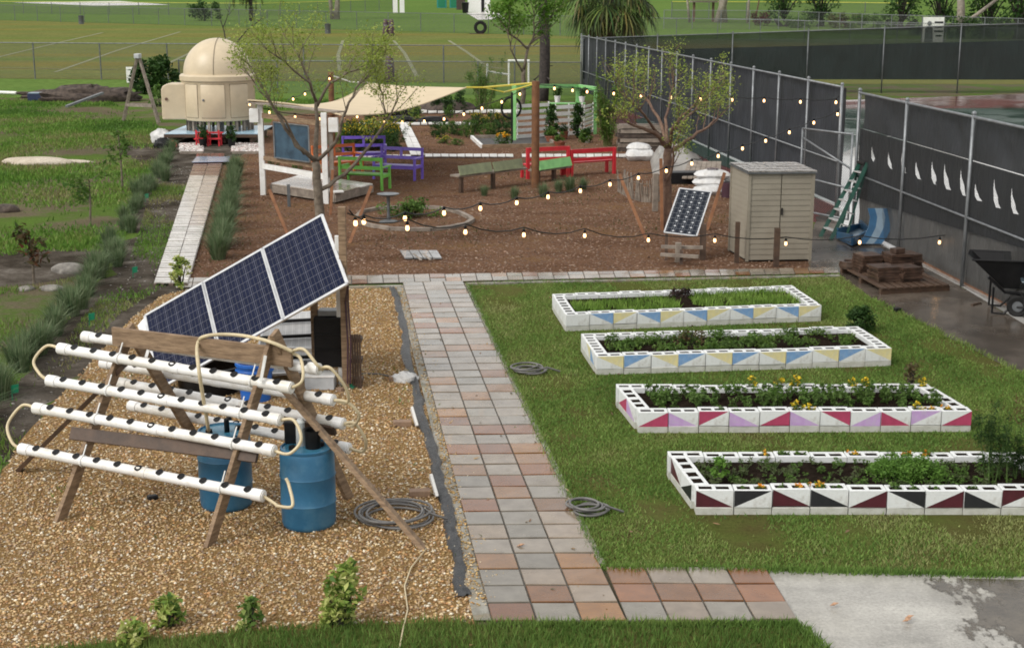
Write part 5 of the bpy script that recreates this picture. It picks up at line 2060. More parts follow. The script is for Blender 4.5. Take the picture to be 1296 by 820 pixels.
# ---------------------------------------------------------------- wheelbarrows
def barrow(lab, base, rz, traym, s=1.0):
    t = thing('wheelbarrow', lab, 'wheelbarrow', base, None, rz)
    t.scale = (s, s, s)
    topr = [(-.62, -.36), (.62, -.33), (.7, 0), (.62, .33), (-.62, .36), (-.66, 0)]
    botr = [(-.22, -.2), (.3, -.2), (.34, 0), (.3, .2), (-.22, .2), (-.25, 0)]
    m = MB()
    vs = [(x, y, .34) for x, y in botr] + [(x, y, .72) for x, y in topr] + [(x * .95, y * .95, .715) for x, y in topr] + [(x * .93, y * .93, .37) for x, y in botr]
    fs = [tuple(range(5, -1, -1)), tuple(range(18, 24))]
    for k in range(6):
        j = (k + 1) % 6
        fs += [(k, j, 6 + j, 6 + k), (6 + k, 6 + j, 12 + j, 12 + k), (12 + k, 12 + j, 18 + j, 18 + k)]
    m._add(vs, fs)
    tray = m.build('tray', traym, t, local=True, bevel=.01)
    m = MB()
    rim = [Vector((x, y, .72)) for x, y in topr]
    m.tube(rim + [rim[0]], .014, 6)
    m.build('rim', traym, tray, local=True)
    for sy in (-1, 1):
        m = MB()
        m.tube([(-.42, sy * .3, .5), (-.2, sy * .24, .3), (.72, sy * .1, .2)], .02, 8)
        m.build('handle', MT['black'], t, local=True)
        m = MB()
        m.tube([(-.34, sy * .24, .36), (-.34, sy * .25, .03), (-.2, sy * .25, .02), (.06, sy * .2, .3)], .016, 6)
        m.build('leg', MT['black'], t, local=True)
    m = MB()
    rot = Matrix.Rotation(PI / 2, 3, 'X')
    m.lathe([(.1, -.04), (.17, -.05), (.2, -.02), (.2, .02), (.17, .05), (.1, .04)], (.72, 0, .2), 22, 0, rot)
    wh = m.build('wheel', MT['tyre'], t, local=True, smooth='auto')
    m = MB()
    m.lathe([(.001, -.03), (.1, -.03), (.1, .03), (.001, .03)], (.72, 0, .2), 16, 0, rot)
    m.build('rim', MT['galvdark'], wh, local=True)
    return t


wb = G(1262, 399)
barrow('black wheelbarrow standing beside the windscreen fence', wb + Vector((.45, .25, 0)), R(-14), MT['black'], 1.38)
b2 = G(1300, 405)
barrow('blue grey wheelbarrow partly hidden at the black wheelbarrow', b2 + Vector((.5, -.1, 0)), R(150), MT['barrowblue'], .95)


# ---------------------------------------------------------------- bags, timber, tarp behind the tree
def sack(px, py, z, r, lab, rz=0, mt=None, sd=1, logo=False):
    b = G(px, py) + up * z
    t = thing('white_sack', lab, 'sack', b)
    m = MB()
    rr = random.Random(sd)
    ph = rr.uniform(0, 6)
    Rz = Matrix.Rotation(rz, 3, 'Z')

    def fn(side):
        def f(u, v):
            x, y = u * 2 - 1, v * 2 - 1
            k = max(0, (1 - x ** 4) * (1 - y ** 4)) ** .5
            zz = r[2] * 1.35 * (.42 + side * .5 * k * (1 + .16 * math.sin(x * 4 + ph) + .1 * math.sin(y * 7 + x * 3 + ph)))
            return b + Rz @ Vector((x * r[0] * (1 - .08 * y * y), y * r[1] * (1 - .06 * x * x), zz))
        return f
    m.grid(fn(1), 14, 10)
    m.grid(fn(-1), 14, 10)
    m.build('sack', mt or MT['bag'], t, smooth=True)
    if logo:
        q = MB()
        q.lathe([(.11, 0), (.17, 0), (.17, .006), (.11, .006), (.11, 0)], b + up * (r[2] * 1.35 + .012), 24, 0)
        q.lathe([(.001, .0), (.075, 0), (.075, .006), (.001, .006)], b + up * (r[2] * 1.35 + .012), 20, 0)
        q.build('printed_ring', MT['dummy'], t)
    else:
        q = MB()
        q.bar(b + Rz @ Vector((r[0] * .98, -r[1] * .7, r[2] * .5)), b + Rz @ Vector((r[0] * .98, r[1] * .7, r[2] * .5)), .03, .02)
        q.build('seam', MT['white'], t)
    return t


sack(899, 246, .0, (.5, .32, .2), 'lowest white sack of the pile behind the shed', .1, None, 1)
sack(916, 243, .0, (.45, .32, .22), 'white sack on the ground closest to the shed wall', .4, None, 2)
sack(897, 244, .2, (.48, .32, .18), 'white sack in the middle of the pile behind the shed', -.1, None, 3)
sack(901, 243, .38, (.52, .34, .2), 'top white sack with a dark red printed ring', .05, None, 4, True)
sack(918, 241, .22, (.42, .3, .2), 'white sack leaning against the shed at the top of the pile', .3, None, 5)
sack(810, 203, .0, (.5, .35, .3), 'white sack at the left end of the grey tarp pile', .1, None, 6)
sack(808, 202, .28, (.42, .3, .22), 'white sack resting on another at the left of the tarp', -.2, None, 7)
tag(MB().lathe([(.001, 0), (.15, 0), (.17, .3), (.18, .42), (.15, .42)], G(920, 250), 14).build('bucket', MT['dummy'], smooth='auto'), 'small maroon bucket squeezed between white sacks and shed', 'bucket')
ta = thing('tarp_pile', 'grey tarpaulin draped over a low pile of pallets behind the tree', 'tarp', G(862, 222))
o0, o1, o2, o3 = G(826, 222), G(905, 226), G(886, 200), G(822, 200)
rr = random.Random(9)


def tf(u, v):
    p = o0.lerp(o1, u).lerp(o3.lerp(o2, u), v)
    e = min(1, 6 * min(u, 1 - u)) * min(1, 6 * min(v, 1 - v))
    p.z = .03 + e * (.55 - .2 * u + .09 * math.sin(u * 11 + v * 3) + .07 * math.sin(v * 9 + u * 4))
    return p


m = MB()
m.grid(tf, 24, 14)
m.build('tarpaulin', M('grey_tarpaulin', (.3, .28, .25), (.17, .16, .15), 3, .4, bump=.5, bscale=6), ta, smooth=True)
m = MB()
for k in range(7):
    m.bar(G(866 + k * 7, 226, .2), G(874 + k * 6, 205, .5), .14, .04)
m.build('pallet_slat', MT['woodgrey'], ta)
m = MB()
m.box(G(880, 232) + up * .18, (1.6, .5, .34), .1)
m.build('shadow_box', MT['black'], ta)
lg = thing('timber_stack', 'stack of weathered timber against the windscreen behind the tree', 'timber stack', G(815, 192))
rr = random.Random(21)
for k in range(24):
    z = .08 + (k // 4) * .16
    x = rr.uniform(-.15, .15)
    y = (k % 4) * .2
    b = lg.location + Vector((x, y, z))
    MB().bar(b + Vector((-.85, 0, rr.uniform(-.02, .02))), b + Vector((.75, rr.uniform(-.1, .1), rr.uniform(-.02, .02))), .16, .13).build('log', MT['woodgrey' if k % 3 else 'debris'], lg)
sfk = thing('stick_fence', 'low rustic fence of thin upright sticks beside the bare tree', 'stick fence', G(812, 252))
rr = random.Random(13)
pts = [G(782, 243), G(795, 251), G(812, 256), G(828, 257), G(842, 252), G(846, 244)]
m = MB()
L_ = []
for u, v in zip(pts, pts[1:]):
    for k in range(12):
        L_.append(u.lerp(v, k / 12))
for i, p in enumerate(L_):
    h = rr.uniform(.4, .75)
    st_ = MB().tube([p - up * .05, p + Vector((rr.uniform(-.09, .09), rr.uniform(-.09, .09), h))], rr.uniform(.012, .02), 5)
    m._add(st_.v, st_.f)
m.build('stick', MT['woodgrey'], sfk)
m = MB()
for z in (.22, .5):
    m.tube([p + Vector((0, -.03, z)) for p in L_[::3]], .012, 4)
m.build('binding', MT['bark'], sfk)
tag(MB().box(G(829, 268) + up * .5, (.16, .06, 1.0), .2).build('weathered_plank', MT['woodgrey'], bevel=.02), 'grey weathered plank upright at the foot of the bare tree', 'plank')

# ---------------------------------------------------------------- left side oddments
af = thing('a_frame', 'weathered timber A-frame standing on the meadow beside the dark bush', 'A-frame', G(176, 156))
yb = af.location.y
top0 = AT(172.5, 72, yb)
b0, b1 = G(154.5, 154), G(200, 156)
for sdx, p in ((-1, b0), (1, b1)):
    for dy in (0, .35):
        MB().bar(p + Vector((0, dy, -.05)), top0 + Vector((sdx * .05 + .05, dy * .6, -.05)), .075, .07, (0, 1, 0)).build('leg', MT['woodgrey'], af)
m1, m2_ = b0.lerp(top0, .26), b1.lerp(top0, .26)
MB().bar(m1 + Vector((0, -.06, 0)), m2_ + Vector((0, -.06, 0)), .05, .12).build('cross_bar', MT['woodgrey'], af)
MB().bar(m1 + Vector((0, .32, 0)), m2_ + Vector((0, .32, 0)), .05, .12).build('cross_bar', MT['woodgrey'], af)
MB().box(top0 + Vector((.03, .12, .02)), (.22, .5, .2)).build('cap', MT['cyan'], af, bevel=.02)
lump('debris_mound', 118, 128, (2.5, 1.1, .75), MT['debris'], 'brown mound of dug earth and roots on the meadow', 'mound', 31, crump=.2)
lump('debris_mound', 70, 124, (1.7, .8, .4), MT['debris'], 'smaller brown heap of rubble left of the earth mound', 'mound', 32, crump=.25)
lump('sand_heap', 48, 208, (1.25, .55, .24), MT['sand'], 'pale sand heap on the green meadow', 'sand heap', 33)
lump('sand_heap', 85, 206, (.9, .3, .1), MT['sand'], 'thin spill of pale sand right of the sand heap', 'sand heap', 34)
tag(MB().bar(G(84, 135, .1), G(130, 118, .6), .16, .1).build('grey_plank', MT['galv']), 'long grey plank lying up the slope of the earth mound', 'plank')
t = thing('plastic_crate', 'dark blue crate with a pale lid by the rubble heap', 'crate', G(48, 128))
MB().box(t.location + up * .2, (.9, .6, .4)).build('body', M('navy_plastic', (.02, .03, .08), None, 4, .4), t, bevel=.02)
MB().box(t.location + up * .42, (.8, .62, .05)).build('lid', MT['poolgrey'], t, bevel=.01)
tag(MB().lathe([(.001, 0), (.14, 0), (.16, .3), (.17, .32), (.001, .33)], G(72.5, 129), 14).build('white_bucket', MT['white'], smooth='auto'), 'small white bucket standing by the brown rubble', 'bucket')
tag(MB().tube([G(-30, 118, .1), G(-5, 117, .12), G(21, 118, .1)], .09, 8).build('white_pipe', MT['white']), 'pale pipe lying on the grass near the field fence', 'pipe')
lump('white_sack', 205, 181, (.36, .3, .5), MT['bag'], 'white plastic sack slumped at the corner of the blue deck', 'sack', 41, crump=.14)
lump('black_sack', 207, 187, (.4, .3, .34), MT['black'], 'black sack in front of the slumped white sack', 'sack', 42, crump=.14)
lump('red_cloth', 215, 186.5, (.22, .2, .25), MT['red'], 'small red cloth on the black sack by the deck', 'cloth', 43)
lump('grey_rock', 89, 345, (.34, .22, .2), MT['rock'], 'pale rock lying on the bare dirt track', 'rock', 44)
lump('grey_rock', 66, 367, (.2, .15, .1), MT['rock'], 'small flat rock in front of the pale rock', 'rock', 45)
lump('grey_rock', 33, 367, (.16, .13, .08), MT['rock'], 'small flat rock at the foot of the thin red leafed sapling', 'rock', 46)
lump('dark_rock', 7, 268, (.35, .25, .2), MT['debris'], 'dark clod lying in the green meadow', 'clod', 47)
for (x, y, lab) in ((168.5, 352, 'small green marker flag on the dirt near the boardwalk'), (113.5, 413, 'small green marker flag beside the grass tufts'), (16, 507, 'small green marker flag near the end of the grass row'), (184, 256, 'dark green marker bottle among the grass tufts')):
    p = G(x, y)
    m = MB()
    m.tube([p, p + up * .22], .008, 5)
    m.prism([p + Vector((0, 0, .1)), p + Vector((.09, 0, .12)), p + Vector((.1, 0, .24)), p + Vector((0, 0, .22))], (0, .012, 0))
    tag(m.build('marker_flag', MT['greencap']), lab, 'marker')
# ---------------------------------------------------------------- hydroponic rack
hr = thing('hydroponic_rack', 'timber A-frame rack carrying eight white planting pipes on the gravel', 'hydroponic rack', G(190, 640))
FL, FRt = G(80, 660), G(270, 692)
BL, BRt = G(268, 598), G(437, 630)
aL = (FL + BL) / 2 + up * 1.83
aR = (FRt + BRt) / 2 + up * 1.95
ridge = (aR - aL).normalized()
for nm, foot, ap, ext, off in (('leg', FL, aL, .08, -.05), ('leg', FRt, aR, .08, -.05), ('leg', BL, aL, .16, .05), ('leg', BRt, aR, .16, .05)):
    d = (ap - foot).normalized()
    MB().bar(foot - d * .08 + ridge * off, ap + d * ext + ridge * off, .05, .13, ridge.cross(d)).build(nm, MT['wood'], hr, bevel=.005)
oL, oR = G(22, 596), G(537, 695)
tL = AT(150, 470, aL.y - .1)
tR = AT(366, 500, aR.y + .12)
for foot, tp in ((oL, tL), (oR, tR)):
    d = (tp - foot).normalized()
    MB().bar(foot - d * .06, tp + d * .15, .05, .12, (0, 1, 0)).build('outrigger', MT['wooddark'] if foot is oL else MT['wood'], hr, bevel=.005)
rb0, rb1 = AT(143, 425, aL.y - .07), AT(370, 453, aR.y - .07)
MB().bar(rb0, rb1, .045, .2).build('ridge_board', MT['wood'], hr, bevel=.005)
nF = (FRt - FL).cross(aL - FL).normalized()
if nF.dot(CAM - FL) < 0:
    nF = -nF
nB = (BRt - BL).cross(aL - BL).normalized()
if nB.y < 0:
    nB = -nB
lo0, lo1 = ONPLANE(90, 548, FL + nF * .06, nF), ONPLANE(326, 577, FL + nF * .06, nF)
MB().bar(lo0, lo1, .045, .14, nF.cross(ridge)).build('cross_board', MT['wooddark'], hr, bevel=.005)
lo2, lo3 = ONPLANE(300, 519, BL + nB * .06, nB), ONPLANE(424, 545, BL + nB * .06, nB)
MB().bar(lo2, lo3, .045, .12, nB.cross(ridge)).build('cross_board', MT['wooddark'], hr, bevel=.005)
FP = [((77, 441), (367, 490.5)), ((63, 481.5), (353, 531)), ((46, 516.5), (345, 570)), ((28, 568), (331, 627))]
BP = [((108, 426), (402, 467)), ((131, 459.5), (420, 506)), ((153, 484.5), (433, 536)), ((166, 513.5), (440, 567))]
PIPES = []
cupm = None
for side, lst, base, nn in (('f', FP, FL, nF), ('b', BP, BL, nB)):
    for k, (a, b) in enumerate(lst):
        off = .13 if side == 'f' else .12
        p, q = ONPLANE(a[0], a[1], base + nn * off, nn), ONPLANE(b[0], b[1], base + nn * off, nn)
        d = (q - p).normalized()
        pipe = MB().tube([p, q], .056, 20).build('planting_pipe', MT['pvc'], hr, smooth='auto')
        for e, s in ((p, 1), (q, -1)):
            MB().tube([e - d * s * .03, e - d * s * .021, e - d * s * .02, e + d * s * .1], [.05, .05, .064, .064], 20).build('end_cap', MT['pvc'], pipe, smooth='auto')
        mid = p.lerp(q, .52)
        MB().tube([mid - d * .06, mid + d * .06], .0605, 20).build('coupling', MT['pvc'], pipe, smooth='auto')
        n = 11
        fw = (CAM - p)
        fw.z = 0
        fw.normalize()
        upv = Vector((0, 0, 1))
        hz = Vector((-d.y, d.x, 0)).normalized()
        if hz.y > 0:
            hz = -hz
        cn = (up * .9 + hz * .42).normalized()
        cr = up.rotation_difference(cn).to_matrix()
        for i in range(n):
            c = p.lerp(q, (i + .8) / (n + .35))
            MB().lathe([(.034, -.012), (.04, .003), (.043, .009), (.034, .01), (.001, .004)], c + cn * .052, 14, 0, cr).build('cup_opening', MT['black'], pipe, smooth='auto')
        PIPES.append((side, k, p, q, d))


def hose(pts, name='hose', r=.017, mt='hose', parent=hr):
    # smooth polyline (Catmull-Rom)
    P = [pts[0]] + list(pts) + [pts[-1]]
    out = []
    for i in range(1, len(P) - 2):
        for k in range(8):
            t = k / 8
            a, b, c, d = P[i - 1], P[i], P[i + 1], P[i + 2]
            out.append(.5 * ((2 * b) + (c - a) * t + (2 * a - 5 * b + 4 * c - d) * t * t + (3 * b - a - 3 * c + d) * t ** 3))
    out.append(P[-2])
    return MB().tube(out, r, 8).build(name, MT[mt], parent, smooth=True)


F = [x for x in PIPES if x[0] == 'f']
Bk = [x for x in PIPES if x[0] == 'b']
for i in (0, 2):
    p, q = F[i][2], F[i + 1][2]
    d = F[i][4]
    hose([p - d * .01, p - d * .2 + up * .0, p.lerp(q, .5) - d * .3, q - d * .14 + up * .06, q - d * .03])
p, q, d = F[1][3], F[2][3], F[1][4]
hose([p + d * .02, p + d * .18 + up * .02, p.lerp(q, .5) + d * .3, q + d * .2, q + d * .02])
for i in (0, 2):
    p, q, d = Bk[i][3], Bk[i + 1][3], Bk[i][4]
    hose([p + d * .02, p + d * .16 + up * .03, p.lerp(q, .5) + d * .26, q + d * .2 + up * .0, q + d * .03])
p, d = Bk[1][3], Bk[1][4]
q = Bk[2][3]
hose([p + d * .02, p + d * .2, p.lerp(q, .5) + d * .28, q + d * .14, q + d * .02])
p, d = Bk[0][3], Bk[0][4]
hose([rb1 + up * .06 - ridge * .02, rb1 + ridge * .14 + up * .1, rb1 + ridge * .3 - up * .06, p + d * .06])
hose([rb1 + up * .06 - ridge * .05, rb1 + ridge * .1 + up * .0, F[0][3] + d * .16 + up * .1, F[0][3] + d * .02])
# feed hose over the ridge board
h0 = rb0.lerp(rb1, .52)
h1 = rb0.lerp(rb1, .44)
hose([AT(264, 545, aR.y + .1), AT(252, 470, aR.y - .25), AT(250, 436, h1.y - .08), AT(262, 425, h0.y - .05), AT(300, 424, h0.y - .05), AT(340, 432, aR.y - .1), AT(370, 445, rb1.y - .05)], r=.02)
# drain from the lowest pipe to the drum
p, d = F[3][3], F[3][4]
hose([p + d * .02, p + d * .16 - up * .06, AT(352, 640, p.y - .1), AT(370, 640, p.y - .12), AT(366, 615, p.y + .02), AT(362, 605, p.y + .06)])
for s in (0, 1):
    foot, ap = ((FL, aL), (FRt, aR))[s]
    for f in F:
        m = MB()
        # strap hanging each pipe on its leg
        t = ((f[2] + (f[3] - f[2]) * (.2 if s == 0 else .86)) - foot).z / (ap - foot).z
        c = f[2].lerp(f[3], .27 if s == 0 else .845)
        m.lathe([(.064, -.012), (.068, 0), (.064, .012)], c, 14, 0, Vector((0, 0, 1)).rotation_difference(f[4]).to_matrix())
        m.tube([c + up * .05, c + up * .2 - nF * .08], .008, 5)
        m.build('strap', MT['white'], hr)
MB().bar(AT(336, 450, aR.y - .2), AT(330, 483, aR.y - .25), .03, .03, (0, 1, 0)).build('bracket', MT['white'], hr)
MB().bar(AT(192, 428, aL.y - .2), AT(185, 452, aL.y - .25), .03, .03, (0, 1, 0)).build('bracket', MT['white'], hr)

# ---------------------------------------------------------------- drums
def drum(px, py, lab, lid):
    b = G(px, py) + Vector((0, .27, 0))
    t = thing('plastic_drum', lab, 'drum', b)
    r, h = .29, .87
    m = MB()
    m.lathe([(.001, .0), (.25, 0), (.275, .02), (.285, .06), (r, .26), (r + .008, .28), (r, .30), (r, .55), (r + .008, .57), (r, .59), (.285, .8), (.272, .84), (.278, .85), (.278, .872), (.26, .876), (.255, .86)], b, 36)
    body = m.build('body', MT['barrel'], t, smooth='auto')
    MB().lathe([(.255, .86), (.001, .862)], b, 30).build('lid', MT['barrellid'], t)
    m = MB()
    m.lathe([(.001, .9), (.035, .9), (.04, .862)], b + Vector((-.14, -.08, 0)), 12)
    m.lathe([(.001, .9), (.03, .9), (.035, .862)], b + Vector((.15, .05, 0)), 12)
    m.build('bung', MT['black'], t, smooth='auto')
    return t, b


d1, bb1 = drum(387, 675, 'upright blue plastic drum with a cream hose nearest the paved path', True)
MB().lathe([(.08, .862), (.09, 1.06), (.1, 1.065), (.08, 1.05), (.075, .9)], bb1 + Vector((.07, -.02, 0)), 18).build('black_cup', MT['black'], d1, smooth='auto')
MB().lathe([(.05, .862), (.05, 1.1), (.055, 1.12), (.03, 1.15), (.001, 1.15)], bb1 + Vector((-.07, .06, 0)), 16).build('clear_bottle', M('cloudy_plastic', (.6, .63, .63), None, 5, .15), d1, smooth='auto')
MB().box(bb1 + Vector((-.16, .16, .98)), (.18, .12, .24)).build('filter_box', MT['black'], d1, bevel=.015)
d2, bb2 = drum(281, 650, 'upright blue plastic drum standing under the middle of the rack', True)
MB().tube([bb2 + Vector((.05, -.05, .86)), bb2 + Vector((.05, -.05, 1.0)), bb2 + Vector((.1, -.05, 1.02))], .03, 10).build('spout', MT['black'], d2, smooth=True)
t = thing('blue_bin', 'bright blue open bin behind the rack', 'bin', G(320, 512) + Vector((0, .25, 0)))
MB().lathe([(.001, 0), (.2, 0), (.25, .5), (.27, .51), (.27, .55), (.24, .55), (.2, .05)], t.location, 28).build('body', MT['bluebright'], t, smooth='auto')
MB().lathe([(.258, .42), (.27, .44), (.258, .46)], t.location, 28).build('rib', MT['bluebright'], t, smooth=True)

# ---------------------------------------------------------------- solar array
sa = thing('solar_array', 'row of three blue solar panels tilted up to the right on posts', 'solar array', G(330, 492))
zTL, zTR = 21.15, 20.75
TLp, TRp = ZC(183, 400, zTL), ZC(408, 272, zTR)
BRp = ZC(440, 358.5, zTR - 1.26)
dS = BRp - TRp
nrm = None
for i in range(3):
    u0, u1 = i / 3 + .002, (i + 1) / 3 - .002
    t_l, t_r = TLp.lerp(TRp, u0), TLp.lerp(TRp, u1)
    pr = bpy.data.objects.new('solar_panel', None)
    COL.objects.link(pr)
    pr.parent = sa
    # cells and frame are sub-parts of the panel
    o_ = sa.location

    def mk(parent, tl, tr, br, bl):
        n = (tr - tl).cross(bl - tl).normalized()
        if n.dot(CAM - tl) < 0:
            n = -n
        me = bpy.data.meshes.new('cells')
        me.from_pydata([tuple(p + n * .004 - o_) for p in (tl, tr, br, bl)], [], [(0, 1, 2, 3)])
        uv = me.uv_layers.new(name='UVMap')
        for k, c in enumerate(((0, 0), (1, 0), (1, 1), (0, 1))):
            uv.data[k].uv = c
        me.materials.append(MT['pv'])
        c = bpy.data.objects.new('cells', me)
        COL.objects.link(c)
        c.parent = parent
        m = MB()
        m.prism([p - n * .035 for p in (tl, tr, br, bl)], n * .032)
        for u, v in ((tl, tr), (tr, br), (br, bl), (bl, tl)):
            m.bar(u, v, .045, .018, n)
        m.build('frame', MT['alu'], parent)
        return n
    nrm = mk(pr, t_l, t_r, t_r + dS, t_l + dS)
m = MB()
for v in (.25, .75):
    m.bar(TLp + dS * v - nrm * .07, TRp + dS * v - nrm * .07, .05, .05, nrm)
m.build('mount_rail', MT['alu'], sa)
gl = TLp.lerp(TRp, .18) + dS * .5 - nrm * .12
gr_ = TLp.lerp(TRp, .86) + dS * .5 - nrm * .12
MB().bar(Vector((gl.x, gl.y, -.1)), gl, .1, .1, (0, 1, 0)).build('post', MT['wood'], sa)
MB().bar(Vector((gr_.x, gr_.y, -.1)), gr_, .1, .1, (0, 1, 0)).build('post', MT['wood'], sa)
MB().bar(G(431, 490) + Vector((0, .1, 0)), G(431, 490) + Vector((0, .1, TOPZ(G(431, 490), 300))), .07, .07, (0, 1, 0)).build('post', MT['white'], sa)
m = MB()
m.bar(gl + up * -.1, Vector((gr_.x, gr_.y, .5)), .06, .06)
m.bar(Vector((gl.x, gl.y, .3)), gr_ - up * .1, .05, .05)
m.build('brace', MT['alu'], sa)
m = MB()
a = G(441, 492)
for k, x in enumerate((0, .04)):
    m.tube([a + Vector((x, -.08, .1)), a + Vector((x + .02, -.1, .7)), a + Vector((x, -.08, 1.3)), TRp + dS + Vector((.0, .05, -.02))], .012, 5)
m.build('cable', MT['dummy'], sa)

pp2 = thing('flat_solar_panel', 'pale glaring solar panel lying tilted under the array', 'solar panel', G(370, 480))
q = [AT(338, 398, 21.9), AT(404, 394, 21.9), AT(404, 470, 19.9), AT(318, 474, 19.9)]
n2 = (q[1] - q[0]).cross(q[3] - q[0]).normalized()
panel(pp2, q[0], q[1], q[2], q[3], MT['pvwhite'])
for v in (.18, .45, .8):
    MB().bar(q[0].lerp(q[3], v) + Vector((0, -.05, .05)), q[1].lerp(q[2], v) + Vector((.1, -.05, .05)), .045, .045).build('black_rail', MT['black'], pp2)
m = MB()
m.bar(Vector((q[0].x + .2, q[0].y, 0)), q[0] + Vector((.2, 0, 0)), .05, .05, (0, 1, 0))
m.bar(Vector((q[1].x - .1, q[1].y, 0)), q[1] + Vector((-.1, 0, 0)), .05, .05, (0, 1, 0))
m.build('leg', MT['alu'], pp2)
bx = thing('black_battery_box', 'black equipment box mounted beside the post of the solar array', 'battery box', G(418, 492))
c = G(418, 488)
zt_, zb2 = TOPZ(c, 401), TOPZ(c, 464)
MB().box(c + Vector((0, .1, (zt_ + zb2) / 2)), (.42, .3, zt_ - zb2)).build('case', MT['black'], bx, bevel=.02)
m = MB()
for k in range(2):
    m.box(c + Vector((0, -.055, lerp(zb2, zt_, .35 + .3 * k))), (.36, .012, .02))
m.build('ridge', MT['black'], bx)
MB().box(c + Vector((0, .1, zt_ + .05)), (.3, .22, .08)).build('vent_cover', MT['galv'], bx, bevel=.01)
m = MB()
m.bar(c + Vector((-.15, .1, 0)), c + Vector((-.15, .1, zb2)), .05, .05, (0, 1, 0))
m.bar(c + Vector((.15, .1, 0)), c + Vector((.15, .1, zb2)), .05, .05, (0, 1, 0))
m.build('leg', MT['wooddark'], bx)
t = thing('foam_box', 'pale grey foam box on the gravel under the black equipment box', 'box', G(405, 493))
MB().box(t.location + Vector((0, .1, .1)), (.42, .3, .19)).build('body', MT['cyan'], t, bevel=.01)
MB().box(t.location + Vector((0, .1, .205)), (.44, .32, .03)).build('lid', MT['white'], t, bevel=.005)
t = thing('slatted_crate', 'dark upright slatted crate behind the post of the solar array', 'crate', G(451, 494))
c = t.location + Vector((0, .12, 0))
zz = TOPZ(t.location, 425)
for k in range(4):
    MB().box(c + Vector((-.05 + k * .035, -.03 + k * .0, zz / 2)), (.028, .03, zz)).build('slat', MT['wooddark'], t)
for k in range(3):
    MB().box(c + Vector((0.0, .1, .1 + k * (zz - .2) / 2)), (.15, .2, .06)).build('cross_slat', MT['wooddark'], t)
t = thing('black_tub', 'low black tub in the shade behind the rack', 'tub', G(262, 500))
b = t.location + Vector((0, .25, 0))
m = MB()
m.lathe([(.001, .02), (.42, .0), (.5, .36), (.53, .37), (.53, .4), (.47, .4), (.4, .06), (.001, .05)], b, 30)
m.build('tub', MT['black'], t, smooth='auto')
MB().lathe([(.001, .34), (.46, .34)], b, 26).build('soil', MT['soil'], t)
tag(MB().bar(G(433, 492, .03), G(428, 494, .03), .1, .06).build('red_block', MT['brick'], bevel=.01), 'small reddish block at the foot of the array post', 'block')
m = MB()
rr = random.Random(3)
for k in range(7):
    p = G(437 + k * 1.2, 491)
    m.tube([p + Vector((rr.uniform(-.06, .06), rr.uniform(-.1, .05), .02)), p + Vector((rr.uniform(-.1, .1), rr.uniform(-.1, .05), .08)), p + Vector((rr.uniform(-.1, .1), rr.uniform(-.1, .05), .02))], .012, 5)
tag(m.build('cord_tangle', MT['greencap']), 'tangle of green cord at the foot of the array post', 'cord')
tag(MB().box(G(193, 630, .02), (.12, .09, .07), .5).build('black_clod', MT['black'], bevel=.02), 'small black lump lying on the gravel below the rack', 'lump')
q = MB()
q.prism([AT(174, 412, 21.5), AT(186, 398, 21.5), AT(192, 420, 21.2), AT(180, 430, 21.2)], (0, .03, 0))
q.build('end_plate', MT['white'], sa)

# ---------------------------------------------------------------- hose coils, bricks, bag, cord
def coil(px, py, rx, ry, n, lab, sd, rough=.06):
    c = G(px, py)
    rr = random.Random(sd)
    pts = []
    for k in range(n * 26):
        t = k / 26
        an = 2 * PI * t
        kx = 1 + rough * math.sin(t * 2.3 + sd) + rough * .8 * math.sin(an * 2 + sd + t)
        s = .72 + .28 * abs(math.sin(t * 1.9 + sd))
        pts.append(c + Vector((math.cos(an) * rx * kx * s + .05 * math.sin(t * 1.3), math.sin(an) * ry * kx * s + .05 * math.cos(t * 1.7), .02 + .016 * t)))
    pts.append(pts[-1] + Vector((.2, -.05, -.05)))
    return tag(MB().tube(pts, .014, 6).build('hose_coil', MT['greyhose'], smooth=True), lab, 'hose')


coil(500, 657, .40, .38, 6, 'large coil of grey hose on the gravel under the leaning timber', 1)
coil(669, 471, .25, .24, 5, 'coil of grey hose on the lawn beside the middle of the path', 2, .1)
coil(745, 648, .185, .19, 5, 'small coil of grey hose on the lawn beside the lower path', 5, .1)
for i, (px, py, lab) in enumerate(((509, 541, 'tan brick on the gravel with a white tile leaning on it, nearer the white bag'), (531, 630, 'tan brick on the gravel with a white tile leaning on it, nearer the hose coil'))):
    b = G(px, py)
    tag(MB().box(b + Vector((0, .05, .045)), (.24, .12, .075), .1).build('brick', MT['brick'], bevel=.01), lab, 'brick')
    m = MB()
    c = b + Vector((.16, .03, .13))
    m.box(c, (.035, .22, .26), Matrix.Rotation(.1, 3, 'Z') @ Matrix.Rotation(-.45, 3, 'X') @ Matrix.Rotation(-.25, 3, 'Y'))
    tag(m.build('white_tile', MT['white'], bevel=.005), ['white tile leaning against the brick nearer the white bag', 'white tile leaning against the brick nearer the hose coil'][i], 'tile')
lump('plastic_bag', 513, 483, (.16, .12, .14), MT['bag'], 'crumpled white plastic bag on the gravel beside the path', 'bag', 51, crump=.17)
tag(MB().box(G(502, 482) + up * .04, (.22, .12, .07)).build('brick', MT['brick'], bevel=.01), 'tan brick half under the crumpled white bag', 'brick')
pts = [G(540, 697), G(520, 722), G(512, 745), G(516, 775), G(510, 800), G(506, 822), G(500, 850)]
rr = random.Random(2)
m = MB()
m.tube([p + up * .03 for p in pts], .008, 6)
tag(m.build('yellow_cord', MT['hose'], smooth=True), 'thin cream cord trailing from the leaning timber to the front grass', 'cord')
tag(MB().tube([G(455, 473, .02), G(478, 473, .02), G(503, 478, .02)], .012, 6).build('grey_cable', MT['greyhose']), 'short grey cable running to the crumpled white bag', 'cable')

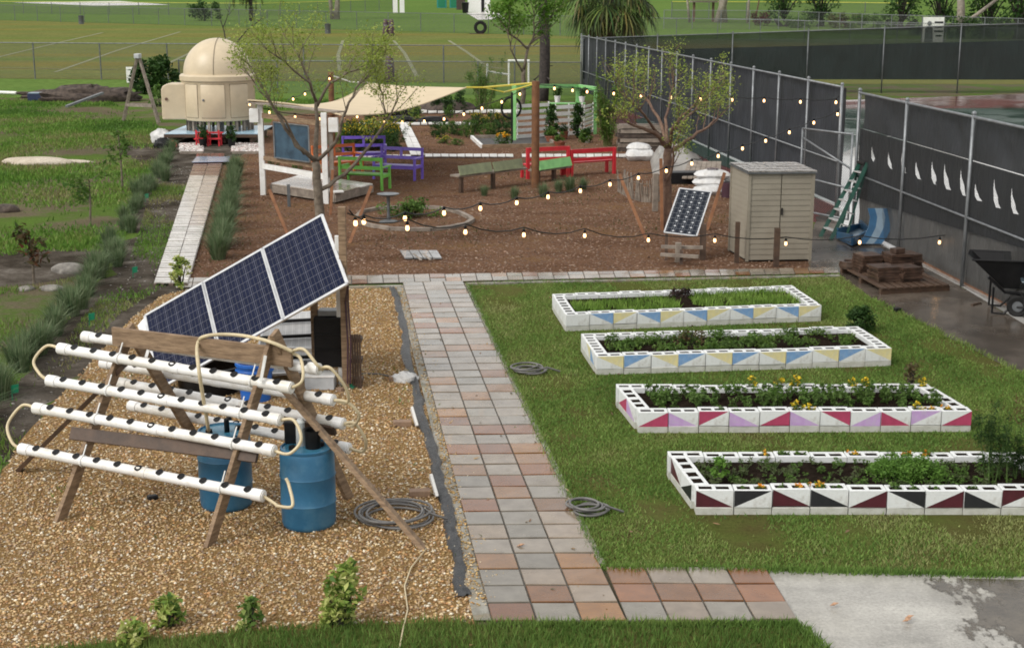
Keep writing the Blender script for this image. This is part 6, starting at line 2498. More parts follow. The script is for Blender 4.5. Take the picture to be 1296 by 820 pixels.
# fallen leaves on the slab and path
for (x, y, lab) in ((1056, 766, 'fallen tan leaf left of the other leaves on the concrete slab'), (1148, 786, 'curled tan leaf in front of the pair on the concrete slab'), (1151, 782, 'pale tan leaf behind its twin on the concrete slab'), (659, 691, 'single tan leaf on the paved path')):
    p = G(x, y, .04)
    m = MB()
    m._add([p + Vector(v) for v in ((-.045, 0, .0), (0, -.026, .02), (.045, .01, .025), (0, .03, .02), (0, 0, .0))], [(0, 1, 4), (1, 2, 4), (2, 3, 4), (3, 0, 4)])
    tag(m.build('fallen_leaf', M('dry_leaf', (.5, .3, .18), (.3, .17, .1), 20, .6)), lab, 'leaf')

# ---------------------------------------------------------------- raised beds of painted blocks
HT = .29
CH = .195
_blk = {}


def block_mesh(L, W, spec, top=True):
    """one hollow block: x length, y depth (front face at -y), base at z=0; spec=(colour, corner) painted triangle"""
    key = (round(L, 3), round(W, 3), spec, top)
    if key in _blk:
        return _blk[key]
    m = MB()
    h = CH
    g = .005
    x0, x1, y0, y1 = -L / 2 + g, L / 2 - g, -W / 2, W / 2
    b = .006
    # front face (split along a diagonal when painted)
    A, B, C, D = (x0, y0, 0), (x1, y0, 0), (x1, y0, h - b), (x0, y0, h - b)
    if spec is None:
        m._add([A, B, C, D], [(0, 1, 2, 3)])
    else:
        cn = spec[1]
        tri = {'LL': ((D, A, B), (D, B, C)), 'UR': ((D, B, C), (D, A, B)), 'UL': ((A, C, D), (A, B, C)), 'LR': ((A, B, C), (A, C, D))}[cn]
        m._add(tri[0], [(0, 1, 2)], 2)
        m._add(tri[1], [(0, 1, 2)], 0)
    # other sides with a small chamfer to the top
    m._add([(x1, y0, 0), (x1, y1, 0), (x1, y1, h - b), (x1, y0, h - b)], [(0, 1, 2, 3)])
    m._add([(x1, y1, 0), (x0, y1, 0), (x0, y1, h - b), (x1, y1, h - b)], [(0, 1, 2, 3)])
    m._add([(x0, y1, 0), (x0, y0, 0), (x0, y0, h - b), (x0, y1, h - b)], [(0, 1, 2, 3)])
    rim0 = [(x0, y0, h - b), (x1, y0, h - b), (x1, y1, h - b), (x0, y1, h - b)]
    rim1 = [(x0 + b, y0 + b, h), (x1 - b, y0 + b, h), (x1 - b, y1 - b, h), (x0 + b, y1 - b, h)]
    m._add(rim0 + rim1, [(k, (k + 1) % 4, 4 + (k + 1) % 4, 4 + k) for k in range(4)])
    if top:
        w = .032
        hx = [(x0 + w, -.016), (.016, x1 - w)]
        ya, yb = y0 + w, y1 - w
        dep = .014
        q = lambda xa, xb, y_a, y_b: m._add([(xa, y_a, h), (xb, y_a, h), (xb, y_b, h), (xa, y_b, h)], [(0, 1, 2, 3)])
        q(x0 + b, x1 - b, y0 + b, ya)
        q(x0 + b, x1 - b, yb, y1 - b)
        q(x0 + b, hx[0][0], ya, yb)
        q(hx[0][1], hx[1][0], ya, yb)
        q(hx[1][1], x1 - b, ya, yb)
        for xa, xb in hx:
            t = .006
            r0 = [(xa, ya, h), (xb, ya, h), (xb, yb, h), (xa, yb, h)]
            r1 = [(xa + t, ya + t, h - dep), (xb - t, ya + t, h - dep), (xb - t, yb - t, h - dep), (xa + t, yb - t, h - dep)]
            m._add(r0 + r1, [(k, 4 + k, 4 + (k + 1) % 4, (k + 1) % 4) for k in range(4)])
            m._add(r1, [(0, 1, 2, 3)], 1)
    else:
        m._add(rim1, [(0, 1, 2, 3)])
    me = bpy.data.meshes.new('block')
    me.from_pydata([tuple(v) for v in m.v], [], m.f)
    me.materials.append(MT['cinder'] if top else MT['cinderlow'])
    me.materials.append(MT['soil'])
    me.materials.append(PAINT[spec[0]] if spec else MT['cinder'])
    me.polygons.foreach_set('material_index', m.m)
    me.update()
    _blk[key] = me
    return me


CN = {'w': None, 'b': 'blue', 'y': 'yellow', 'p': 'crimson', 'l': 'lilac', 'm': 'maroon', 'k': 'black'}
BEDS = []


def raised_bed(lab, FLp, FRp, BLp, pat, side, nlen=None, sd=0):
    a, b, c = G(*FLp, HT), G(*FRp, HT), G(*BLp, HT)
    u = (b - a)
    L = u.length
    u.normalize()
    v = Vector((-u.y, u.x, 0))
    Wd = (c - a).dot(v)
    sk = (c - a).dot(u)
    n = nlen or round(L / .4)
    bl = L / n
    nw = max(2, round((Wd - .4) / .4))
    t = thing('raised_bed', lab, 'raised bed', Vector((a.x, a.y, 0)) + u * L / 2)
    rr = random.Random(sd)
    W = .195
    ang = math.atan2(u.y, u.x)
    # side direction keeps the corner where the photo has it
    sv_ = (v * Wd + u * sk).normalized()
    sang = math.atan2(sv_.y, sv_.x)
    slen = (v * Wd + u * sk).length
    o = Vector((a.x, a.y, 0))

    def add(pos, rot, mesh, lab2=None, dz=0):
        ob = bpy.data.objects.new('block', mesh)
        COL.objects.link(ob)
        ob.parent = t
        p = pos - t.location
        ob.location = (p.x, p.y, p.z + dz)
        ob.rotation_euler = (0, 0, rot)
        if lab2:
            ob['label'] = lab2
    for course, z in ((0, HT - 2 * CH - .003), (1, HT - CH)):
        for i in range(n):
            for row in (0, 1):
                base = o + u * ((i + .5) * bl) + (v * (W / 2) if row == 0 else sv_ * slen - v * (W / 2))
                sp = None
                l2 = None
                if course == 1 and row == 0 and i < len(pat) and pat[i]:
                    sp = (pat[i][0], pat[i][1:])
                    l2 = 'block with a painted %s triangle' % CN[sp[0]]
                jit = Vector((0, rr.uniform(-.01, .01), rr.uniform(-.008, .008)))
                shift = u * (bl / 2 if course == 0 else 0)
                if course == 0 and i == n - 1:
                    shift = Vector()
                    base = base
                add(base + Vector((0, 0, z)) + (jit if course else jit * .5), ang + (PI if row else 0) + rr.uniform(-.018, .018), block_mesh(bl, W, sp, course == 1), l2)
        sl_ = (slen - 2 * W) / nw
        for i in range(nw):
            for s in (0, 1):
                base = o + sv_ * (W + (i + .5) * sl_) + (u * (W / 2) if s == 0 else u * (L - W / 2))
                sp = None
                l2 = None
                if course == 1 and s == 0 and i < len(side) and side[i]:
                    sp = (side[i][0], side[i][1:])
                    l2 = 'block with a painted %s triangle' % CN[sp[0]]
                add(base + Vector((0, 0, z)) + Vector((0, 0, rr.uniform(-.005, .005))), sang + (PI if s == 0 else 0), block_mesh(sl_, W, sp, course == 1), l2)
    m = MB()
    zs = HT - .07

    def fn(p, q):
        g = o + u * lerp(W, L - W, p) + sv_ * lerp(W, slen - W, q)
        e = math.sin(PI * p) ** .3 * math.sin(PI * q) ** .3
        return Vector((g.x, g.y, zs + e * .035 * (math.sin(p * 40) + math.sin(q * 13 + p * 9)) * .6))
    m.grid(fn, 60, 12)
    m.build('soil', MT['soil'], t, smooth=True)
    BEDS.append(dict(o=o, u=u, v=v, sv=sv_, L=L, S=slen, W=W, zs=zs, t=t, n=n, bl=bl, nw=nw))
    cs = [o - u * .03 - v * .03, o + u * (L + .03) - v * .03, o + u * (L + .03) + sv_ * (slen + .03), o - u * .03 + sv_ * (slen + .03)]
    BEDS_XY.append([(p.x, p.y) for p in cs])
    print('bed', round(L, 2), round(slen, 2), 'skew', round(sk, 2), n, nw)


raised_bed('farthest raised bed with pale blue and yellow triangles and fine light green seedlings', (716, 398.5), (1040, 386), (698.5, 372),
           [None, 'bUR', 'yUL', 'bUR', 'yUL', 'bUR', 'yUL', 'bUR', 'yUL', 'bUR', 'yUL', 'bUL'], [None, None, None], None, 1)
raised_bed('second raised bed from the back with a small bush on its corner', (755, 451), (1129, 440), (735, 422),
           ['yUR', 'bUL', 'yUR', 'bUL', 'yUR', 'bUL', 'yUR', 'bUL', 'yUR', 'bUL', 'yUR', 'bUL'], ['bLL', 'yUR', None], None, 2)
raised_bed('raised bed with crimson and lilac triangles and yellow flowers', (807.6, 521), (1230.6, 519.5), (779, 486.4),
           ['pLR', 'lLL', 'pUL', 'lLL', 'pLR', 'lLL', 'pUR', 'lLR', 'pLL', 'lUL', 'pLR', 'pLR'], ['lLL', 'pLR', 'pLL'], None, 3)
# the nearest bed runs out of the frame on the right
raised_bed('nearest raised bed with black and maroon triangles and mostly bare soil', (881, 619.6), (1366, 620), (844, 570.8),
           ['mLL', 'kUL', 'mLL', 'kLL', 'mLR', 'kUR', 'mLR', 'kLL', 'mUL', 'kUR', 'mLR', 'kLL'], ['kLR', 'mLL', 'kLR'], None, 4)
lawn_blades()
# ---------------------------------------------------------------- foliage
YG = [(0.16, 0.235, 0.04), (0.23, 0.31, 0.055), (0.31, 0.38, 0.08), (0.38, 0.42, 0.11)]
MG2 = [(0.05, 0.11, 0.02), (0.08, 0.16, 0.03), (0.11, 0.2, 0.04), (0.15, 0.23, 0.06)]
DG = [(0.018, 0.045, 0.012), (0.03, 0.07, 0.018), (0.045, 0.1, 0.024), (0.07, 0.13, 0.035)]
VAR = [(0.07, 0.15, 0.03), (0.22, 0.33, 0.06), (0.48, 0.52, 0.16), (0.62, 0.62, 0.28)]
GG = [(0.08, 0.13, 0.06), (0.11, 0.17, 0.075), (0.145, 0.2, 0.1), (0.19, 0.23, 0.13)]


def leaves(name, centers, per, spread, size, cols, parent, droop=0.0, local=False, aspect=.45, mt=None, up_bias=.5, seed=0):
    r = np.random.default_rng(seed + 77)
    C = np.array([tuple(c) for c in centers], float)
    if parent is not None and not local:
        root = parent
        while root.parent:
            root = root.parent
        C = C - np.array(tuple(root.location))
    n = len(C) * per
    c = np.repeat(C, per, axis=0)
    sp = np.array(spread if isinstance(spread, (tuple, list)) else (spread,) * 3)
    d = r.normal(0, 1, (n, 3))
    d /= np.maximum(np.linalg.norm(d, axis=1, keepdims=True), 1e-6)
    rad = r.random((n, 1)) ** .45
    P = c + d * rad * sp
    P[:, 2] -= droop * r.random(n)
    nr = r.normal(0, 1, (n, 3))
    nr[:, 2] = np.abs(nr[:, 2]) + up_bias
    nr /= np.linalg.norm(nr, axis=1, keepdims=True)
    t = r.normal(0, 1, (n, 3))
    t -= nr * (t * nr).sum(1, keepdims=True)
    t /= np.linalg.norm(t, axis=1, keepdims=True)
    b = np.cross(nr, t)
    s = (r.uniform(size[0], size[1], n))[:, None]
    w = s * aspect
    V = np.stack([P - t * s, P + b * w + nr * s * .12, P + t * s - nr * s * .15, P - b * w + nr * s * .12], 1).reshape(-1, 3)
    F = np.arange(4 * n).reshape(-1, 4)
    cols = np.array(cols)
    per_c = r.random(len(C))
    k = np.clip(np.repeat(per_c, per) * .55 + r.random(n) * .6 - .08, 0, .999) * (len(cols) - 1)
    i = k.astype(int)
    col = cols[i] + (cols[i + 1] - cols[i]) * (k - i)[:, None]
    return np_mesh(name, V, F, mt or MT['leaf'], np.repeat(col, 4, axis=0), parent)


def twigs(rr, p, d, L, r, depth, mb, tips, bend=.25, fork=2, up_pull=.12):
    pts = [p]
    rs = [r]
    n = 4
    for k in range(n):
        d = (d + Vector((rr.uniform(-bend, bend), rr.uniform(-bend, bend), rr.uniform(-bend, bend) + up_pull))).normalized()
        p = p + d * (L / n)
        pts.append(p)
        rs.append(max(.004, r * (1 - .45 * (k + 1) / n)))
    mb.tube(pts, rs, 5, caps=False)
    if depth == 0:
        tips.append(p)
        tips.append(pts[2])
        return
    for k in range(fork):
        q = pts[-1] if k == 0 else pts[rr.randint(2, 4)]
        a = rr.uniform(0, 6.28)
        dd = (d + Vector((math.cos(a), math.sin(a), rr.uniform(-.2, .6))) * .75).normalized()
        twigs(rr, q, dd, L * rr.uniform(.6, .85), rs[-1] * .9, depth - 1, mb, tips, bend, fork, up_pull)


def px_tree(name, label, base, branches, mt, leaf_cols, per, spread, size, seed, cat='tree', tw=(.6, .02, 1), group=None, droop=0, keep=1.0):
    """limbs follow points given as (px, py, dy); dy = depth offset in metres from the base"""
    b = G(*base)
    t = thing(name, label, cat, b, group)
    rr = random.Random(seed)
    tips = []
    m = MB()
    tr = None
    for i, (pts, r0, r1) in enumerate(branches):
        P = []
        for (x, y, dy) in pts:
            q = AT(x, y, b.y + dy)
            if (x, y) == tuple(base):
                q = b - up * .1
            P.append(q)
        # subdivide with a little wander
        Q = []
        for u, v in zip(P, P[1:]):
            for k in range(3):
                j = (v - u).length * .04
                Q.append(u.lerp(v, k / 3) + Vector((rr.uniform(-j, j), rr.uniform(-j, j), rr.uniform(-j, j))) * (0 if k == 0 else 1))
        Q.append(P[-1])
        n = len(Q)
        rs = [lerp(r0, r1, k / (n - 1)) for k in range(n)]
        mb = MB().tube(Q, rs, 9)
        if i == 0:
            tr = mb.build('trunk', mt, t, smooth=True)
        else:
            m._add(mb.v, mb.f)
            for k in range(max(2, n // 2), n):
                d = (Q[k] - Q[k - 1]).normalized()
                for _ in range(2 if k == n - 1 else 1):
                    a = rr.uniform(0, 6.28)
                    dd = (d + Vector((math.cos(a), math.sin(a), rr.uniform(-.1, .7))) * .8).normalized()
                    twigs(rr, Q[k], dd, tw[0] * rr.uniform(.6, 1.2), tw[1], tw[2], m, tips)
    m.build('limbs', mt, t, smooth=True)
    tips = [p for p in tips if rr.random() < keep]
    if tips and per:
        leaves('crown', tips, per, spread, size, leaf_cols, t, droop, seed=seed)
    return t


px_tree('leafy_tree', 'slender tree with loose yellow green leaves behind the solar array', (409, 318), [
    ([(409, 318, 0), (405, 270, 0), (402, 235, 0), (400, 205, 0)], .115, .09),
    ([(400, 205, 0), (375, 185, -.3), (355, 150, -.5), (335, 115, -.6), (318, 85, -.6)], .055, .016),
    ([(401, 208, 0), (401, 165, .2), (400, 128, .3), (388, 95, .5), (372, 62, .6)], .06, .014),
    ([(400, 130, .3), (392, 105, -.2), (362, 80, -.6), (345, 68, -.8)], .03, .012),
    ([(401, 135, .3), (418, 105, .2), (440, 92, .0), (470, 84, -.1)], .036, .012),
    ([(402, 203, 0), (425, 180, -.4), (438, 140, -.6), (450, 112, -.5), (462, 100, -.4)], .045, .014),
    ([(406, 240, 0), (435, 222, .3), (468, 185, .5), (490, 152, .6), (503, 128, .5)], .05, .014),
    ([(490, 152, .6), (486, 135, .5), (484, 120, .4)], .02, .01),
    ([(385, 195, 0), (345, 135, -.9), (322, 105, -1.0)], .03, .012),
], MT['bark'], YG, 46, .26, (.02, .045), 5, tw=(.55, .011, 1), keep=.7)

px_tree('bare_branched_tree', 'spreading tree with sparse yellow green leaves behind the small solar panel', (842, 290), [
    ([(842, 290, 0), (843, 250, 0), (844, 215, 0), (846, 188, 0)], .14, .10),
    ([(846, 188, 0), (828, 168, -.3), (805, 160, -.6), (785, 148, -.9)], .065, .02),
    ([(846, 190, 0), (838, 160, .5), (822, 130, 1.0), (805, 112, 1.2)], .055, .016),
    ([(847, 188, 0), (850, 165, -.3), (862, 148, -.5), (878, 135, -.6)], .06, .018),
    ([(848, 192, 0), (868, 178, .3), (890, 165, .6), (908, 150, .8)], .06, .018),
    ([(846, 186, 0), (842, 150, .6), (848, 125, .9), (852, 108, 1.0)], .045, .014),
    ([(835, 172, 0), (815, 145, -.9), (795, 125, -1.3)], .04, .014),
    ([(850, 165, 0), (880, 140, 1.1), (900, 118, 1.5)], .04, .012),
    ([(843, 235, 0), (851, 210, -.3), (853, 185, -.5)], .05, .02),
], MT['barkred'], YG, 30, .25, (.02, .046), 9, tw=(.62, .013, 1), keep=.75)

px_tree('sapling_tree', 'young forked tree with bright leaves in front of the dark palm trunk', (662, 137), [
    ([(662, 137, 0), (662, 110, 0), (663, 88, 0)], .13, .1),
    ([(663, 88, 0), (668, 62, 0), (675, 48, .3), (676, 20, .5)], .08, .03),
    ([(668, 62, 0), (655, 50, -.3), (645, 44, -.6), (640, 20, -.6)], .06, .03),
    ([(672, 55, 0), (690, 42, .5), (697, 22, .5)], .05, .03),
    ([(662, 92, 0), (652, 74, -.5), (646, 62, -.8), (643, 40, -1)], .05, .02),
    ([(676, 22, .5), (664, 4, 1), (655, -20, 1)], .03, .02),
    ([(676, 22, .5), (690, 2, .2), (700, -25, 0)], .03, .02),
], MT['bark'], [(.06, .15, .015), (.1, .22, .025), (.14, .27, .04), (.2, .32, .06)], 26, .5, (.07, .14), 15, tw=(1.1, .025, 1))

# tall dark trunk with shaggy crown above the frame
t = thing('palm_tree', 'tall dark shaggy palm trunk rising behind the young forked tree', 'palm', G(687, 128))
b = t.location
m = MB()
h = 13
Q = [b + Vector((.1 * math.sin(k * .5), 0, -.1 + h * k / 16)) for k in range(17)]
m.tube(Q, [.3 - .006 * k for k in range(17)], 14)
m.build('trunk', MT['barkdark'], t, smooth=True)
m = MB()
rr = random.Random(4)
for k in range(46):
    z = 3.6 + rr.random() * 2.4 if k < 34 else rr.uniform(.6, 3.6)
    a = rr.uniform(0, 6.28)
    p = b + Vector((math.cos(a) * .24, math.sin(a) * .24, z))
    m.bar(p, p + Vector((math.cos(a) * .28, math.sin(a) * .28, rr.uniform(-.25, .3))), .08, .04)
m.build('frond_stubs', MT['barkdark'], t)


def fan_frond(mb, p, d, L, rr, cols, n=16):
    """a palm leaf: stem, then a drooping fan of narrow blades"""
    d = d.normalized()
    side = d.cross(up)
    side = side.normalized() if side.length > .01 else Vector((1, 0, 0))
    upv = side.cross(d)
    hub = p + d * L * .55 - up * L * .06 * (1 - d.z)
    mb.col = (.1, .13, .04)
    mb.tube([p, p.lerp(hub, .5) + up * .06, hub], [.03, .024, .018], 5)
    tilt = (d * .8 - up * .45).normalized()
    for k in range(n):
        a = lerp(-2.3, 2.3, (k + .5) / n)
        dd = (tilt * math.cos(a) + side * math.sin(a)).normalized()
        l = L * .42 * rr.uniform(.85, 1.12) * (1 - .1 * abs(a))
        q1 = hub + dd * l * .5 + upv * .05
        q2 = hub + dd * l * .82 - up * l * .12
        q3 = hub + dd * l * .98 - up * l * .42
        w = dd.cross(upv).normalized() * .055
        mb.col = tuple(c * rr.uniform(.75, 1.2) for c in rr.choice(cols))
        mb._add([hub, q1 - w, q1 + w, q2 - w * .8, q2 + w * .8, q3], [(0, 1, 2), (1, 3, 4, 2), (3, 5, 4)])


t = thing('sabal_palm', 'fan palm with drooping dark fronds at the corner of the windscreen fence', 'palm', G(772, 106))
b = t.location
m = MB()
ph = TOPZ(b, -12)
m.tube([b - up * .2, b + up * ph * .5, b + up * ph], [.3, .27, .25], 14)
m.build('trunk', MT['barkdark'], t, smooth=True)
rr = random.Random(8)
m = MB()
m2 = MB()
for k in range(62):
    a = 2 * PI * k / 62 * 7 + rr.uniform(-.2, .2)
    el = rr.uniform(-1.0, 1.0)
    d = Vector((math.cos(a) * math.cos(el), math.sin(a) * math.cos(el), math.sin(el)))
    dead = el < -.7
    fan_frond(m2 if dead else m, b + up * (ph - .35 + .3 * rr.random()), d, rr.uniform(3.2, 4.3), rr, [(.12, .1, .05), (.09, .075, .045)] if dead else [(.028, .048, .016), (.06, .1, .03), (.1, .14, .04), (.18, .2, .07)], 20)
m.build('crown', MT['leaf'], t)
m2.build('dead_fronds', MT['leaf'], t)


def grown_tree(name, label, base, h, r, crown, mt, cols, seed, per=30, size=(.15, .3), spread=.9, cz=(.55, 1.0), n=26, stems=1, group=None):
    b = G(*base) if isinstance(base, tuple) else base
    t = thing(name, label, 'tree', b, group)
    rr = random.Random(seed)
    m = MB()
    for s in range(stems):
        lean = Vector((rr.uniform(-.12, .12) * h + (s - (stems - 1) / 2) * h * .09, rr.uniform(-.05, .05) * h, h * cz[0] * 1.15))
        m.tube([b + Vector(((s - (stems - 1) / 2) * r * 1.2, 0, -.2)), b + lean * .5 + Vector((rr.uniform(-.2, .2), 0, 0)), b + lean], [r, r * .78, r * .5], 10)
    m.build('trunk', mt, t, smooth=True)
    cs = []
    for k in range(n):
        a = rr.uniform(0, 6.28)
        q = rr.random() ** .5
        z = rr.uniform(cz[0], cz[1])
        w = crown * (1 - abs((z - cz[0]) / (cz[1] - cz[0]) - .45) * .9)
        cs.append(b + Vector((math.cos(a) * q * w, math.sin(a) * q * w, z * h)))
    m = MB()
    for c in cs[::2]:
        s = b + up * h * cz[0] * rr.uniform(.7, 1.0)
        m.tube([s, s.lerp(c, .5) + up * .3, c], [r * .3, r * .18, .03], 5)
    m.build('limbs', mt, t, smooth=True)
    leaves('crown', cs, per, spread, size, cols, t, seed=seed)
    return t


# background trees
def hang_tree():
    t = thing('willow_tree', 'dark trailing willow fronds hanging beyond the domed observatory', 'tree', G(318, 27))
    b = t.location
    rr = random.Random(6)
    MB().tube([b, b + up * 4, b + up * 7.5], [.3, .25, .18], 10).build('trunk', MT['barkdark'], t, smooth=True)
    cs = []
    for k in range(36):
        a = rr.uniform(0, 6.28)
        q = rr.uniform(.4, 3.2)
        x, y = math.cos(a) * q, math.sin(a) * q * .7
        z1 = rr.uniform(1.2, 3.6)
        z = 7.5
        while z > z1:
            cs.append(b + Vector((x * (1.05 - .02 * z), y, z)))
            z -= .4
    leaves('crown', cs, 14, (.16, .16, .35), (.1, .2), [(.03, .04, .015), (.05, .06, .025), (.08, .085, .035)], t, seed=6, aspect=.2)


hang_tree()
px_tree('bare_shrub_tree', 'dark leafless forked branches rising right behind the dome', (287, 117), [
    ([(287, 117, 0), (288, 90, 0), (289, 66, 0)], .09, .06),
    ([(289, 66, 0), (284, 42, 0), (278, 24, 0)], .05, .02),
    ([(289, 66, 0), (303, 50, .2), (318, 34, .3), (331, 24, .4)], .05, .02),
    ([(282, 35, 0), (288, 20, .3), (292, 8, .3)], .03, .012),
    ([(318, 34, .3), (322, 22, .3), (320, 12, .3)], .02, .01),
], MT['barkdark'], MG2, 3, .15, (.05, .09), 3, tw=(.7, .012, 0), keep=.3)
grown_tree('pale_trunk_tree', 'pale tree with three close stems by the yellow capped fence', (424, 25), 9, .32, 3.2, MT['barkpale'], MG2, 41, cz=(.75, 1.1), stems=3)
t = thing('round_shrub', 'dark round shrub beyond the far fence left of the willow', 'shrub', G(259, 27))
b = t.location
MB().tube([b, b + up * 1.2], [.12, .06], 6).build('stem', MT['barkdark'], t)
rr = random.Random(2)
leaves('foliage', [b + Vector((rr.uniform(-1.9, 1.9), rr.uniform(-1, 1), rr.uniform(.4, 2.4))) for _ in range(40)], 30, .6, (.12, .25), DG, t, seed=2)
k = 0
for (x, y, h, r, st, mt, cols, lab) in (
        (873, 29, 8, .2, 1, 'barkpale', MG2, 'thin pale tree standing left of the wooden kiosk beyond the court'),
        (912, 29, 9, .62, 2, 'barkpale', MG2, 'stout pale forked tree beyond the tennis court'),
        (946, 30, 8, .2, 1, 'barkpale', MG2, 'thin grey tree right of the stout pale forked tree'),
        (955, 30, 7, .12, 1, 'barkred', [(.12, .04, .03), (.08, .05, .03), (.1, .08, .03)], 'slim reddish tree beside the thin grey tree'),
        (992, 34, 8, .35, 2, 'barkdark', DG, 'dark bushy tree behind the grey fence above the court'),
        (1037, 34, 8, .35, 2, 'barkdark', DG, 'second dark bushy tree right along the grey fence above the court'),
        (1140, 38, 9, .5, 3, 'barkdark', DG, 'dark tree with clustered stems left of the white banner'),
        (1190, 42, 9, .4, 2, 'barkdark', DG, 'dense dark tree directly behind the white banner'),
        (1216, 48, 10, .5, 1, 'barkpale', DG, 'big pale leaning trunk right of the white banner'),
        (1250, 46, 9, .4, 2, 'barkdark', DG, 'dark tree in the shade right of the pale leaning trunk'),
        (1290, 50, 10, .5, 2, 'barkdark', DG, 'dark tree at the right edge beyond the court')):
    k += 1
    low = mt == 'barkdark'
    grown_tree('dark_tree' if low else 'pale_trunk_tree', lab, (x, y), h, r, 2.6 if low else 3.2, MT[mt], cols, 50 + k, cz=(.1, 1.0) if low else (.6, 1.1), n=44 if low else 22, stems=st, per=34, spread=.9)
b0 = G(1216, 48)
t = thing('fallen_branch', 'pale bare branch slanting up right of the banner', 'branch', b0 + Vector((.4, .3, 1.4)))
MB().tube([b0 + Vector((.4, .3, 1.4)), b0 + Vector((2.2, .3, 2.8)), b0 + Vector((4.2, .3, 4.4))], [.26, .2, .15], 8).build('limb', MT['barkpale'], t, smooth=True)
for i, (x, y, w, h, cols, lab) in enumerate(((962, 33, 1.3, 1.5, [(.08, .02, .025), (.12, .03, .03), (.06, .03, .02)], 'dark red leafed shrub on the grass beyond the court'),
                                             (1010, 36, 1.4, 1.3, MG2, 'green shrub right of the red shrub beyond the court'), (1070, 36, 2.0, 1.6, [(.12, .035, .04), (.09, .09, .03), (.06, .1, .02)], 'mixed red and green hedge clump beyond the court'),
                                             (1105, 38, 2.6, 1.7, MG2, 'broad bright green hedge clump left of the banner'), (1170, 45, 1.6, 1.6, DG, 'dark shrub touching the left edge of the banner'), (1240, 50, 3.2, 2.2, DG, 'dark shrub mass right of the pale leaning trunk'))):
    b = G(x, y)
    t = thing('shrub', lab, 'shrub', b)
    rr = random.Random(i)
    MB().tube([b - up * .1, b + up * h * .6], [.08, .04], 6).build('stem', MT['barkdark'], t)
    leaves('foliage', [b + Vector((rr.uniform(-w, w), rr.uniform(-.7, .7), rr.uniform(.15, h))) for _ in range(int(22 * w))], 26, .45, (.09, .2), cols, t, seed=i)
kk = thing('wooden_kiosk', 'dark timber kiosk frame among the pale trees beyond the court', 'kiosk', G(890, 28))
b = kk.location
for dx in (-1.3, 1.3):
    MB().box(b + Vector((dx, 0, 1.3)), (.3, .3, 2.6)).build('post', MT['barkred'], kk)
MB().box(b + Vector((0, 0, 2.7)), (3.6, 2, .25)).build('roof', MT['woodgrey'], kk)
# far woodland closing the view
rr = random.Random(77)
cs = []
for k in range(900):
    x = rr.uniform(-170, 190)
    y = rr.uniform(395, 430)
    cs.append(Vector((x, y, ground_z(y) + rr.random() ** 1.3 * rr.uniform(3, 11))))
o = leaves('woodland', cs, 26, 2.2, (.5, 1.0), [(.02, .035, .012), (.035, .055, .018), (.05, .075, .025)], None, seed=9)
tag(o, 'distant belt of woodland closing the far side of the fields', 'woodland', None, 'stuff')

# dark bush by the A-frame
def bush(name, lab, base, w, d, h, cols, n, per, size, seed, spread=.3, cat='bush', mt='barkdark', group=None, z0=.1, zb=0.0):
    b = G(base[0], base[1], zb) if zb else G(*base)
    t = thing(name, lab, cat, b, group)
    rr = random.Random(seed)
    m = MB()
    cs = []
    for k in range(n):
        a = rr.uniform(0, 6.28)
        q = rr.random() ** .5
        z = rr.uniform(z0, 1)
        f = (1 - (z - .35) ** 2 * 1.3)
        cs.append(b + Vector((math.cos(a) * q * w * f, math.sin(a) * q * d * f, z * h)))
    for c in cs[:10]:
        m.tube([b - up * .05, b.lerp(c, .5), c], [.022, .014, .006], 5)
    m.build('stem', MT[mt], t)
    leaves('foliage', cs, per, spread, size, cols, t, seed=seed)
    return t


bush('dark_bush', 'dense dark green bush between the A-frame and the observatory', (198, 119), 1.3, 1.0, 1.9, DG, 60, 40, (.09, .2), 1, .35)
bush('weedy_bush', 'straggly light green weeds between the dark bush and the observatory bay', (205, 135), .7, .5, 1.0, MG2, 20, 18, (.06, .14), 2, .2)
bush('small_bush', 'small round dark bush on the right corner of the second bed', (1088, 420), .24, .24, .38, DG, 40, 40, (.02, .04), 3, .08, z0=.2)
for i, (x, y, lab) in enumerate(((257, 186, 'dark potted plant left of the red step'), (293.5, 186, 'dark potted plant right of the red step'))):
    t = pot(x, y, 0, lab, MT['black'], .15, .3)
    b = t.location
    rr = random.Random(i)
    leaves('foliage', [b + Vector((rr.uniform(-.16, .16), rr.uniform(-.14, .14), rr.uniform(.3, .75))) for _ in range(20)], 20, .1, (.03, .07), DG, t, seed=i)
for o in [x for x in COL.objects if x.name.startswith('plant_pot') and x.parent is None]:
    if 'potted' in o['label']:
        continue
    b = Vector(o.location)
    leaves('foliage', [b + Vector((random.uniform(-.14, .14), random.uniform(-.12, .12), random.uniform(.28, .55))) for _ in range(14)], 18, .09, (.03, .06), DG if 'white' in o['label'] else MG2, o, seed=len(o['label']))
bush('climbing_plant', 'dark climbing plant covering the gap between the two white pallets', (697, 178), .24, .15, 1.35, DG, 40, 24, (.04, .09), 5, .14, 'climber')
bush('climbing_plant', 'dark climbing plant at the right end of the middle white pallet', (731, 175), .22, .15, 1.3, DG, 36, 24, (.04, .09), 6, .14, 'climber')
bush('leafy_plant', 'leafy plant beside the small white pot at the narrow pallet', (741, 181), .22, .2, .45, MG2, 26, 22, (.04, .08), 7, .12, 'plant')


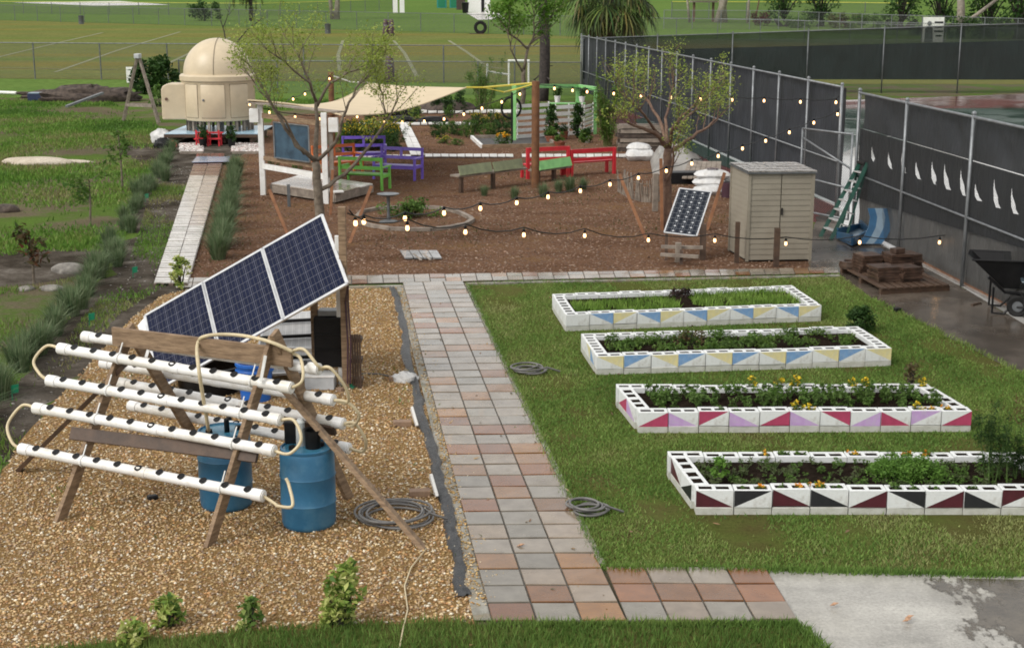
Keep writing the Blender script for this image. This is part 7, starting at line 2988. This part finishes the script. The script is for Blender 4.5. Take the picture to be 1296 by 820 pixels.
def bamboo(lab, base, w, h, n, seed, cols=MG2):
    b = G(*base)
    t = thing('bamboo_clump', lab, 'bamboo', b)
    rr = random.Random(seed)
    m = MB()
    cs = []
    for k in range(n):
        a = rr.uniform(0, 6.28)
        p = b + Vector((math.cos(a) * w * .25, math.sin(a) * w * .2, -.05))
        hh = h * rr.uniform(.6, 1.05)
        tip = p + Vector((rr.uniform(-w, w), rr.uniform(-w * .6, w * .6), hh))
        mid = p.lerp(tip, .55) + up * hh * .08
        m.tube([p, mid, tip], [.02, .014, .005], 5)
        for q in range(10):
            u = rr.uniform(.2, 1.0)
            c = p.lerp(mid, u / .55) if u < .55 else mid.lerp(tip, (u - .55) / .45)
            cs.append(c)
    m.build('canes', MT['greencap'] if False else M('bamboo_cane', (.16, .17, .06), (.1, .11, .04), 9, .5), t)
    leaves('foliage', cs, 12, .2, (.05, .12), cols, t, droop=.15, seed=seed, aspect=.18)


bamboo('airy bamboo clump in front of the lower fence right of the sail', (612, 140), 1.1, 2.7, 20, 3)
bamboo('dense feathery bamboo at the right end of the white pallet garden', (769, 185), .6, 2.6, 20, 4, [(.05, .11, .015), (.09, .17, .025), (.13, .21, .04)])

# shrubs of the rear garden
FLW = [(.55, .42, .02), (.65, .5, .03), (.5, .3, .02)]
rr = random.Random(15)
n = 0
spec = []
for (x0, x1, y, k, h, w, fl) in ((425, 500, 190, 9, 1.0, .7, 1), (440, 500, 178, 8, .95, .7, 1), (550, 645, 171, 11, .75, .55, 0), (600, 650, 160, 6, .7, .5, 1), (440, 500, 168, 6, .8, .6, 1), (330, 420, 215, 3, .5, .4, 0)):
    for j in range(k):
        spec.append((lerp(x0, x1, (j + .5) / k) + rr.uniform(-3, 3), y + rr.uniform(-4, 4), h * rr.uniform(.7, 1.15), w * rr.uniform(.8, 1.15), fl and rr.random() < .6))
spec += [(577, 184, .3, .5, 0), (562, 182, .35, .5, 1), (555, 174, .3, .35, 0), (570, 150, .75, .45, 0), (527, 152, .9, .5, 0)]
protos = []
for v in range(4):
    t = thing('garden_shrub', 'x', 'shrub', (0, 0, 0))
    r2 = random.Random(v + 40)
    cs = [Vector((r2.gauss(0, .35), r2.gauss(0, .3), .12 + .8 * r2.random() ** 1.2)) for _ in range(38)]
    m = MB()
    for c in cs[:8]:
        m.tube([Vector((0, 0, -.05)), c * .5, c], [.02, .012, .006], 4)
    m.build('stem', MT['barkdark'], t, local=True)
    leaves('foliage', cs, 26, .16, (.035, .09), [MG2, DG, MG2, DG][v], t, local=True, seed=v, aspect=.35)
    if v >= 2:
        tops = sorted(cs, key=lambda q: -q.z)[:16]
        leaves('flowers', tops, 9, .16, (.025, .05), FLW, t, local=True, seed=v + 9, aspect=.9, mt=MT['petal'], droop=-.1)
    protos.append(t)
used = set()
for (x, y, h, w, fl) in spec:
    v = rr.randint(0, 1) + (2 if fl else 0)
    o = protos[v] if v not in used else copy_tree(protos[v])
    used.add(v)
    place(o, G(x, y), rr.uniform(0, 6), (w * .9, w * .9, h * .85))
    o['label'] = 'yellow flowering shrub in the rear garden behind the benches' if fl else 'green leafy shrub in the rear garden behind the benches'
    o['group'] = 'flowering shrubs of the rear garden' if fl else 'green shrubs of the rear garden'
for v, p in enumerate(protos):
    if v not in used:
        place(p, G(590 + v * 8, 166), 0, .6)
        p['label'] = 'green leafy shrub in the rear garden behind the benches'
        p['group'] = 'green shrubs of the rear garden'
bush('marigold_clump', 'orange marigold clump at the left corner of the timber plot', (637, 184), .35, .25, .4, MG2, 16, 20, (.03, .06), 8, .12, 'flower')
b = G(637, 184)
fo_ = [o for o in COL.objects if o.name.startswith('marigold_clump')][0]
leaves('flowers', [b + Vector((random.uniform(-.3, .3), random.uniform(-.2, .1), random.uniform(.3, .46))) for _ in range(14)], 10, .06, (.025, .045), [(.7, .3, .02), (.75, .45, .03), (.6, .2, .02)], fo_, seed=3, aspect=.9, mt=MT['petal'])
bush('herb_patch', 'low leafy plant growing inside the log ring beside the dish', (521, 275), .8, .5, .42, MG2, 40, 26, (.03, .07), 9, .16, 'plant')

# small dark conifers and shrubs along the far slabs
for i, (x, y, lab) in enumerate(((554, 142, 'small dark cone shaped shrub left of three beyond the white slabs'), (567, 147, 'small dark cone shaped shrub middle of three beyond the white slabs'), (582, 142, 'small dark cone shaped shrub right of three beyond the white slabs'))):
    bush('conifer', lab, (x, y), .28, .25, 1.0, DG, 26, 24, (.04, .08), 60 + i, .16, 'shrub')


# ---------------------------------------------------------------- tufts
def tuft_mesh(n, h, lean, w, cols, seed):
    r = np.random.default_rng(seed)
    a = r.uniform(0, 2 * PI, n)
    l = np.abs(r.normal(0, lean, n)) * h
    H = h * r.uniform(.55, 1.1, n)
    b0 = np.stack([np.cos(a), np.sin(a), np.zeros(n)], 1) * (r.random((n, 1)) ** .5) * h * .22
    d = np.stack([np.cos(a), np.sin(a), np.zeros(n)], 1)
    s = np.stack([-np.sin(a), np.cos(a), np.zeros(n)], 1) * w
    z = np.array([0, 0, 1.0])
    m1 = b0 + d * (l * .35)[:, None] + z * (H * .6)[:, None]
    m2 = b0 + d * l[:, None] + z * (H * (1 - .25 * np.minimum(1, l / h)))[:, None]
    V = np.stack([b0 - s, b0 + s, m1 + s * .8, m1 - s * .8, m2], 1)
    V = V.reshape(-1, 3)
    return V, n


def tuft(name, lab, cat, n, h, lean, w, cols, seed):
    t = thing(name, lab, cat, (0, 0, 0))
    r = np.random.default_rng(seed)
    V, n = tuft_mesh(n, h, lean, w, cols, seed)
    F = np.concatenate([np.array([[0, 1, 2, 3]]) + 5 * np.arange(n)[:, None], np.array([[3, 2, 4, 4]]) + 5 * np.arange(n)[:, None]])
    cols = np.array(cols)
    C = cols[r.integers(0, len(cols), n)] * r.uniform(.8, 1.2, (n, 1))
    me_v = V
    tri = np.concatenate([np.array([[0, 1, 2]]) + 5 * np.arange(n)[:, None], np.array([[0, 2, 3]]) + 5 * np.arange(n)[:, None], np.array([[3, 2, 4]]) + 5 * np.arange(n)[:, None]])
    np_mesh('blades', me_v, tri, MT['blade'], np.repeat(C, 5, axis=0), t)
    return t


gt = [tuft('grass_clump', 'x', 'grass clump', 260, .75, .42, .009, GG, 10 + i) for i in range(3)]
rr = random.Random(31)
spots = []
for L_ in ([(0, 505), (28, 470), (50, 448), (70, 425), (92, 400), (112, 375), (126, 352), (140, 332)], [(143, 322), (158, 292), (170, 270), (182, 250), (190, 238), (199, 225), (207, 212), (213, 203)], [(-30, 540), (-60, 570)]):
    for (x, y) in L_:
        spots.append((x, y, 'L'))
        spots.append((x + rr.uniform(-10, 10), y + rr.uniform(-8, 8), 'L'))
        spots.append((x + rr.uniform(-4, 12), y - rr.uniform(6, 14), 'L'))
for (x, y) in ((277, 326), (281, 316), (283, 305), (286, 294), (287, 284), (289, 273), (291, 262), (294, 250), (295, 240), (298, 230), (300, 221)):
    spots.append((x, y, 'R'))
    spots.append((x + rr.uniform(-5, 5), y + rr.uniform(-4, 4), 'R'))
first = [True] * 3
for (x, y, sd) in spots:
    v = rr.randint(0, 2)
    o = gt[v] if first[v] else copy_tree(gt[v])
    first[v] = False
    place(o, G(x, y), rr.uniform(0, 6), rr.uniform(.7, 1.0) * (.95 if sd == 'R' else .78))
    o['label'] = 'grey green grass clump in the row left of the boardwalk' if sd == 'L' else 'grey green grass clump in the row right of the boardwalk'
    o['group'] = 'grass clumps left of the boardwalk' if sd == 'L' else 'grass clumps right of the boardwalk'
for i, (x, y, s, lab) in enumerate(((613, 248, .6, 'small grey green tuft in front of the olive bench'), (651, 252, .7, 'grey green tuft left of the brown post'), (688, 250, .8, 'yellowish tuft at the foot of the tall brown post'), (707, 243, .7, 'grey green tuft in front of the mint bench'),
                                  (722, 243, .95, 'largest grey green tuft in front of the red bench'), (738, 240, .7, 'grey green tuft at the right of those before the red bench'))):
    o = copy_tree(gt[i % 3])
    place(o, G(x, y), i, s * .75, lab, None)
    if 'group' in o:
        del o['group']


# saplings on the left
def sapling(lab, base, top, cr, cols, seed, leafy=True):
    b = G(*base)
    t = thing('sapling', lab, 'sapling', b)
    h = TOPZ(b, top)
    rr = random.Random(seed)
    m = MB()
    tip = b + Vector((rr.uniform(-.05, .05), 0, h))
    m.tube([b - up * .05, b.lerp(tip, .5) + Vector((.02, 0, 0)), tip], [.03, .024, .012], 7)
    tips = []
    for k in range(9):
        p = b.lerp(tip, rr.uniform(.5, .98))
        a = rr.uniform(0, 6.28)
        q = p + Vector((math.cos(a) * cr * rr.uniform(.5, 1), math.sin(a) * cr * .7, rr.uniform(-.05, .3)))
        m.tube([p, q], [.01, .004], 4)
        tips += [q, p.lerp(q, .6)]
    m.build('stem', MT['bark'], t)
    leaves('foliage', tips, 10, .17, (.05, .11), cols, t, seed=seed, droop=.1)
    return t


sapling('young sapling standing farthest back on the green meadow', (155, 238), 165, .42, MG2, 1)
sapling('young sapling with a flat leafy top in the middle of the meadow', (114, 285), 228, .6, MG2, 2)
sapling('thin sapling with a few red brown leaves on the dirt track', (43, 358), 296, .25, [(.16, .05, .03), (.08, .07, .03), (.05, .09, .02)], 3)
for (x, y) in ((155, 239), (114, 286)):
    pass


def varieg(lab, base, w, h, n, seed, cols=VAR):
    return bush('variegated_shrub', lab, base, w, w, h, cols, n, 16, (.025, .055), seed, .07, 'shrub', z0=.15)


varieg('tallest yellow variegated shrub on the front gravel edge', (438, 792), .15, .58, 42, 1)
varieg('low yellow variegated shrub at the foot of the tallest one', (423, 790), .13, .26, 14, 2)
varieg('yellow variegated shrub at the left of the front gravel edge', (213, 793), .12, .27, 16, 3)
varieg('lowest yellow variegated shrub half in the front grass', (170, 815), .15, .2, 16, 4)
varieg('small pale green shrub in the middle of the front gravel edge', (317, 794), .09, .25, 9, 5, MG2 + VAR[2:])
varieg('yellow variegated shrub at the end of the boardwalk', (229, 366), .22, .62, 34, 6)

# ---------------------------------------------------------------- plants of the raised beds
def bedpt(k, p, q):
    B = BEDS[k]
    g = B['o'] + B['u'] * lerp(B['W'] + .06, B['L'] - B['W'] - .06, p) + B['sv'] * lerp(B['W'] + .05, B['S'] - B['W'] - .05, q)
    return Vector((g.x, g.y, B['zs'] + .01))


def plantlet(name, lab, nleaf, h, r, size, cols, seed, asp=.4, flowers=None):
    t = thing(name, lab, 'plant', (0, 0, 0))
    rr = random.Random(seed)
    cs = [Vector((rr.gauss(0, r * .5), rr.gauss(0, r * .5), h * rr.uniform(.15, 1))) for _ in range(nleaf)]
    m = MB()
    for c in cs[:5]:
        m.tube([Vector((0, 0, -.03)), c], [.005, .002], 4)
    m.build('stem', MT['greencap'] if False else MT['stemg'], t, local=True)
    leaves('foliage', cs, 8, r * .35, size, cols, t, local=True, seed=seed, aspect=asp)
    if flowers:
        leaves('flowers', sorted(cs, key=lambda q: -q.z)[:6], 7, r * .3, (.01, .02), flowers, t, local=True, seed=seed, aspect=.9, mt=MT['petal'], droop=-.03)
    return t


MT['stemg'] = M('green_stem', (.08, .14, .03), None, 9, .5)
rr = random.Random(61)


def plant_out(protos, pts, lab, group, s=(.8, 1.2)):
    first = set()
    for p in pts:
        v = rr.randrange(len(protos))
        o = protos[v] if v not in first else copy_tree(protos[v])
        first.add(v)
        place(o, p, rr.uniform(0, 6), rr.uniform(*s), lab, group)
    for v, o in enumerate(protos):
        if v not in first:
            place(o, pts[0] + Vector((.05, 0, 0)), 0, 1, lab, group)


# farthest bed: fine seedlings nobody could count
P = []
B = BEDS[0]
for k in range(6500):
    p, q = RNG.random(), RNG.random()
    if abs(p - .5) < .035 or (p < .33 and q > .72) or (.3 < p < .5 and q > .8) or math.sin(p * 31) * math.sin(q * 9 + p * 17) > .45:
        continue
    g = bedpt(0, p, q)
    P.append((g.x, g.y))
blades('seedlings', np.array(P), (.05, .15), (.008, .014), .9, [(.1, .18, .03), (.15, .26, .045), (.2, .32, .06), (.25, .34, .09)], B['zs'], patch=2.5)
# second bed
pr = [plantlet('leafy_vegetable', 'x', 12, .12, .14, (.02, .042), c, 70 + i) for i, c in enumerate((MG2, [(.08, .15, .03), (.12, .2, .04), (.16, .25, .06)], [(.05, .1, .02), (.08, .14, .03), (.11, .18, .045)]))]
pts = [bedpt(1, rr.random(), rr.random()) for _ in range(84)]
pts = [p for p in pts if rr.random() > .12]
plant_out(pr, pts, 'leafy vegetable plant growing in the second bed with blue and yellow triangles', 'vegetables in the blue and yellow bed', (.6, 1.05))
# third bed
pr = [plantlet('leafy_vegetable', 'x', 13, .22, .11, (.022, .045), c, 80 + i, .5) for i, c in enumerate((MG2, [(.09, .17, .035), (.13, .22, .055), (.17, .27, .08)], [(.05, .1, .02), (.08, .14, .03), (.11, .18, .045)]))]
pts = []
for row in range(4):
    for k in range(22):
        if rr.random() < .74:
            pts.append(bedpt(2, (k + rr.uniform(.1, .9)) / 22, (row + rr.uniform(.25, .75)) / 4.4 + (.05)))
plant_out(pr, pts, 'leafy vegetable plant growing in the crimson and lilac bed', 'vegetables in the crimson and lilac bed', (.5, .9))
# nearest bed
pr = [plantlet('seedling', 'x', 5, .06, .06, (.01, .022), c, 90 + i) for i, c in enumerate((MG2, [(.07, .1, .04), (.1, .13, .05), (.12, .15, .07)]))]
pts = [bedpt(3, rr.random() * .95, rr.random()) for _ in range(170)]
plant_out(pr, pts, 'small seedling in the dark soil of the nearest bed', 'seedlings in the nearest bed', (.6, 1.3))
bush('herb_mound', 'spreading bright green herb mound in the nearest bed', (1146, 606), .46, .3, .2, [(.08, .17, .03), (.12, .24, .04), (.17, .3, .06)], 90, 60, (.01, .024), 12, .09, 'herb', z0=.2, zb=.22)
x = [o for o in COL.objects if o.name.startswith('herb_mound')][0]
bush('leafy_plant', 'single upright leafy plant at the left end of the nearest bed', (909, 609), .09, .09, .27, [(.08, .19, .03), (.13, .26, .04), (.2, .33, .08)], 16, 12, (.025, .05), 13, .05, 'plant', z0=.2, zb=.22)
bush('brown_plant', 'dry reddish plant at the middle of the second bed', (872, 436), .3, .15, .22, [(.12, .07, .04), (.09, .1, .03), (.1, .05, .03)], 14, 16, (.02, .04), 14, .09, 'plant', z0=.1, zb=.22)
bush('brown_plant', 'dry reddish plant at the right end of the crimson and lilac bed', (1152, 489), .1, .1, .3, [(.1, .1, .04), (.14, .09, .05), (.07, .09, .03)], 12, 16, (.02, .04), 15, .07, 'plant', z0=.1, zb=.22)
bush('purple_plant', 'dark purple leafed plant in the middle of the farthest bed', (860, 376), .2, .1, .14, [(.04, .025, .025), (.06, .035, .035), (.05, .06, .025)], 16, 20, (.02, .045), 16, .08, 'plant', z0=.1, zb=.22)

# flowers in the block cells
def cellpt(k, row, i, cell):
    B = BEDS[k]
    W = B['W']
    off = (i + (.27 if cell == 0 else .73)) * B['bl']
    base = B['o'] + B['u'] * off + (B['v'] * (W / 2) if row == 0 else B['sv'] * B['S'] - B['v'] * (W / 2))
    return Vector((base.x, base.y, HT - .05))


YF_ = [(.6, .45, .02), (.7, .52, .04), (.55, .32, .02)]
OF_ = [(.65, .2, .02), (.7, .32, .03), (.6, .42, .04)]
fp1 = [plantlet('marigold', 'x', 8, .1, .08, (.012, .024), MG2, 100 + i, .4, YF_) for i in range(2)]
fp2 = [plantlet('marigold', 'x', 8, .08, .07, (.011, .022), MG2, 110 + i, .4, OF_) for i in range(2)]
fp3 = [plantlet('small_herb', 'x', 7, .07, .07, (.014, .028), MG2, 120 + i) for i in range(2)]
pts = [cellpt(2, 1, i, c) + Vector((0, 0, .02)) for i, c in ((4, 1), (5, 1), (6, 0), (6, 0), (8, 0), (8, 1), (8, 1), (10, 1))] + [cellpt(2, 0, 5, 0), cellpt(2, 0, 5, 1), cellpt(2, 0, 9, 0)]
plant_out(fp1, pts, 'yellow marigold growing in a block cell of the crimson and lilac bed', 'yellow marigolds in the crimson and lilac bed', (.8, 1.5))
pts = [cellpt(2, 0, 9, 1), cellpt(2, 0, 10, 0)] + [cellpt(3, 1, i, c) for i, c in ((2, 1), (5, 0), (6, 1), (7, 0))] + [cellpt(3, 0, 2, 1), cellpt(3, 0, 3, 0), cellpt(3, 0, 1, 1)]
plant_out(fp2, pts, 'orange marigold growing in a hollow painted block', 'orange marigolds in the block cells', (.7, 1.2))
pts = []
for k, n_ in ((2, 9), (3, 18)):
    for _ in range(n_):
        pts.append(cellpt(k, rr.randint(0, 1), rr.randint(0, BEDS[k]['n'] - 3), rr.randint(0, 1)))
plant_out(fp3, pts, 'tiny green herb sprouting from a hollow block of the near beds', 'herbs in the block cells', (.6, 1.2))

# tall feathery plants at the right edge
b = G(1268, 608, HT - .07)
t = thing('feathery_plant', 'tall dark feathery plant with upright plumes at the right end of the nearest bed', 'plant', b)
rr = random.Random(19)
m = MB()
cs, cs2 = [], []
for k in range(14):
    p = b + Vector((rr.uniform(-.2, .35), rr.uniform(-.1, .1), -.05))
    hh = rr.uniform(.5, .95)
    tip = p + Vector((rr.uniform(-.16, .16), rr.uniform(-.1, .1), hh))
    m.tube([p, p.lerp(tip, .5), tip], [.01, .007, .003], 5)
    for q in range(12):
        cs.append(p.lerp(tip, rr.uniform(.25, 1)))
m.build('stem', MT['stemg'], t)
leaves('foliage', cs, 26, (.07, .07, .09), (.02, .05), [(.015, .04, .012), (.03, .065, .016), (.05, .09, .022)], t, seed=4, aspect=.1, up_bias=0)
leaves('dry_plumes', [b + Vector((rr.uniform(.05, .4), 0, rr.uniform(.6, .95))) for _ in range(10)], 20, .07, (.02, .04), [(.16, .09, .04), (.1, .06, .03)], t, seed=5, aspect=.12)

# ---------------------------------------------------------------- string lights
def string(lab, ends, bulbs, depth, sag=True, drop=.10):
    """ends = [(px,py)..] cable points; bulbs hang just under the cable; depth(px) gives world distance"""
    B = [AT(x, y, depth(x)) for x, y in bulbs]
    t = thing('string_light', lab, 'string lights', B[len(B) // 2])
    pts = []
    if ends[0]:
        pts.append(AT(ends[0][0], ends[0][1], depth(ends[0][0])))
    for i, p in enumerate(B):
        c = p + up * drop
        if pts:
            q = pts[-1]
            L_ = (c - q).length
            if sag:
                for k in (1, 2, 3):
                    u = k / 4
                    pts.append(q.lerp(c, u) - up * (.05 * L_ * 4 * u * (1 - u)))
        pts.append(c)
    if ends[1]:
        pts.append(AT(ends[1][0], ends[1][1], depth(ends[1][0])))
    MB().tube(pts, .011, 5).build('cable', MT['black'], t)
    for p in B:
        m = MB()
        m.lathe([(.001, -.038), (.018, -.034), (.028, -.017), (.03, .0), (.024, .028), (.017, .05)], p, 12)
        bu = m.build('bulb', MT['bulb'], t, smooth=True)
        MB().lathe([(.022, .045), (.026, .05), (.024, .1), (.012, .115), (.001, .116)], p, 10).build('socket', MT['black'], bu)
    return t


def interp(tab):
    def f(x):
        if x <= tab[0][0]:
            return tab[0][1]
        for (x0, d0), (x1, d1) in zip(tab, tab[1:]):
            if x <= x1:
                return d0 + (d1 - d0) * (x - x0) / (x1 - x0)
        return tab[-1][1]
    return f


yS, yP, yG_, yP2 = G(334, 247).y, PP.y, G(1058, 262).y, P2.y
string('string of warm bulbs climbing from the white frame to the rear brown post', [(312, 131), (418, 97)], [(316, 132.5), (371, 126), (386, 119.5), (417, 100)], interp([(312, yS), (418, yP2)]))
string('string of warm bulbs sagging below the cream shade sail', [(330, 137), (677, 106)], [(341, 142.6), (373.5, 148.6), (404, 151), (435, 149), (452, 148), (486, 155), (509, 155), (537, 154), (562, 151), (587, 145), (610, 137.5), (635, 129.5), (658, 119.6), (679, 111)], interp([(330, yS), (450, yS + 1), (677, yP)]))
string('string of warm bulbs crossing the top of the bare tree to the gate', [(679, 106), (1062, 122)], [(701.7, 112.5), (724.6, 115), (743, 116.7), (776.8, 119), (811.4, 121.7), (849, 123.8), (886.8, 125.8), (926.6, 126.8), (967, 128), (1013, 129.5), (1058, 130)], interp([(679, yP), (1062, yG_)]))
dB = interp([(445, 19.9), (1062, yG_)])
string('long string of warm bulbs running down from the gate across the mulch', [(442, 266), (1064, 138)], [(450, 283), (460.5, 281), (512.6, 276.8), (562, 270), (608, 264), (654, 257), (693.6, 249.6), (734.5, 242), (772, 233.7), (808, 225.4), (843.3, 216.7), (875.5, 207.4), (909, 198), (939.7, 188.4), (969, 178.7), (999, 168), (1030, 155.8), (1060, 145)], dB)
yl = G(985, 336).y
string('lowest string of warm bulbs looping from the timber post past the shed', [(440, 270), (1240, 296)], [(515.6, 289), (589, 294), (663, 297.6), (740, 298.5), (820.6, 304), (904.6, 304.6), (994.5, 308.5), (1088, 307), (1189, 307)], interp([(440, 19.7), (820, yl - .3), (995, yl - .1), (1189, G(1189, 345).y)]), drop=.14)

# ---------------------------------------------------------------- labels of the setting and the masses
LAB = {'ground': 'rough green and brown ground under the whole place', 'sports_field': 'worn sports field grass behind the chain link fence', 'far_grass': 'bright green grass beyond the sports field',
       'strip_grass': 'green grass strip in front of the field fence', 'field_line_marking': 'faint white lines painted on the sports field', 'infield_sand': 'pale infield beyond the field', 'field_slab': 'pale slab in front of the far white shed',
       'bare_dirt': 'bare grey dirt beside the boardwalk', 'dirt_track': 'bare dirt track across the meadow', 'dirt_patch': 'bare dirt around the observatory', 'mulch_bed': 'brown mulch ground of the seating garden',
       'gravel_bed': 'tan gravel ground under the rack', 'lawn': 'green lawn round the raised beds', 'front_grass': 'grass strip at the bottom of the view', 'concrete_slab': 'pale damp concrete slab at the lower right',
       'wet_concrete_pad': 'wet brown concrete by the windscreen fence', 'tennis_court_surround': 'dull red court surround behind the fences', 'tennis_court': 'dark green tennis court surface', 'court_apron': 'wet pale concrete apron just behind the near windscreen', 'wet_stain': 'wet patch on the concrete slab with dark tree reflections painted in', 'court_line_marking': 'white court lines',
       'tile_path': 'paved path of grey and rust coloured square tiles', 'path_mortar': 'dark joints between the path tiles', 'path_edging': 'rough mortar edging of the paved path', 'back_path_edging': 'grey edging of the cross path', 'boardwalk': 'pale slatted boardwalk leading to the observatory', 'stepping_path': 'white slab stepping path',
       'gravel': 'loose tan gravel stones', 'bark_chips': 'brown bark chips', 'front_lawn_grass': 'grass blades along the bottom edge', 'edge_grass': 'grass blades fringing the paving', 'meadow_grass': 'rough meadow grass on the left', 'verge_grass': 'patchy grass along the dirt',
       'weeds': 'low weeds on the bare dirt', 'dirt_stones': 'small stones on the bare dirt', 'verge_far_grass': 'grass behind the sail', 'mulch_weeds': 'thin weeds in the mulch', 'leaf_litter': 'scattered dry fallen leaves on gravel, mulch and lawn', 'gravel_weeds': 'thin green weeds in the gravel', 'spilled_gravel': 'gravel spilled over the fabric edge of the path', 'lawn_tufts': 'coarser darker tufts in the lawn', 'lawn_grass': 'grass blades of the lawn', 'seedlings': 'fine light green seedlings filling the farthest raised bed'}
for o in list(COL.objects):
    if o.parent is None:
        k = o.name.split('.')[0]
        if k in LAB and 'label' not in o:
            o['label'] = LAB[k]
            o['category'] = k.replace('_', ' ')
        if k == 'pebbles':
            o['label'] = 'pale pebbles beside the red step of the observatory'
            o['category'] = 'pebbles'
            o['group'] = 'pebble beds by the observatory'
print('objects', len(COL.objects))
